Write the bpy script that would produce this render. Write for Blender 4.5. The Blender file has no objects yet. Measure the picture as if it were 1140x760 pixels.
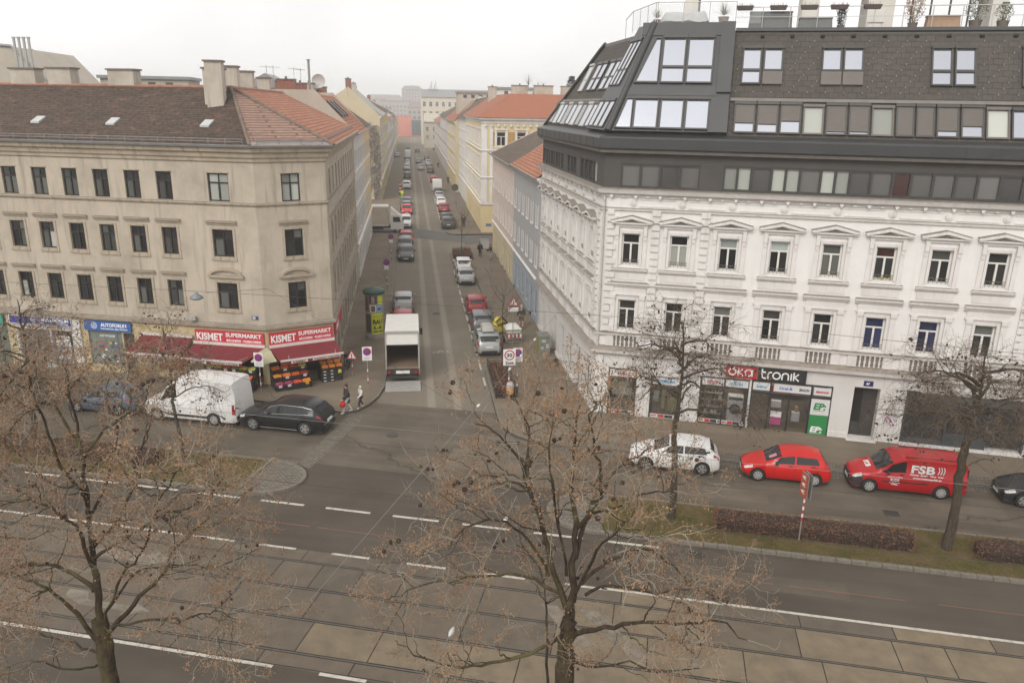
import bpy,bmesh,math,random
from math import sin,cos,pi,radians,sqrt,atan2,hypot
from mathutils import Vector,Matrix,noise as mnoise

# ------------------------------------------------------------------ camera, sky, sun, exposure
SC = bpy.context.scene
COL = SC.collection
rnd = random.Random(7)

H = 16.5                       # the camera's height above the street
CAM_R = ((0.99172226,-0.02095642,0.12667983),
   (-0.12727104,-0.29106333,0.94820052),
   (0.01700096,-0.95647424,-0.29132113))
FPX = 856.78
cam_d = bpy.data.cameras.new('camera')
cam = bpy.data.objects.new('camera',cam_d)
COL.objects.link(cam)
cam_d.sensor_width = 36.0
cam_d.lens = FPX / 1140.0 * 36.0
cam_d.clip_start = 0.1
cam_d.clip_end = 4000.0
M = Matrix(((CAM_R[0][0],-CAM_R[0][1],-CAM_R[0][2],0.0),
   (CAM_R[1][0],-CAM_R[1][1],-CAM_R[1][2],0.0),
   (CAM_R[2][0],-CAM_R[2][1],-CAM_R[2][2],H),
   (0,0,0,1)))
cam.matrix_world = M
SC.camera = cam

W = bpy.data.worlds.new('World')
SC.world = W
W.use_nodes = True
wn = W.node_tree.nodes
wl = W.node_tree.links
wn.clear()
SUN_EL,SUN_AZ = radians(39),radians(212)     # high, veiled sun behind the camera's left
sky = wn.new('ShaderNodeTexSky')
sky.sky_type = 'NISHITA'
sky.sun_disc = False
sky.sun_elevation = SUN_EL
sky.sun_rotation = SUN_AZ
sky.air_density = 1.0
sky.dust_density = 6.0
hs = wn.new('ShaderNodeHueSaturation')         # a closed cloud cover: the sky's colour goes
hs.inputs['Saturation'].default_value = 0.10
wmix = wn.new('ShaderNodeMix')
wmix.data_type = 'RGBA'
wmix.inputs['Factor'].default_value = 0.85
wmix.inputs['B'].default_value = (8.7,8.6,8.5,1)
bg = wn.new('ShaderNodeBackground')
bg.inputs['Strength'].default_value = 0.125
wo = wn.new('ShaderNodeOutputWorld')
wl.new(sky.outputs['Color'],hs.inputs['Color'])
wl.new(hs.outputs['Color'],wmix.inputs['A'])
wtc = wn.new('ShaderNodeTexCoord')              # faint structure in the cloud cover
wnz = wn.new('ShaderNodeTexNoise')
wnz.inputs['Scale'].default_value = 2.6
wnz.inputs['Detail'].default_value = 5
wnz.inputs['Roughness'].default_value = 0.55
wl.new(wtc.outputs['Generated'],wnz.inputs['Vector'])
wmr = wn.new('ShaderNodeMapRange')
wmr.inputs['From Min'].default_value = 0.3
wmr.inputs['From Max'].default_value = 0.7
wmr.inputs['To Min'].default_value = 0.88
wmr.inputs['To Max'].default_value = 1.10
wl.new(wnz.outputs['Fac'],wmr.inputs['Value'])
wmul = wn.new('ShaderNodeMix')
wmul.data_type = 'RGBA'
wmul.blend_type = 'MULTIPLY'
wmul.inputs['Factor'].default_value = 1
wl.new(wmix.outputs['Result'],wmul.inputs['A'])
wl.new(wmr.outputs[0],wmul.inputs['B'])
wl.new(wmul.outputs['Result'],bg.inputs['Color'])
wl.new(bg.outputs['Background'],wo.inputs['Surface'])

sun_d = bpy.data.lights.new('sun','SUN')
sun_d.energy = 1.3
sun_d.angle = radians(25)
sun_d.color = (1.0,0.95,0.88)
sun = bpy.data.objects.new('sun',sun_d)
COL.objects.link(sun)
sun.rotation_euler = (pi / 2 - SUN_EL,0,pi - SUN_AZ)

SC.view_settings.view_transform = 'Standard'
SC.view_settings.look = 'None'
SC.view_settings.exposure = 0.20
SC.view_settings.gamma = 1.0
SC.view_settings.use_curve_mapping = False
SC.render.engine = 'CYCLES'
SC.cycles.max_bounces = 6
SC.cycles.diffuse_bounces = 3
SC.cycles.glossy_bounces = 3
SC.cycles.transparent_max_bounces = 16
SC.cycles.volume_bounces = 3
SC.cycles.use_denoising = True

# ------------------------------------------------------------------ frames
AV = radians(-18.5)            # direction of the avenue, measured from +X
AU = Vector((cos(AV),sin(AV)))
AN = Vector((-sin(AV),cos(AV)))

def av(s,t,z=0.0):
 """a point given along (s) and across (t) the avenue"""
 p = AU * s + AN * t
 return Vector((p.x,p.y,z))

class Fr:
 """a wall's frame: s along the wall, d out of it, z up"""
 def __init__(self,p0,phi):
  self.p = Vector((p0[0],p0[1]))
  self.phi = phi
  self.u = Vector((cos(phi),sin(phi)))
  self.o = Vector((sin(phi),-cos(phi)))

 def __call__(self,s,d,z):
  q = self.p + self.u * s + self.o * d
  return Vector((q.x,q.y,z))

WORLD = Fr((0,0),0.0)        # s = x, d = -y

# ------------------------------------------------------------------ materials
MATS = {}

def nt(name):
 m = bpy.data.materials.new(name)
 m.use_nodes = True
 n = m.node_tree.nodes
 return m,n,m.node_tree.links,n['Principled BSDF']

def mat(name,col,rough=0.7,var=0.12,scale=3.0,metal=0.0,bump=0.0,coat=0.0,spec=0.5,
  col2=None,thr=0.5,wid=0.25,detail=6,stretch=(1,1,1),emit=0.0,coord='Object'):
 """principled surface whose colour wanders with noise; col2 mixes in as stains"""
 if name in MATS:
  return MATS[name]
 m,n,l,b = nt(name)
 b.inputs['Roughness'].default_value = rough
 b.inputs['Metallic'].default_value = metal
 b.inputs['Coat Weight'].default_value = coat
 b.inputs['Specular IOR Level'].default_value = spec
 c = (*col,1)
 m.diffuse_color = c
 if var > 0 or col2 or bump > 0:
  tc = n.new('ShaderNodeTexCoord')
  mp = n.new('ShaderNodeMapping')
  mp.inputs['Scale'].default_value = stretch
  l.new(tc.outputs[coord],mp.inputs['Vector'])
  nz = n.new('ShaderNodeTexNoise')
  nz.inputs['Scale'].default_value = scale
  nz.inputs['Detail'].default_value = detail
  nz.inputs['Roughness'].default_value = 0.62
  l.new(mp.outputs[0],nz.inputs['Vector'])
  rp = n.new('ShaderNodeValToRGB')
  rp.color_ramp.elements[0].position = thr - wid
  rp.color_ramp.elements[1].position = thr + wid
  lo = tuple(max(0,x * (1 - var)) for x in col)
  hi = tuple(min(1,x * (1 + var)) for x in col)
  rp.color_ramp.elements[0].color = (*lo,1)
  rp.color_ramp.elements[1].color = (*(col2 if col2 else hi),1)
  l.new(nz.outputs['Fac'],rp.inputs['Fac'])
  l.new(rp.outputs['Color'],b.inputs['Base Color'])
  if bump > 0:
   n2 = n.new('ShaderNodeTexNoise')
   n2.inputs['Scale'].default_value = scale * 9
   n2.inputs['Detail'].default_value = 4
   l.new(mp.outputs[0],n2.inputs['Vector'])
   bp = n.new('ShaderNodeBump')
   bp.inputs['Strength'].default_value = bump
   bp.inputs['Distance'].default_value = 0.05
   l.new(n2.outputs['Fac'],bp.inputs['Height'])
   l.new(bp.outputs['Normal'],b.inputs['Normal'])
 else:
  b.inputs['Base Color'].default_value = c
 if emit > 0:
  b.inputs['Emission Color'].default_value = c
  b.inputs['Emission Strength'].default_value = emit
 MATS[name] = m
 return m

def plaster(name,col,dirt,amount=0.5,streak=0.5):
 """old render: soft blotches, downward streaks and a fine grain"""
 m,n,l,b = nt(name)
 b.inputs['Roughness'].default_value = 0.9
 b.inputs['Specular IOR Level'].default_value = 0.2
 tc = n.new('ShaderNodeTexCoord')
 big = n.new('ShaderNodeTexNoise')
 big.inputs['Scale'].default_value = 0.55
 big.inputs['Detail'].default_value = 7
 big.inputs['Roughness'].default_value = 0.65
 l.new(tc.outputs['Object'],big.inputs['Vector'])
 mp = n.new('ShaderNodeMapping')
 mp.inputs['Scale'].default_value = (2.4,2.4,0.22)
 l.new(tc.outputs['Object'],mp.inputs['Vector'])
 st = n.new('ShaderNodeTexNoise')
 st.inputs['Scale'].default_value = 1.5
 st.inputs['Detail'].default_value = 5
 l.new(mp.outputs[0],st.inputs['Vector'])
 r1 = n.new('ShaderNodeMapRange')
 r1.inputs['From Min'].default_value = 0.42
 r1.inputs['From Max'].default_value = 0.72
 r1.inputs['To Max'].default_value = amount
 l.new(big.outputs['Fac'],r1.inputs['Value'])
 r2 = n.new('ShaderNodeMapRange')
 r2.inputs['From Min'].default_value = 0.5
 r2.inputs['From Max'].default_value = 0.75
 r2.inputs['To Max'].default_value = streak
 l.new(st.outputs['Fac'],r2.inputs['Value'])
 mx = n.new('ShaderNodeMath')
 mx.operation = 'MAXIMUM'
 l.new(r1.outputs[0],mx.inputs[0])
 l.new(r2.outputs[0],mx.inputs[1])
 mi = n.new('ShaderNodeMix')
 mi.data_type = 'RGBA'
 mi.inputs['A'].default_value = (*col,1)
 mi.inputs['B'].default_value = (*dirt,1)
 l.new(mx.outputs[0],mi.inputs['Factor'])
 l.new(mi.outputs['Result'],b.inputs['Base Color'])
 fine = n.new('ShaderNodeTexNoise')
 fine.inputs['Scale'].default_value = 25
 l.new(tc.outputs['Object'],fine.inputs['Vector'])
 bp = n.new('ShaderNodeBump')
 bp.inputs['Strength'].default_value = 0.25
 bp.inputs['Distance'].default_value = 0.02
 l.new(fine.outputs['Fac'],bp.inputs['Height'])
 l.new(bp.outputs['Normal'],b.inputs['Normal'])
 MATS[name] = m
 return m

def tiles(name,c1,c2,c3,sx=0.28,sz=0.19,mortar=0.02,thr=0.55,fleck=0.4):
 """courses of roof tiles; weathered ones in patches. Mapped on the face's UV in metres."""
 m,n,l,b = nt(name)
 b.inputs['Roughness'].default_value = 0.85
 b.inputs['Specular IOR Level'].default_value = 0.25
 tc = n.new('ShaderNodeTexCoord')
 br = n.new('ShaderNodeTexBrick')
 br.inputs['Scale'].default_value = 1.0
 br.inputs['Brick Width'].default_value = sx
 br.inputs['Row Height'].default_value = sz
 br.inputs['Mortar Size'].default_value = mortar
 br.inputs['Mortar Smooth'].default_value = 0.3
 br.inputs['Bias'].default_value = 0.1
 br.inputs['Color1'].default_value = (*c1,1)
 br.inputs['Color2'].default_value = (*c2,1)
 br.inputs['Mortar'].default_value = (*[x * 0.45 for x in c1],1)
 l.new(tc.outputs['UV'],br.inputs['Vector'])
 nz = n.new('ShaderNodeTexNoise')
 nz.inputs['Scale'].default_value = 1.1
 nz.inputs['Detail'].default_value = 9
 nz.inputs['Roughness'].default_value = 0.75
 l.new(tc.outputs['UV'],nz.inputs['Vector'])
 rg = n.new('ShaderNodeMapRange')
 rg.inputs['From Min'].default_value = thr - 0.1
 rg.inputs['From Max'].default_value = thr + 0.12
 l.new(nz.outputs['Fac'],rg.inputs['Value'])
 mi = n.new('ShaderNodeMix')
 mi.data_type = 'RGBA'
 l.new(rg.outputs[0],mi.inputs['Factor'])
 l.new(br.outputs['Color'],mi.inputs['A'])
 mi.inputs['B'].default_value = (*c3,1)
 fl = n.new('ShaderNodeTexNoise')           # single tiles lighter or mossy, along the courses
 fl.inputs['Scale'].default_value = 2.6
 fl.inputs['Detail'].default_value = 5
 fl.inputs['Roughness'].default_value = 0.8
 fm = n.new('ShaderNodeMapping')
 fm.inputs['Scale'].default_value = (0.9,2.6,1)
 l.new(tc.outputs['UV'],fm.inputs['Vector'])
 l.new(fm.outputs[0],fl.inputs['Vector'])
 fr = n.new('ShaderNodeMapRange')
 fr.inputs['From Min'].default_value = 0.3
 fr.inputs['From Max'].default_value = 0.72
 fr.inputs['To Min'].default_value = 1 - fleck
 fr.inputs['To Max'].default_value = 1 + fleck * 1.2
 l.new(fl.outputs['Fac'],fr.inputs['Value'])
 fx = n.new('ShaderNodeMix')
 fx.data_type = 'RGBA'
 fx.blend_type = 'MULTIPLY'
 fx.inputs['Factor'].default_value = 1
 l.new(mi.outputs['Result'],fx.inputs['A'])
 l.new(fr.outputs[0],fx.inputs['B'])
 l.new(fx.outputs['Result'],b.inputs['Base Color'])
 bp = n.new('ShaderNodeBump')
 bp.inputs['Strength'].default_value = 0.6
 bp.inputs['Distance'].default_value = 0.04
 l.new(br.outputs['Fac'],bp.inputs['Height'])
 bp.invert = True
 l.new(bp.outputs['Normal'],b.inputs['Normal'])
 MATS[name] = m
 return m

def glass(name,tint=(0.02,0.022,0.024),rough=0.04,see=0.0,spec=0.5):
 """window glass: dark behind, mirror-like at a slant; see lets part of the room show"""
 m,n,l,b = nt(name)
 b.inputs['Roughness'].default_value = rough
 b.inputs['Specular IOR Level'].default_value = spec
 oi = n.new('ShaderNodeObjectInfo')
 rp = n.new('ShaderNodeValToRGB')
 rp.color_ramp.elements[0].color = (*[x * 0.55 for x in tint],1)
 rp.color_ramp.elements[1].color = (*[x * 1.6 for x in tint],1)
 l.new(oi.outputs['Random'],rp.inputs['Fac'])
 l.new(rp.outputs['Color'],b.inputs['Base Color'])
 if see > 0:
  out = n['Material Output']
  tr = n.new('ShaderNodeBsdfTransparent')
  ms = n.new('ShaderNodeMixShader')
  ms.inputs['Fac'].default_value = see
  l.new(b.outputs[0],ms.inputs[1])
  l.new(tr.outputs[0],ms.inputs[2])
  l.new(ms.outputs[0],out.inputs['Surface'])
 MATS[name] = m
 return m

# ------------------------------------------------------------------ mesh building
class MB:
 def __init__(self):
  self.v,self.f,self.m,self.uv,self.sm = [],[],[],{},set()

 def add(self,vs,fs,mi=0,smooth=False):
  b = len(self.v)
  self.v += [tuple(x) for x in vs]
  for f in fs:
   if smooth:
    self.sm.add(len(self.f))
   self.f.append(tuple(b + i for i in f))
   self.m.append(mi)
  return b

 def quad(self,a,b,c,d,mi=0,uv=None):
  self.add((a,b,c,d),((0,1,2,3),),mi)
  if uv:
   self.uv[len(self.f) - 1] = uv

 def poly(self,pts,mi=0,uv=None):
  self.add(pts,(tuple(range(len(pts))),),mi)
  if uv:
   self.uv[len(self.f) - 1] = uv

 def hexa(self,p,mi=0):
  """p: 4 bottom points then 4 top points, both anticlockwise seen from above"""
  self.add(p,((3,2,1,0),(4,5,6,7),(0,1,5,4),(1,2,6,5),(2,3,7,6),(3,0,4,7)),mi)

 def box(self,x0,x1,y0,y1,z0,z1,mi=0):
  self.hexa(((x0,y0,z0),(x1,y0,z0),(x1,y1,z0),(x0,y1,z0),
     (x0,y0,z1),(x1,y0,z1),(x1,y1,z1),(x0,y1,z1)),mi)

 def fbox(self,F,s0,s1,d0,d1,z0,z1,mi=0):
  """box in a wall frame; d is measured outwards"""
  self.hexa((F(s0,d1,z0),F(s1,d1,z0),F(s1,d0,z0),F(s0,d0,z0),
     F(s0,d1,z1),F(s1,d1,z1),F(s1,d0,z1),F(s0,d0,z1)),mi)

 def prism(self,pts,z0,z1,mi=0,mtop=None):
  """upright prism over an anticlockwise outline"""
  n = len(pts)
  b = [(p[0],p[1],z0) for p in pts] + [(p[0],p[1],z1) for p in pts]
  self.add(b,[(i,(i + 1) % n,n + (i + 1) % n,n + i) for i in range(n)],mi)
  self.add(b[n:],[tuple(range(n))],mi if mtop is None else mtop)

 def fprism(self,F,prof,s0,s1,mi=0):
  """a profile of (d, z) points run along the wall from s0 to s1, closed at both ends"""
  n = len(prof)
  vs = [F(s0,d,z) for d,z in prof] + [F(s1,d,z) for d,z in prof]
  fs = [(i,n + i,n + (i + 1) % n,(i + 1) % n) for i in range(n)]
  fs += [tuple(range(n - 1,-1,-1))[::-1],tuple(range(n,2 * n))[::-1]]
  self.add(vs,fs,mi)

 def fplate(self,F,outline,d0,d1,mi=0):
  """an outline of (s, z) points given thickness from d0 to d1"""
  n = len(outline)
  vs = [F(s,d0,z) for s,z in outline] + [F(s,d1,z) for s,z in outline]
  fs = [(i,(i + 1) % n,n + (i + 1) % n,n + i) for i in range(n)]
  fs += [tuple(range(n - 1,-1,-1)),tuple(range(n,2 * n))]
  self.add(vs,fs,mi)

 def tube(self,pts,rad,n=6,mi=0,cap=True,smooth=True):
  pts = [Vector(p) for p in pts]
  k = len(pts)
  if not isinstance(rad,(list,tuple)):
   rad = [rad] * k
  vs = []
  ref = None
  for i,p in enumerate(pts):
   t = (pts[min(i + 1,k - 1)] - pts[max(i - 1,0)])
   if t.length < 1e-9:
    t = Vector((0,0,1))
   t.normalize()
   if ref is None:
    ref = Vector((0,0,1)) if abs(t.z) < 0.9 else Vector((1,0,0))
   a = t.cross(ref)
   if a.length < 1e-6:
    a = t.orthogonal()
   a.normalize()
   b = t.cross(a)
   ref = a.cross(t)
   for j in range(n):
    w = 2 * pi * j / n
    vs.append(p + (a * cos(w) - b * sin(w)) * rad[i])
  fs = []
  for i in range(k - 1):
   for j in range(n):
    j2 = (j + 1) % n
    fs.append((i * n + j,i * n + j2,(i + 1) * n + j2,(i + 1) * n + j))
  self.add(vs,fs,mi,smooth)
  if cap and n > 2:
   self.add(vs[:n],[tuple(range(n - 1,-1,-1))],mi)
   self.add(vs[-n:],[tuple(range(n))],mi)

 def cyl(self,c,r,z0,z1,n=16,mi=0,r1=None,smooth=True):
  r1 = r if r1 is None else r1
  self.tube([(c[0],c[1],z0),(c[0],c[1],z1)],[r,r1],n,mi,True,smooth)

 def lathe(self,c,prof,n=16,mi=0,axis='z',smooth=True):
  """prof: (radius, height) pairs; axis z, x or y through c"""
  vs = []
  for r,h in prof:
   for j in range(n):
    w = 2 * pi * j / n
    if axis == 'z':
     vs.append((c[0] + r * cos(w),c[1] + r * sin(w),c[2] + h))
    elif axis == 'y':
     vs.append((c[0] + r * sin(w),c[1] + h,c[2] + r * cos(w)))
    else:
     vs.append((c[0] + h,c[1] + r * cos(w),c[2] + r * sin(w)))
  fs = []
  for i in range(len(prof) - 1):
   for j in range(n):
    j2 = (j + 1) % n
    fs.append((i * n + j,i * n + j2,(i + 1) * n + j2,(i + 1) * n + j))
  self.add(vs,fs,mi,smooth)

 def ball(self,c,r,n=8,k=6,mi=0,sq=(1,1,1)):
  vs,fs = [],[]
  for i in range(k + 1):
   a = pi * i / k
   for j in range(n):
    w = 2 * pi * j / n
    vs.append((c[0] + r * sq[0] * sin(a) * cos(w),c[1] + r * sq[1] * sin(a) * sin(w),c[2] - r * sq[2] * cos(a)))
  for i in range(k):
   for j in range(n):
    j2 = (j + 1) % n
    fs.append((i * n + j,i * n + j2,(i + 1) * n + j2,(i + 1) * n + j))
  self.add(vs,fs,mi,True)

 def shift(self,dz):
  self.v = [(x,y,z + dz) for x,y,z in self.v]
  return self

 def build(self,name,mats,parent=None,local=False,link=True,sharp=None):
  me = bpy.data.meshes.new(name)
  off = Vector((0,0,0))
  if parent is not None and not local:
   p = parent
   while p is not None:
    off += p.location
    p = p.parent
  vs = [(x - off.x,y - off.y,z - off.z) for x,y,z in self.v] if off.length > 0 else self.v
  me.from_pydata(vs,[],self.f)
  if not isinstance(mats,(list,tuple)):
   mats = [mats]
  for mm in mats:
   me.materials.append(mm)
  if len(mats) > 1:
   me.polygons.foreach_set('material_index',self.m)
  if self.sm:
   sm = [i in self.sm for i in range(len(self.f))]
   me.polygons.foreach_set('use_smooth',sm)
  if self.uv:
   lay = me.uv_layers.new(name='UVMap')
   for fi,uv in self.uv.items():
    p = me.polygons[fi]
    for k,li in enumerate(p.loop_indices):
     lay.data[li].uv = uv[k]
  me.update()
  if sharp:
   me.set_sharp_from_angle(angle=radians(sharp))
  o = bpy.data.objects.new(name,me)
  if parent is not None:
   o.parent = parent
  if link:
   COL.objects.link(o)
  return o

def tag(o,label,cat,group=None):
 o['label'] = label
 o['category'] = cat
 if group:
  o['group'] = group
 return o

def thing(name,label,cat,loc=(0,0,0),rz=0.0,group=None):
 o = bpy.data.objects.new(name,None)
 o.empty_display_size = 0.3
 COL.objects.link(o)
 o.location = loc
 o.rotation_euler = (0,0,rz)
 return tag(o,label,cat,group)

def structure(o):
 o['kind'] = 'structure'
 return o

def copy_tree(o,parent=None):
 c = o.copy()
 for k in ('label','category','group'):
  if k in c and parent is not None and k != 'label':
   del c[k]
 COL.objects.link(c)
 c.parent = parent
 for ch in list(o.children):
  copy_tree(ch,c)
 return c

def place(o,F,s,d,z,rz=None):
 """put a local part (x along the wall, -y out of it) on a wall of its parent"""
 q = F(s,d,z)
 p = o.parent
 off = Vector((0,0,0))
 while p is not None:
  off += p.location
  p = p.parent
 o.location = q - off
 o.rotation_euler = (0,0,F.phi if rz is None else rz)
 return o

_fontcache = {}

def lettering(txt,size,material,parent,F,s,d,z,name='lettering',bold=0.0,wid=None,shear=0.0,depth=0.012,
    rot=None,align='LEFT',gap=1.0):
 """words cut as thin raised letters; wid stretches them to a width in metres"""
 cu = bpy.data.curves.new(name,'FONT')
 cu.body = txt
 cu.size = size
 cu.extrude = depth / 2
 cu.offset = bold
 cu.shear = shear
 cu.align_x = align
 cu.space_character = gap
 cu.resolution_u = 3
 t = bpy.data.objects.new('tmp',cu)
 COL.objects.link(t)
 dg = bpy.context.evaluated_depsgraph_get()
 dg.update()
 me = bpy.data.meshes.new_from_object(t.evaluated_get(dg))
 COL.objects.unlink(t)
 bpy.data.objects.remove(t)
 bpy.data.curves.remove(cu)
 me.name = name
 me.materials.clear()
 me.materials.append(material)
 xs = [v.co.x for v in me.vertices]
 k = 1.0
 if wid and xs:
  k = wid / max(1e-6,(max(xs) - min(xs)))
 x0 = min(xs) if (xs and align == 'LEFT') else 0
 R = Matrix.Rotation(pi / 2,4,'X')
 for v in me.vertices:
  v.co = R @ Vector(((v.co.x - x0) * k,v.co.y,v.co.z))
 o = bpy.data.objects.new(name,me)
 COL.objects.link(o)
 if parent is not None:
  o.parent = parent
 if rot is None:
  place(o,F,s,d,z)
 else:
  o.location = (s,d,z)
  o.rotation_euler = rot
 return o

# ------------------------------------------------------------------ the ground
def asphalt(name,c,light,patch=0.35,scale=0.35,tracks=None,along=AV,wear=0.30):
 m,n,l,b = nt(name)
 b.inputs['Roughness'].default_value = 0.8
 b.inputs['Specular IOR Level'].default_value = 0.15
 tc = n.new('ShaderNodeTexCoord')
 a = n.new('ShaderNodeTexNoise')
 a.inputs['Scale'].default_value = scale
 a.inputs['Detail'].default_value = 8
 a.inputs['Roughness'].default_value = 0.6
 l.new(tc.outputs['Object'],a.inputs['Vector'])
 g = n.new('ShaderNodeTexNoise')
 g.inputs['Scale'].default_value = 14
 g.inputs['Detail'].default_value = 6
 g.inputs['Roughness'].default_value = 0.8
 l.new(tc.outputs['Object'],g.inputs['Vector'])
 add = n.new('ShaderNodeMath')
 add.operation = 'MULTIPLY_ADD'
 add.inputs[1].default_value = 0.45
 l.new(g.outputs['Fac'],add.inputs[0])
 l.new(a.outputs['Fac'],add.inputs[2])
 fac = add.outputs[0]
 mp = n.new('ShaderNodeMapping')              # wheel wear drawn out along the road
 mp.vector_type = 'TEXTURE'
 mp.inputs['Rotation'].default_value = (0,0,along)
 mp.inputs['Scale'].default_value = (14,0.75,1)
 l.new(tc.outputs['Object'],mp.inputs['Vector'])
 w = n.new('ShaderNodeTexNoise')
 w.inputs['Scale'].default_value = 1.0
 w.inputs['Detail'].default_value = 4
 w.inputs['Roughness'].default_value = 0.6
 l.new(mp.outputs[0],w.inputs['Vector'])
 wa = n.new('ShaderNodeMath')
 wa.operation = 'MULTIPLY_ADD'
 wa.inputs[1].default_value = wear * 2
 l.new(w.outputs['Fac'],wa.inputs[0])
 l.new(fac,wa.inputs[2])
 fac = wa.outputs[0]
 rp = n.new('ShaderNodeMapRange')
 rp.inputs['From Min'].default_value = 0.55 + wear * 0.72
 rp.inputs['From Max'].default_value = 0.95 + wear * 1.28
 l.new(fac,rp.inputs['Value'])
 fac = rp.outputs[0]
 if tracks:                       # lanes polished by tyres, running along Y
  sx = n.new('ShaderNodeSeparateXYZ')
  l.new(tc.outputs['Object'],sx.inputs[0])
  acc = None
  for x0,w in tracks:
   d = n.new('ShaderNodeMath')
   d.operation = 'SUBTRACT'
   d.inputs[1].default_value = x0
   l.new(sx.outputs['X'],d.inputs[0])
   ab = n.new('ShaderNodeMath')
   ab.operation = 'ABSOLUTE'
   l.new(d.outputs[0],ab.inputs[0])
   mr = n.new('ShaderNodeMapRange')
   mr.interpolation_type = 'SMOOTHSTEP'
   mr.inputs['From Min'].default_value = w
   mr.inputs['From Max'].default_value = w * 0.35
   mr.inputs['To Max'].default_value = 0.75
   l.new(ab.outputs[0],mr.inputs['Value'])
   if acc is None:
    acc = mr.outputs[0]
   else:
    mm = n.new('ShaderNodeMath')
    mm.operation = 'MAXIMUM'
    l.new(acc,mm.inputs[0])
    l.new(mr.outputs[0],mm.inputs[1])
    acc = mm.outputs[0]
  m2 = n.new('ShaderNodeMath')
  m2.operation = 'MULTIPLY_ADD'
  m2.inputs[1].default_value = 0.5
  l.new(fac,m2.inputs[0])
  l.new(acc,m2.inputs[2])
  fac = m2.outputs[0]
 mi = n.new('ShaderNodeMix')
 mi.data_type = 'RGBA'
 mi.inputs['A'].default_value = (*c,1)
 mi.inputs['B'].default_value = (*light,1)
 l.new(fac,mi.inputs['Factor'])
 # a few dark tar joints
 vo = n.new('ShaderNodeTexVoronoi')
 vo.feature = 'DISTANCE_TO_EDGE'
 vo.inputs['Scale'].default_value = 0.10
 wob = n.new('ShaderNodeMix')
 wob.data_type = 'VECTOR'
 wob.inputs['Factor'].default_value = 0.75
 l.new(tc.outputs['Object'],wob.inputs['A'])
 l.new(a.outputs['Color'],wob.inputs['B'])
 l.new(wob.outputs['Result'],vo.inputs['Vector'])
 cr = n.new('ShaderNodeMapRange')
 cr.inputs['From Min'].default_value = 0.0
 cr.inputs['From Max'].default_value = 0.0028
 cr.inputs['To Min'].default_value = patch
 cr.inputs['To Max'].default_value = 0.0
 l.new(vo.outputs['Distance'],cr.inputs['Value'])
 mj = n.new('ShaderNodeMix')
 mj.data_type = 'RGBA'
 mj.inputs['B'].default_value = (*[x * 0.4 for x in c],1)
 l.new(cr.outputs[0],mj.inputs['Factor'])
 l.new(mi.outputs['Result'],mj.inputs['A'])
 l.new(mj.outputs['Result'],b.inputs['Base Color'])
 bp = n.new('ShaderNodeBump')
 bp.inputs['Strength'].default_value = 0.2
 bp.inputs['Distance'].default_value = 0.01
 l.new(g.outputs['Fac'],bp.inputs['Height'])
 l.new(bp.outputs['Normal'],b.inputs['Normal'])
 MATS[name] = m
 return m

A_ROAD = asphalt('asphalt_service_road',(0.090,0.074,0.057),(0.165,0.137,0.106),0.7,0.5)
A_AVE = asphalt('asphalt_avenue',(0.070,0.058,0.046),(0.112,0.093,0.073),0.35,0.25)
A_ST = asphalt('asphalt_side_street',(0.170,0.143,0.110),(0.270,0.236,0.190),0.5,0.3,
    tracks=((0.95,0.32),(2.45,0.32)),along=pi / 2)
A_CROSS = asphalt('asphalt_cross_street',(0.100,0.095,0.086),(0.150,0.142,0.130),0.4,0.4)
A_WALK = asphalt('asphalt_pavement',(0.150,0.120,0.088),(0.230,0.188,0.142),0.55,0.45)
GRANITE = mat('granite_kerb',(0.17,0.15,0.12),0.85,0.35,6,bump=0.2)
PAINT = mat('road_paint',(0.30,0.27,0.225),0.75,0.3,3.5,thr=0.38,wid=0.12,col2=(0.50,0.465,0.40),detail=9)
SETTS = tiles('granite_setts',(0.25,0.22,0.18),(0.155,0.135,0.11),(0.15,0.13,0.105),0.19,0.17,0.04)
SLABS = [mat('concrete_slab_%s' % k,c,0.85,0.22,1.3,bump=0.15,col2=c2)
   for k,c,c2 in (('brown',(0.122,0.096,0.068),(0.152,0.120,0.086)),
       ('grey',(0.108,0.087,0.065),(0.138,0.111,0.082)),
       ('tan',(0.158,0.121,0.079),(0.225,0.176,0.115)))]
STEEL = mat('rail_steel',(0.135,0.118,0.10),0.5,0.25,4,metal=0.4)
GROOVE = mat('rail_groove',(0.02,0.018,0.016),0.9,0.1,4)
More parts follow.
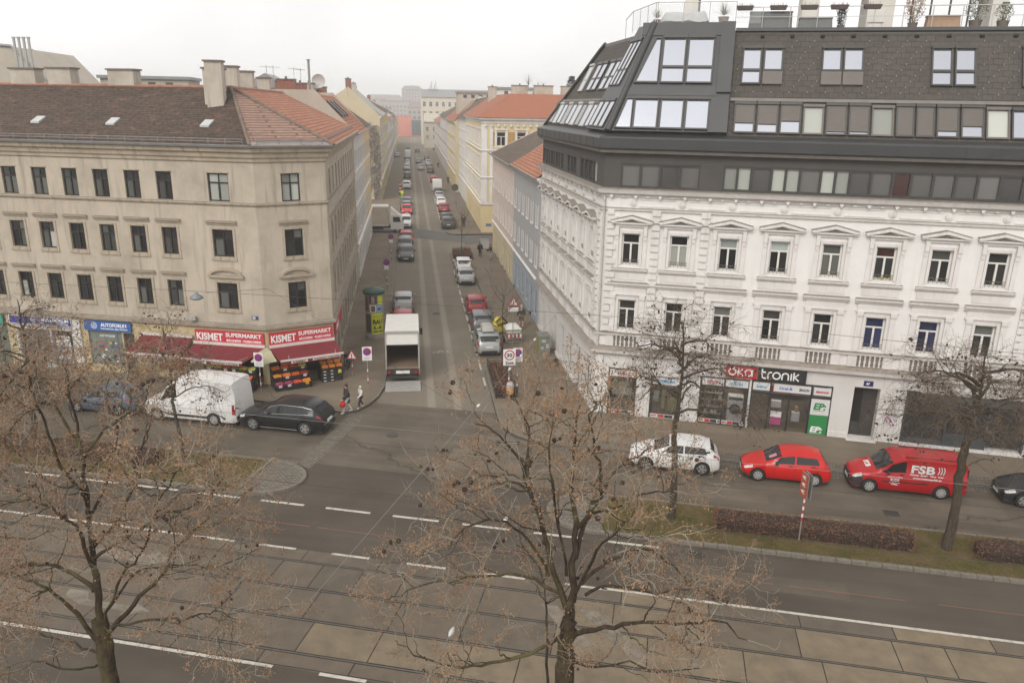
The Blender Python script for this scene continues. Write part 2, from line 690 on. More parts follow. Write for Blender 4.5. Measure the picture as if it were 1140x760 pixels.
def turf_mat():
 m,n,l,b = nt('winter_grass')
 b.inputs['Roughness'].default_value = 0.95
 b.inputs['Specular IOR Level'].default_value = 0.1
 tc = n.new('ShaderNodeTexCoord')
 a = n.new('ShaderNodeTexNoise')
 a.inputs['Scale'].default_value = 0.9
 a.inputs['Detail'].default_value = 8
 a.inputs['Roughness'].default_value = 0.75
 l.new(tc.outputs['Object'],a.inputs['Vector'])
 rp = n.new('ShaderNodeValToRGB')
 e = rp.color_ramp.elements
 e[0].position,e[0].color = 0.34,(0.080,0.080,0.022,1)
 e[1].position,e[1].color = 0.66,(0.19,0.135,0.075,1)
 x = e.new(0.5)
 x.color = (0.135,0.108,0.042,1)
 l.new(a.outputs['Fac'],rp.inputs['Fac'])
 f = n.new('ShaderNodeTexNoise')
 f.inputs['Scale'].default_value = 30
 f.inputs['Detail'].default_value = 5
 f.inputs['Roughness'].default_value = 0.8
 l.new(tc.outputs['Object'],f.inputs['Vector'])
 mr = n.new('ShaderNodeMapRange')
 mr.inputs['From Min'].default_value = 0.3
 mr.inputs['From Max'].default_value = 0.7
 mr.inputs['To Min'].default_value = 0.55
 mr.inputs['To Max'].default_value = 1.35
 l.new(f.outputs['Fac'],mr.inputs['Value'])
 mx = n.new('ShaderNodeMix')
 mx.data_type = 'RGBA'
 mx.blend_type = 'MULTIPLY'
 mx.inputs['Factor'].default_value = 1
 l.new(rp.outputs['Color'],mx.inputs['A'])
 l.new(mr.outputs[0],mx.inputs['B'])
 l.new(mx.outputs['Result'],b.inputs['Base Color'])
 bp = n.new('ShaderNodeBump')
 bp.inputs['Strength'].default_value = 0.9
 bp.inputs['Distance'].default_value = 0.06
 l.new(f.outputs['Fac'],bp.inputs['Height'])
 l.new(bp.outputs['Normal'],b.inputs['Normal'])
 return m

TURF = turf_mat()
SOIL = mat('bed_soil',(0.075,0.052,0.036),0.95,0.4,8,bump=0.6)

def sheet(name,pts,z,m):
 b = MB()
 P = [(p[0],p[1],z) for p in pts]
 b.poly(P,0,[(p[0],p[1]) for p in pts])
 return structure(b.build(name,m))

rs0 = random.Random(91)

def strip(name,path,w,z0,z1,m,closed=False,block=0):
 """a kerb: a raised strip of width w to the left of the path"""
 b = MB()
 n = len(path)
 P = [Vector((p[0],p[1])) for p in path]
 Q = []
 for i in range(n):
  if closed:
   a,c = P[i - 1],P[(i + 1) % n]
  else:
   a,c = P[max(i - 1,0)],P[min(i + 1,n - 1)]
  t = (c - a).normalized()
  Q.append(P[i] + Vector((-t.y,t.x)) * w)
 for i in range(n if closed else n - 1):
  j = (i + 1) % n
  nb = 1 if not block else max(1,min(240,round((P[j] - P[i]).length / block)))
  for k in range(nb):
   e = 0.0 if not block else 0.02
   f0,f1 = (k + e) / nb,(k + 1 - e) / nb
   p,q,r,s = P[i].lerp(P[j],f0),P[i].lerp(P[j],f1),Q[i].lerp(Q[j],f1),Q[i].lerp(Q[j],f0)
   h = z1 + (rs0.uniform(-0.006,0.006) if block else 0)
   b.hexa(((p.x,p.y,z0),(q.x,q.y,z0),(r.x,r.y,z0),(s.x,s.y,z0),
     (p.x,p.y,h),(q.x,q.y,h),(r.x,r.y,h),(s.x,s.y,h)))
 return structure(b.build(name,m))

def arc(c,r,a0,a1,n=8):
 return [(c[0] + r * cos(radians(a0 + (a1 - a0) * i / n)),c[1] + r * sin(radians(a0 + (a1 - a0) * i / n))) for i in range(n + 1)]

def xy(s,t):
 p = av(s,t)
 return (p.x,p.y)

sheet('ground',((-930,-140),(930,-140),(930,1480),(-930,1480)),-0.06,
  mat('far_ground',(0.15,0.14,0.12),0.9,0.3,0.02))
sheet('road',((-160,-30),(160,-30),(160,440),(-160,440)),0.0,A_ROAD)
sheet('avenue_lane',[xy(-150,24.15),xy(150,24.15),xy(150,31.2),xy(-150,31.2)],0.004,A_AVE)
sheet('avenue_lane',[xy(-150,14.4),xy(150,14.4),xy(150,17.95),xy(-150,17.95)],0.004,A_AVE)
sheet('side_street',((-2.2,42.2),(4.62,40.0),(6.6,49),(6.6,430),(-2.2,430)),0.004,A_ST)
sheet('cross_street',((-90,102.2),(-1.9,101.8),(6.5,96.5),(90,96.5),(90,102.5),(6.5,102.5),(-1.9,111.3),(-90,110.8)),0.008,A_CROSS)

# pavements, each with its granite kerb
walkL = [xy(-120,37.9),xy(-23.2,37.9),xy(-18.5,37.5),(-3.9,40.62),(-3.2,40.9),(-2.6,41.75),(-2.1,43.0),(-1.8,44.6),(-1.75,47),(-1.75,102.2),(-2.1,103.2),(-3.2,103.6)]
b = MB()
b.prism([*walkL,(-30,103.6),xy(-60,60),xy(-120,60)],0.0,0.12)
structure(b.build('pavement',A_WALK))
strip('kerb',walkL,0.16,0.0,0.128,GRANITE)
walkR = [(6.3,80.2),(6.3,49.3),(5.6,48.9),(4.75,48.3),(4.55,47.3),(4.5,42.5),(4.5,39.0),(4.62,37.9),(5.0,36.9),(5.7,36.1),(6.82,35.5),xy(-3.0,35.85),xy(120,35.85)]
b = MB()
b.prism([*walkR,xy(120,60),(40,90.0),(40,96.3),(9.9,96.3),(8.0,95.6),(5.9,93.2),(4.9,91.0),(4.35,88.5),(4.35,83.5),(4.8,81.2)],0.0,0.12)
structure(b.build('pavement',A_WALK))
strip('kerb',[(9.9,96.3),(8.0,95.6),(5.9,93.2),(4.9,91.0),(4.35,88.5),(4.35,83.5),(4.8,81.2),*walkR],0.16,0.0,0.128,GRANITE)
walkF = [(6.3,430),(6.3,107.5),(5.2,106.3),(4.6,104.6),(4.9,103.2),(6.0,102.6),(40,102.6)]
b = MB()
b.prism([*walkF,(40,430)],0.0,0.12)
structure(b.build('pavement',A_WALK))
strip('kerb',walkF,0.16,0.0,0.128,GRANITE)
walkG = [(-30,111),(-3.2,111),(-2.2,111.8),(-1.75,113.5),(-1.75,430)]
b = MB()
b.prism([*walkG,(-30,430)],0.0,0.12)
structure(b.build('pavement',A_WALK))
strip('kerb',walkG,0.16,0.0,0.128,GRANITE)
b = MB()
b.prism([xy(-150,-6),xy(150,-6),xy(150,7.4),xy(-150,7.4)],0.0,0.12)
structure(b.build('pavement',A_WALK))

# the three planted islands between the avenue's lanes
def island(name,out,grass,cob,wide=0.18):
 strip('kerb',out,wide,0.0,0.13,GRANITE,closed=True,block=0.55)
 b = MB()
 b.prism(grass,0.0,0.145)
 structure(b.build('grass_strip',TURF))
 if cob:
  b = MB()
  b.poly([(p[0],p[1],0.118) for p in cob],0,[(p[0],p[1]) for p in cob])
  structure(b.build('cobbled_island_end',SETTS))

tip = lambda cs,ct,a,c,k0,k1,n=18: [xy(cs + a * cos(radians(k0 + (k1 - k0) * i / n)),ct + c * sin(radians(k0 + (k1 - k0) * i / n))) for i in range(n + 1)]
tipL = tip(-17.3,29.25,2.15,1.65,-90,90)
island('island',[xy(-110,27.6),*tipL,xy(-110,30.9)],
  [xy(-110,27.78),xy(-17.5,27.78),xy(-17.5,30.72),xy(-110,30.72)],
  [xy(-17.5,27.7),*tip(-17.3,29.25,2.02,1.52,-90,90),xy(-17.5,30.76)])
strip('kerb',[xy(-17.5,27.78),xy(-17.5,30.72)],0.14,0.0,0.16,GRANITE)
tipR = tip(-1.9,29.39,2.1,1.64,90,270)
island('island',[xy(110,31.02),*tipR,xy(110,27.74)],
  [xy(-1.5,27.95),xy(110,27.92),xy(110,30.85),xy(-1.5,30.85)],
  [xy(-1.5,30.85),*tip(-1.9,29.39,1.95,1.48,90,270),xy(-1.5,27.97)],0.2)
island('island',[xy(-110,10.8),xy(110,10.8),xy(110,14.3),xy(-110,14.3)],
  [xy(-110,10.98),xy(110,10.98),xy(110,14.12),xy(-110,14.12)],None)

# gutters of granite setts
def setts(pts,z=0.008):
 sheet('sett_gutter',pts,z,SETTS)

setts([xy(-16.25,30.95),xy(-15.5,30.6),xy(-15.35,37.6),xy(-16.3,37.5)])
setts([xy(-120,37.45),xy(-16.3,37.15),xy(-16.3,37.5),xy(-18.5,37.5),xy(-23.2,37.9),xy(-120,37.9)],0.009)
setts([xy(-3.2,35.3),xy(120,35.3),xy(120,35.85),xy(-3.2,35.85)])
setts([xy(-110,30.92),xy(-16.3,30.92),xy(-16.3,31.2),xy(-110,31.2)],0.009)
# a sett border along the pavement kerb by the parked cars
b = MB()
q = [xy(-2.5,36.02),xy(120,36.02),xy(120,36.75),xy(-2.5,36.75)]
b.poly([(p[0],p[1],0.126) for p in q],0,[(p[0],p[1]) for p in q])
structure(b.build('sett_border',SETTS))

sheet('track_bed',[xy(-62,18.0),xy(62,18.0),xy(62,24.12),xy(-62,24.12)],0.003,GROOVE)
# tram track: concrete slabs with open joints, four grooved rails
b = MB()
rows = ((18.03,18.55),(18.69,20.12),(20.26,21.73),(21.87,23.28),(23.42,24.10))
rs = random.Random(3)
for ri,(t0,t1) in enumerate(rows):
 s = -62.0 + rs.random() * 2
 while s < 62:
  ln = rs.choice((1.6,3.0,3.0,3.0,2.4))
  k = rs.choice((0,0,1))
  if s > -4.6 and ri in (1,2,3):
   k = 2 if rs.random() < 0.9 else 0
  if s > -2 and ri in (0,4):
   k = rs.choice((0,1,2))
  if ri == 1 and -10.6 < s < -4.6:
   k = 2
  t0a = t0 + rs.uniform(-0.01,0.01)
  p = [av(s + 0.018,t0a),av(s + ln - 0.018,t0a),av(s + ln - 0.018,t1),av(s + 0.018,t1)]
  zz = 0.012 + rs.uniform(-0.003,0.003)
  b.hexa([(v.x,v.y,-0.02) for v in p] + [(v.x,v.y,zz) for v in p],k)
  s += ln
structure(b.build('tram_track_slabs',SLABS))
b = MB()
for t in (18.62,20.19,21.80,23.35):
 for d0,d1,z1,mi in ((-0.067,-0.030,0.006,1),(-0.030,0.018,0.016,0),(0.018,0.068,0.004,1)):
  p = [av(-62,t + d0),av(62,t + d0),av(62,t + d1),av(-62,t + d1)]
  b.hexa([(v.x,v.y,-0.02) for v in p] + [(v.x,v.y,z1) for v in p],mi)
structure(b.build('tram_rails',[STEEL,GROOVE]))

# painted markings
b = MB()

def mark(s0,s1,t,w,z=0.010):
 q = [xy(s0,t - w / 2),xy(s1,t - w / 2),xy(s1,t + w / 2),xy(s0,t + w / 2)]
 b.poly([(p[0],p[1],z) for p in q])

mark(-60,-10.73,17.9,0.13,0.016)
for i in range(14):
 mark(-9.2 + 3 * i,-7.7 + 3 * i,17.9,0.13,0.016)
mark(-60,-15.6,24.08,0.13,0.020)
for i in range(-1,4):
 mark(-11.52 + 3 * i,-10.0 + 3 * i,24.08,0.13,0.020)
mark(-1.2,60,24.12,0.13,0.020)
for i in range(-8,5):
 mark(-13.22 + 3 * i,-11.22 + 3 * i,27.32,0.15)
wornb = MB()
for s0,pts in ((0,((-19.4,19.6),(-18.6,19.3),(-16.9,19.3),(-16.9,19.05),(-16.0,19.45),(-16.9,19.85),(-16.9,19.6),(-18.5,19.6),(-18.8,20.0),(-19.6,20.0))),
    (0,((-20.6,22.2),(-20.0,22.0),(-18.2,22.0),(-18.2,21.75),(-17.0,22.3),(-18.2,22.9),(-18.2,22.5),(-20.6,22.6))),
    (0,((-1.9,22.75),(-1.2,22.75),(0.6,20.7),(0.0,20.6))),
    (0,((-3.2,22.75),(-2.6,22.75),(-1.2,20.9),(-1.8,20.8))),
    (0,((1.9,22.9),(2.05,22.9),(2.05,20.5),(1.9,20.5)))):
 wornb.poly([(*xy(s,t),0.020) for s,t in pts])
for x0,x1,y0,y1 in ((4.28,4.40,44.5,46.0),):
 b.poly([(x0,y0,0.01),(x1,y0,0.01),(x1,y1,0.01),(x0,y1,0.01)])
yy = 47.5
while yy < 79:
 b.poly([(4.28,yy,0.01),(4.40,yy,0.01),(4.40,yy + 2.0,0.01),(4.28,yy + 2.0,0.01)])
 yy += 3.0
yy = 108.0
while yy < 260:
 b.poly([(4.28,yy,0.01),(4.40,yy,0.01),(4.40,yy + 2.0,0.01),(4.28,yy + 2.0,0.01)])
 yy += 3.0
b.poly([(4.4,66.9,0.01),(6.28,66.9,0.01),(6.28,67.05,0.01),(4.4,67.05,0.01)])
# worn bicycle pictogram: two wheels and a frame, and the faint box beside it
for cx,cy in ((1.55,51.5),(2.15,51.6)):
 a0 = arc((cx,cy),0.26,0,360,14)
 a1 = arc((cx,cy),0.20,0,360,14)
 for i in range(14):
  b.poly([(*a0[i],0.011),(*a0[i + 1],0.011),(*a1[i + 1],0.011),(*a1[i],0.011)])
b.poly([(1.55,51.5,0.012),(1.6,51.46,0.012),(2.0,51.95,0.012),(1.95,52.0,0.012)])
structure(b.build('road_marking',PAINT))
structure(wornb.build('worn_marking',mat('worn_paint',(0.27,0.235,0.185),0.8,0.2,2.5,col2=(0.14,0.115,0.088),thr=0.50,wid=0.10)))
bb = MB()
for s0,s1 in ((-40,-13.2),(-12.9,-9.4),(-8.9,-4),(2.5,4.9),(5.5,9.4),(10.5,13.4),(14,40)):
 q = [xy(s0,25.73),xy(s1,25.73),xy(s1,25.78),xy(s0,25.78)]
 bb.poly([(p[0],p[1],0.010) for p in q])
# square repairs and darker trenches in the asphalt
PAT = [asphalt('asphalt_patch_dark',(0.086,0.071,0.055),(0.135,0.112,0.087),0.0,0.8),asphalt('asphalt_patch_pale',(0.120,0.098,0.075),(0.185,0.154,0.118),0.0,0.8)]
for s0,s1,t0,t1,k in ((-1.0,5.5,32.0,33.1,1),(7.5,16,31.5,32.2,0),(12.5,15.5,33.0,34.6,1),(-9.5,-5.2,32.2,34.4,1),(-28,-20,31.6,32.5,0),(-26,-21.5,33.0,34.2,1)):
 sheet('asphalt_patch',[xy(s0,t0),xy(s1,t0),xy(s1,t1),xy(s0,t1)],0.0045,PAT[k])
for s0,s1,t0,t1,k in ((2,7.5,28.5 - 3.2,28.5 - 2.2,0),(-3.0,1.5,29.0,30.4,0)):
 sheet('asphalt_patch',[xy(s0,t0),xy(s1,t0),xy(s1,t1),xy(s0,t1)],0.008,PAT[k])
for x,y,r in ((1.9,62.0,0.33),(3.6,47.5,0.33),(-1.2,37.5,0.33),(2.6,30.9,0.33),(11.5,32.3,0.3)):
 g = MB()
 g.cyl((x,y),r,0.0,0.014,18)
 g.cyl((x,y),r * 0.8,0.0,0.019,18)
 tag(g.build('manhole_cover',mat('cast_iron',(0.06,0.052,0.045),0.7,0.2,8)),'round dark iron manhole cover set in the road surface','manhole cover','manhole covers in the roadway')
structure(bb.build('sealed_joint',mat('red_joint_sealant',(0.20,0.085,0.06),0.7,0.3,3)))

def grate(s,t,label):
 tg = thing('drain_grate',label,'drain',av(s,t,0.006),AV,'drain grates in the road')
 g = MB()
 g.box(-0.32,0.32,-0.25,-0.2,0,0.018)
 g.box(-0.32,0.32,0.2,0.25,0,0.018)
 g.box(-0.32,-0.27,-0.2,0.2,0,0.018)
 g.box(0.27,0.32,-0.2,0.2,0,0.018)
 for i in range(7):
  x = -0.24 + 0.08 * i
  g.box(x - 0.02,x + 0.02,-0.2,0.2,0,0.016)
 g.build('grating',mat('cast_iron',(0.06,0.052,0.045),0.7,0.2,8),tg,True)
 g = MB()
 g.box(-0.27,0.27,-0.2,0.2,0.0,0.004)
 g.build('shaft',GROOVE,tg,True)

grate(10.6,32.3,'dark iron drain grate in the service road in front of the red van')
grate(2.2,27.1,'dark iron drain grate in the avenue lane beside the grass island kerb')

# ------------------------------------------------------------------ walls, windows, trim
def wall(b,F,s0,s1,z0,z1,ops,depth=0.22,mi=0,reveal=None,back=None):
 """a wall face with real openings: ops = (s0, s1, z0, z1); reveals run back by depth"""
 reveal = mi if reveal is None else reveal
 S = sorted({s0,s1,*[o[0] for o in ops],*[o[1] for o in ops]})
 Zs = sorted({z0,z1,*[o[2] for o in ops],*[o[3] for o in ops]})
 S = [s for s in S if s0 - 1e-6 <= s <= s1 + 1e-6]
 Zs = [z for z in Zs if z0 - 1e-6 <= z <= z1 + 1e-6]
 for i in range(len(S) - 1):
  run = None
  for j in range(len(Zs) - 1):
   cs,cz = (S[i] + S[i + 1]) / 2,(Zs[j] + Zs[j + 1]) / 2
   hole = any(o[0] < cs < o[1] and o[2] < cz < o[3] for o in ops)
   if not hole:
    if run is None:
     run = Zs[j]
   if (hole or j == len(Zs) - 2) and run is not None:
    top = Zs[j] if hole else Zs[j + 1]
    b.quad(F(S[i],0,run),F(S[i + 1],0,run),F(S[i + 1],0,top),F(S[i],0,top),mi)
    run = None
 for o in ops:
  a,c,p,q = o[:4]
  dp = -(o[4] if len(o) > 4 else depth)
  b.quad(F(a,0,p),F(a,dp,p),F(c,dp,p),F(c,0,p),reveal)
  b.quad(F(a,0,q),F(c,0,q),F(c,dp,q),F(a,dp,q),reveal)
  b.quad(F(a,0,p),F(a,0,q),F(a,dp,q),F(a,dp,p),reveal)
  b.quad(F(c,0,p),F(c,dp,p),F(c,dp,q),F(c,0,q),reveal)
  if back is not None:
   b.quad(F(a,dp,p),F(c,dp,p),F(c,dp,q),F(a,dp,q),back)

DARKROOM = mat('dark_room',(0.03,0.027,0.025),0.9,0.3,2)
G_DARK = glass('glass_dark_window',(0.026,0.026,0.025),0.06,spec=0.35)
G_GREY = glass('glass_net_curtain',(0.095,0.098,0.088),0.08,spec=0.35)
G_PALE = glass('glass_drawn_curtain',(0.30,0.31,0.28),0.12)
G_SKY = glass('glass_roof_window',(0.70,0.72,0.76),0.05)
G_BLUE = glass('glass_blue_curtain',(0.028,0.034,0.085),0.10)
BROWNFR = mat('brown_window_frame',(0.020,0.016,0.014),0.6,0.15,4)
WHITEFR = mat('white_window_frame',(0.70,0.68,0.64),0.5,0.05,4)

def pane_obj(w,z0,z1,y,m,name='pane',inset=0.0):
 b = MB()
 b.box(inset,w - inset,y,y + 0.012,z0,z1)
 return b.build(name,m,link=False)

def win_cross(w,h,m,fw=0.07,rec=0.12,trans=0.66,glassm=None,low_rail=None,lintel_panes=True,split=0.5):
 """a casement with a mullion and a transom; returns the frame (x 0..w, z 0..h) and its panes"""
 b = MB()
 y0,y1 = rec - 0.05,rec + 0.03
 b.box(0,w,y0,y1,0,fw)
 b.box(0,w,y0,y1,h - fw,h)
 b.box(0,fw,y0,y1,fw,h - fw)
 b.box(w - fw,w,y0,y1,fw,h - fw)
 zt = h * trans
 b.box(fw,w - fw,y0 - 0.012,y1,zt,zt + fw * 0.9)
 xm = w * split
 b.box(xm - fw * 0.55,xm + fw * 0.55,y0 - 0.02,y1 - 0.003,fw,zt)
 if lintel_panes:
  b.box(xm - fw * 0.4,xm + fw * 0.4,y0,y1 - 0.003,zt + fw * 0.9,h - fw)
 return b

def add_window(parent,F,s,z,w,h,spec,label=None):
 """one window: frame mesh + panes (+ sill, hood ...) from cached local meshes"""
 fr = bpy.data.objects.new('window',spec['frame'])
 COL.objects.link(fr)
 fr.parent = parent
 place(fr,F,s,0,z)
 for nm,me in spec['parts']:
  c = bpy.data.objects.new(nm,me)
  COL.objects.link(c)
  c.parent = fr
 return fr

def meshof(b,name,m,sharp=None):
 o = b.build(name,m,None,True,link=False,sharp=sharp)
 me = o.data
 bpy.data.objects.remove(o)
 return me

def cornice(b,F,s0,s1,prof,mi=0,m0=0.0,m1=0.0,top=None):
 """profile run with mitred ends: m0/m1 = extra length per metre of projection"""
 n = len(prof)
 vs = [F(s0 - m0 * d,d,z) for d,z in prof] + [F(s1 + m1 * d,d,z) for d,z in prof]
 fs = [(i,n + i,n + (i + 1) % n,(i + 1) % n) for i in range(n)]
 fs += [tuple(range(n)),tuple(range(2 * n - 1,n - 1,-1))]
 k = len(b.m)
 b.add(vs,fs,mi)
 if top is not None:                    # weathered or lead-covered upper faces
  for i in range(n):
   if prof[(i + 1) % n][0] < prof[i][0] - 0.01 and prof[(i + 1) % n][1] >= prof[i][1] - 1e-6:
    b.m[k + i] = top

def chimney(parent,x,y,z0,z1,w,d,rz,m,cap,name='chimney',pots=2):
 b = MB()
 F = Fr((x,y),rz)
 b.fbox(F,-w / 2,w / 2,-d / 2,d / 2,z0,z1)
 c = b.build(name,m,parent)
 b = MB()
 b.fbox(F,-w / 2 - 0.08,w / 2 + 0.08,-d / 2 - 0.08,d / 2 + 0.08,z1,z1 + 0.1)
 for i in range(pots):
  q = F(-w / 2 + w * (i + 0.5) / pots,0,z1 + 0.1)
  b.cyl((q.x,q.y),0.11,q.z,q.z + 0.22,8)
 b.build('chimney_cap',cap,c)
 return c

# ------------------------------------------------------------------ the corner house on the left
P_L = plaster('old_render_beige',(0.485,0.422,0.34),(0.29,0.245,0.19),0.75,0.85)
P_LT = plaster('trim_beige',(0.45,0.38,0.29),(0.20,0.16,0.12),0.6,0.8)
P_SHOPY = plaster('shop_render_yellow',(0.52,0.42,0.25),(0.34,0.26,0.16),0.4,0.5)
P_CHIM = plaster('chimney_render',(0.50,0.45,0.38),(0.24,0.20,0.16),0.6,0.6)
T_DARK = tiles('roof_tiles_weathered',(0.064,0.047,0.035),(0.094,0.064,0.047),(0.21,0.105,0.072),0.9,0.24,0.03,0.63,0.6)
T_PINK = tiles('roof_tiles_faded',(0.34,0.215,0.165),(0.29,0.18,0.14),(0.19,0.135,0.105),2.6,0.36,0.09,0.62)
T_RED = tiles('roof_tiles_red',(0.40,0.17,0.10),(0.33,0.14,0.085),(0.22,0.12,0.085),2.6,0.34,0.05,0.64)
T_RED2 = tiles('roof_tiles_new_red',(0.42,0.165,0.095),(0.36,0.14,0.085),(0.30,0.135,0.09),0.24,0.30,0.03,0.6)
T_BROWN = tiles('roof_tiles_brown',(0.15,0.115,0.085),(0.10,0.08,0.062),(0.20,0.13,0.095),0.24,0.28,0.03,0.6)
ZINC = mat('zinc_sheet',(0.27,0.27,0.265),0.5,0.2,2,metal=0.4)
CAPM = mat('chimney_cap_stone',(0.17,0.14,0.12),0.9,0.3,5)

def roofpoly(b,pts,mi=0):
 """a roof plane with tile courses: UV in metres, v up the slope"""
 P = [Vector(p) for p in pts]
 n = Vector((0,0,0))
 for i in range(len(P)):
  n += (P[i] - P[0]).cross(P[(i + 1) % len(P)] - P[0])
 n.normalize()
 if n.z < 0:
  P.reverse()
  n = -n
 hdir = Vector((0,0,1)).cross(n)
 if hdir.length < 1e-6:
  hdir = Vector((1,0,0))
 hdir.normalize()
 vd = n.cross(hdir)
 b.poly(P,mi,[(p.dot(hdir),p.dot(vd)) for p in P])

def slab_roof(name,planes,m,parent,th=0.12):
 """roof planes with an underside a little below, so eaves have thickness"""
 b = MB()
 for pts in planes:
  roofpoly(b,pts,0)
 o = b.build(name,m,parent)
 return o

LB = Vector((-8.70,45.46))
LR = Vector((-4.93,46.98))
F_LA = Fr(LB,radians(-17))
CHPHI = atan2(LR.y - LB.y,LR.x - LB.x)
F_LC = Fr(LB,CHPHI)
LCL = (LR - LB).length
F_LS = Fr(LR,radians(90.5))
LSL = 27.0
LAL = 24.0

L1 = thing('corner_house','beige corner house with brown window frames and a weathered tiled roof over the red awnings','house',(LB.x,LB.y,0))

# openings
wa,wc,wsn = [],[],[]
sA = [-6.06 - 2.01 * i for i in range(9)]
rowz = ((11.05,12.64),(7.86,9.46),(4.72,6.3))
for z0,z1 in rowz:
 for s in sA:
  wa.append((s,s + 0.97,z0,z1))
 wa.append((-2.86,-1.58,z0,z1))
 wc.append((1.48,2.54,z0,z1))
sS = [2.05 + 2.48 * i for i in range(10)]
for z0,z1 in rowz:
 for s in sS:
  wsn.append((s,s + 1.0,z0,z1))
b = MB()
Z0 = 3.55
wall(b,F_LA,-LAL,0,Z0,13.3,wa,0.45,0,0,1)
wall(b,F_LC,0,LCL,Z0,13.3,wc,0.45,0,0,1)
wall(b,F_LS,0,LSL,Z0,13.3,wsn,0.45,0,0,1)
# rear and end walls
e0,e1 = F_LA(-LAL,0,0),F_LA(-LAL,-12,0)
b.quad(e1,e0,(e0.x,e0.y,14.2),(e1.x,e1.y,14.2))
L1w = b.build('upper_wall',[P_L,DARKROOM],L1)

# trim: plinth band over the shops, sill band under the top storey, main cornice
bisA = (radians(-17) - CHPHI) / 2
mA = -math.tan(bisA)            # mitre at the avenue/chamfer corner
mS = math.tan((radians(90.5) - CHPHI) / 2)
b = MB()
prof = [(0.0,13.25),(0.10,13.3),(0.12,13.45),(0.22,13.55),(0.26,13.75),(0.42,13.85),(0.46,14.02),(0.5,14.06),(0.0,14.06)]
band = [(0.0,10.80),(0.07,10.84),(0.13,10.93),(0.13,11.0),(0.0,11.03)]
plin = [(0.0,3.46),(0.10,3.50),(0.20,3.58),(0.24,3.70),(0.0,3.86)]
for pr in (prof,band,plin):
 cornice(b,F_LA,-LAL,0,pr,0,0,mA,1)
 cornice(b,F_LC,0,LCL,pr,0,mA,mS,1)
 cornice(b,F_LS,0,LSL,pr,0,mS,0,1)
LTOP = mat('cornice_top_dirt',(0.24,0.205,0.165),0.9,0.3,3)
b.build('cornice',[P_LT,LTOP],L1)
b = MB()
for s0,s1,F,a,c in ((-LAL,0,F_LA,0,mA),(0,LCL,F_LC,mA,mS),(0,LSL,F_LS,mS,0)):
 cornice(b,F,s0,s1,[(0.40,14.08),(0.62,14.10),(0.66,14.22),(0.62,14.24),(0.60,14.14),(0.40,14.14)],0,a,c)
b.build('gutter',ZINC,L1)

# hoods over the lower rows, raised surrounds
bh = MB()

def hood_flat(F,s,w,z):
 pr = [(0,z - 0.16),(0.06,z - 0.16),(0.09,z - 0.05),(0.17,z - 0.02),(0.19,z + 0.06),(0,z + 0.1)]
 cornice(bh,F,s - 0.30,s + w + 0.30,pr,top=1)

def hood_arch(F,s,w,z):
 c = s + w / 2
 r = w / 2 + 0.45
 n = 12
 out = [(c - r * cos(pi * i / n),z + 0.56 * sin(pi * i / n)) for i in range(n + 1)]
 inn = [(c - (r - 0.20) * cos(pi * i / n),z + 0.08 + 0.30 * sin(pi * i / n)) for i in range(n + 1)]
 for i in range(n):
  bh.fplate(F,[out[i],inn[i],inn[i + 1],out[i + 1]][::-1],0.0,0.20)
 bh.fbox(F,c - r - 0.04,c + r + 0.04,0,0.18,z - 0.06,z + 0.08)

def surround(F,s,w,z0,z1):
 bh.fbox(F,s - 0.14,s,0,0.04,z0 - 0.12,z1 + 0.1)
 bh.fbox(F,s + w,s + w + 0.14,0,0.04,z0 - 0.12,z1 + 0.1)
 bh.fbox(F,s,s + w,0,0.035,z1,z1 + 0.1)
 bh.fbox(F,s - 0.16,s + w + 0.16,0,0.07,z0 - 0.22,z0 - 0.12)
 bh.fbox(F,s,s + w,0,0.05,z0 - 0.12,z0 - 0.002)

HOODS = {}

def hood_mesh(w,kind):
 """hood and surround of a window, in the window's own frame"""
 global bh
 if (w,kind) not in HOODS:
  bh = MB()
  if kind == 'plain':
   bh.fbox(WORLD,-0.05,w + 0.05,0,0.06,1.595,1.65)
  else:
   if kind == 'arch':
    hood_arch(WORLD,0.0,w,1.59 + 0.38)
   else:
    hood_flat(WORLD,0.0,w,1.59 + 0.42)
   surround(WORLD,0.0,w,0.0,1.59)
  HOODS[w,kind] = meshof(bh,'hood',[P_LT,LTOP])
 return ('hood',HOODS[w,kind])

def casement(w,h,mfr,gl,trans=0.64,fw=0.075,rec=0.14,sash=True,name='window'):
 b = win_cross(w,h,mfr,fw,rec,trans)
 fr = meshof(b,name,mfr)
 zt = h * trans
 parts = []
 for (x0,x1,z0,z1),g in zip(((0,w / 2,0.02,zt),(w / 2,w,0.02,zt),(0,w / 2,zt,h - 0.02),(w / 2,w,zt,h - 0.02)),gl):
  p = MB()
  p.box(x0 + 0.02,x1 - 0.02,rec,rec + 0.012,z0,z1)
  parts.append(('pane',meshof(p,'pane',g)))
 return {'frame': fr,'parts': parts}

BLK = mat('black_gap',(0.012,0.012,0.012),0.9,0)
CS = []
for gl in ((G_DARK,) * 4,(G_GREY,G_GREY,G_GREY,G_DARK),(G_GREY,G_DARK,G_DARK,G_DARK),(G_DARK,G_GREY,G_DARK,G_GREY),(G_PALE,G_DARK,G_DARK,G_DARK),(G_GREY,G_PALE,G_DARK,G_GREY)):
 CS.append(casement(0.97,1.59,BROWNFR,gl))
CSW = {k: casement(w,1.59,BROWNFR,gl) for k,w,gl in (('p',1.28,(G_PALE,G_PALE,G_PALE,G_PALE)),('d',1.28,(G_GREY,G_DARK,G_DARK,G_DARK)),
               ('p2',1.06,(G_PALE,) * 4),('d2',1.06,(G_DARK,G_DARK,G_DARK,G_GREY)))}
CSS = [casement(1.0,1.59,BROWNFR,gl) for gl in ((G_DARK,) * 4,(G_GREY,G_DARK,G_GREY,G_DARK))]
r1 = random.Random(11)
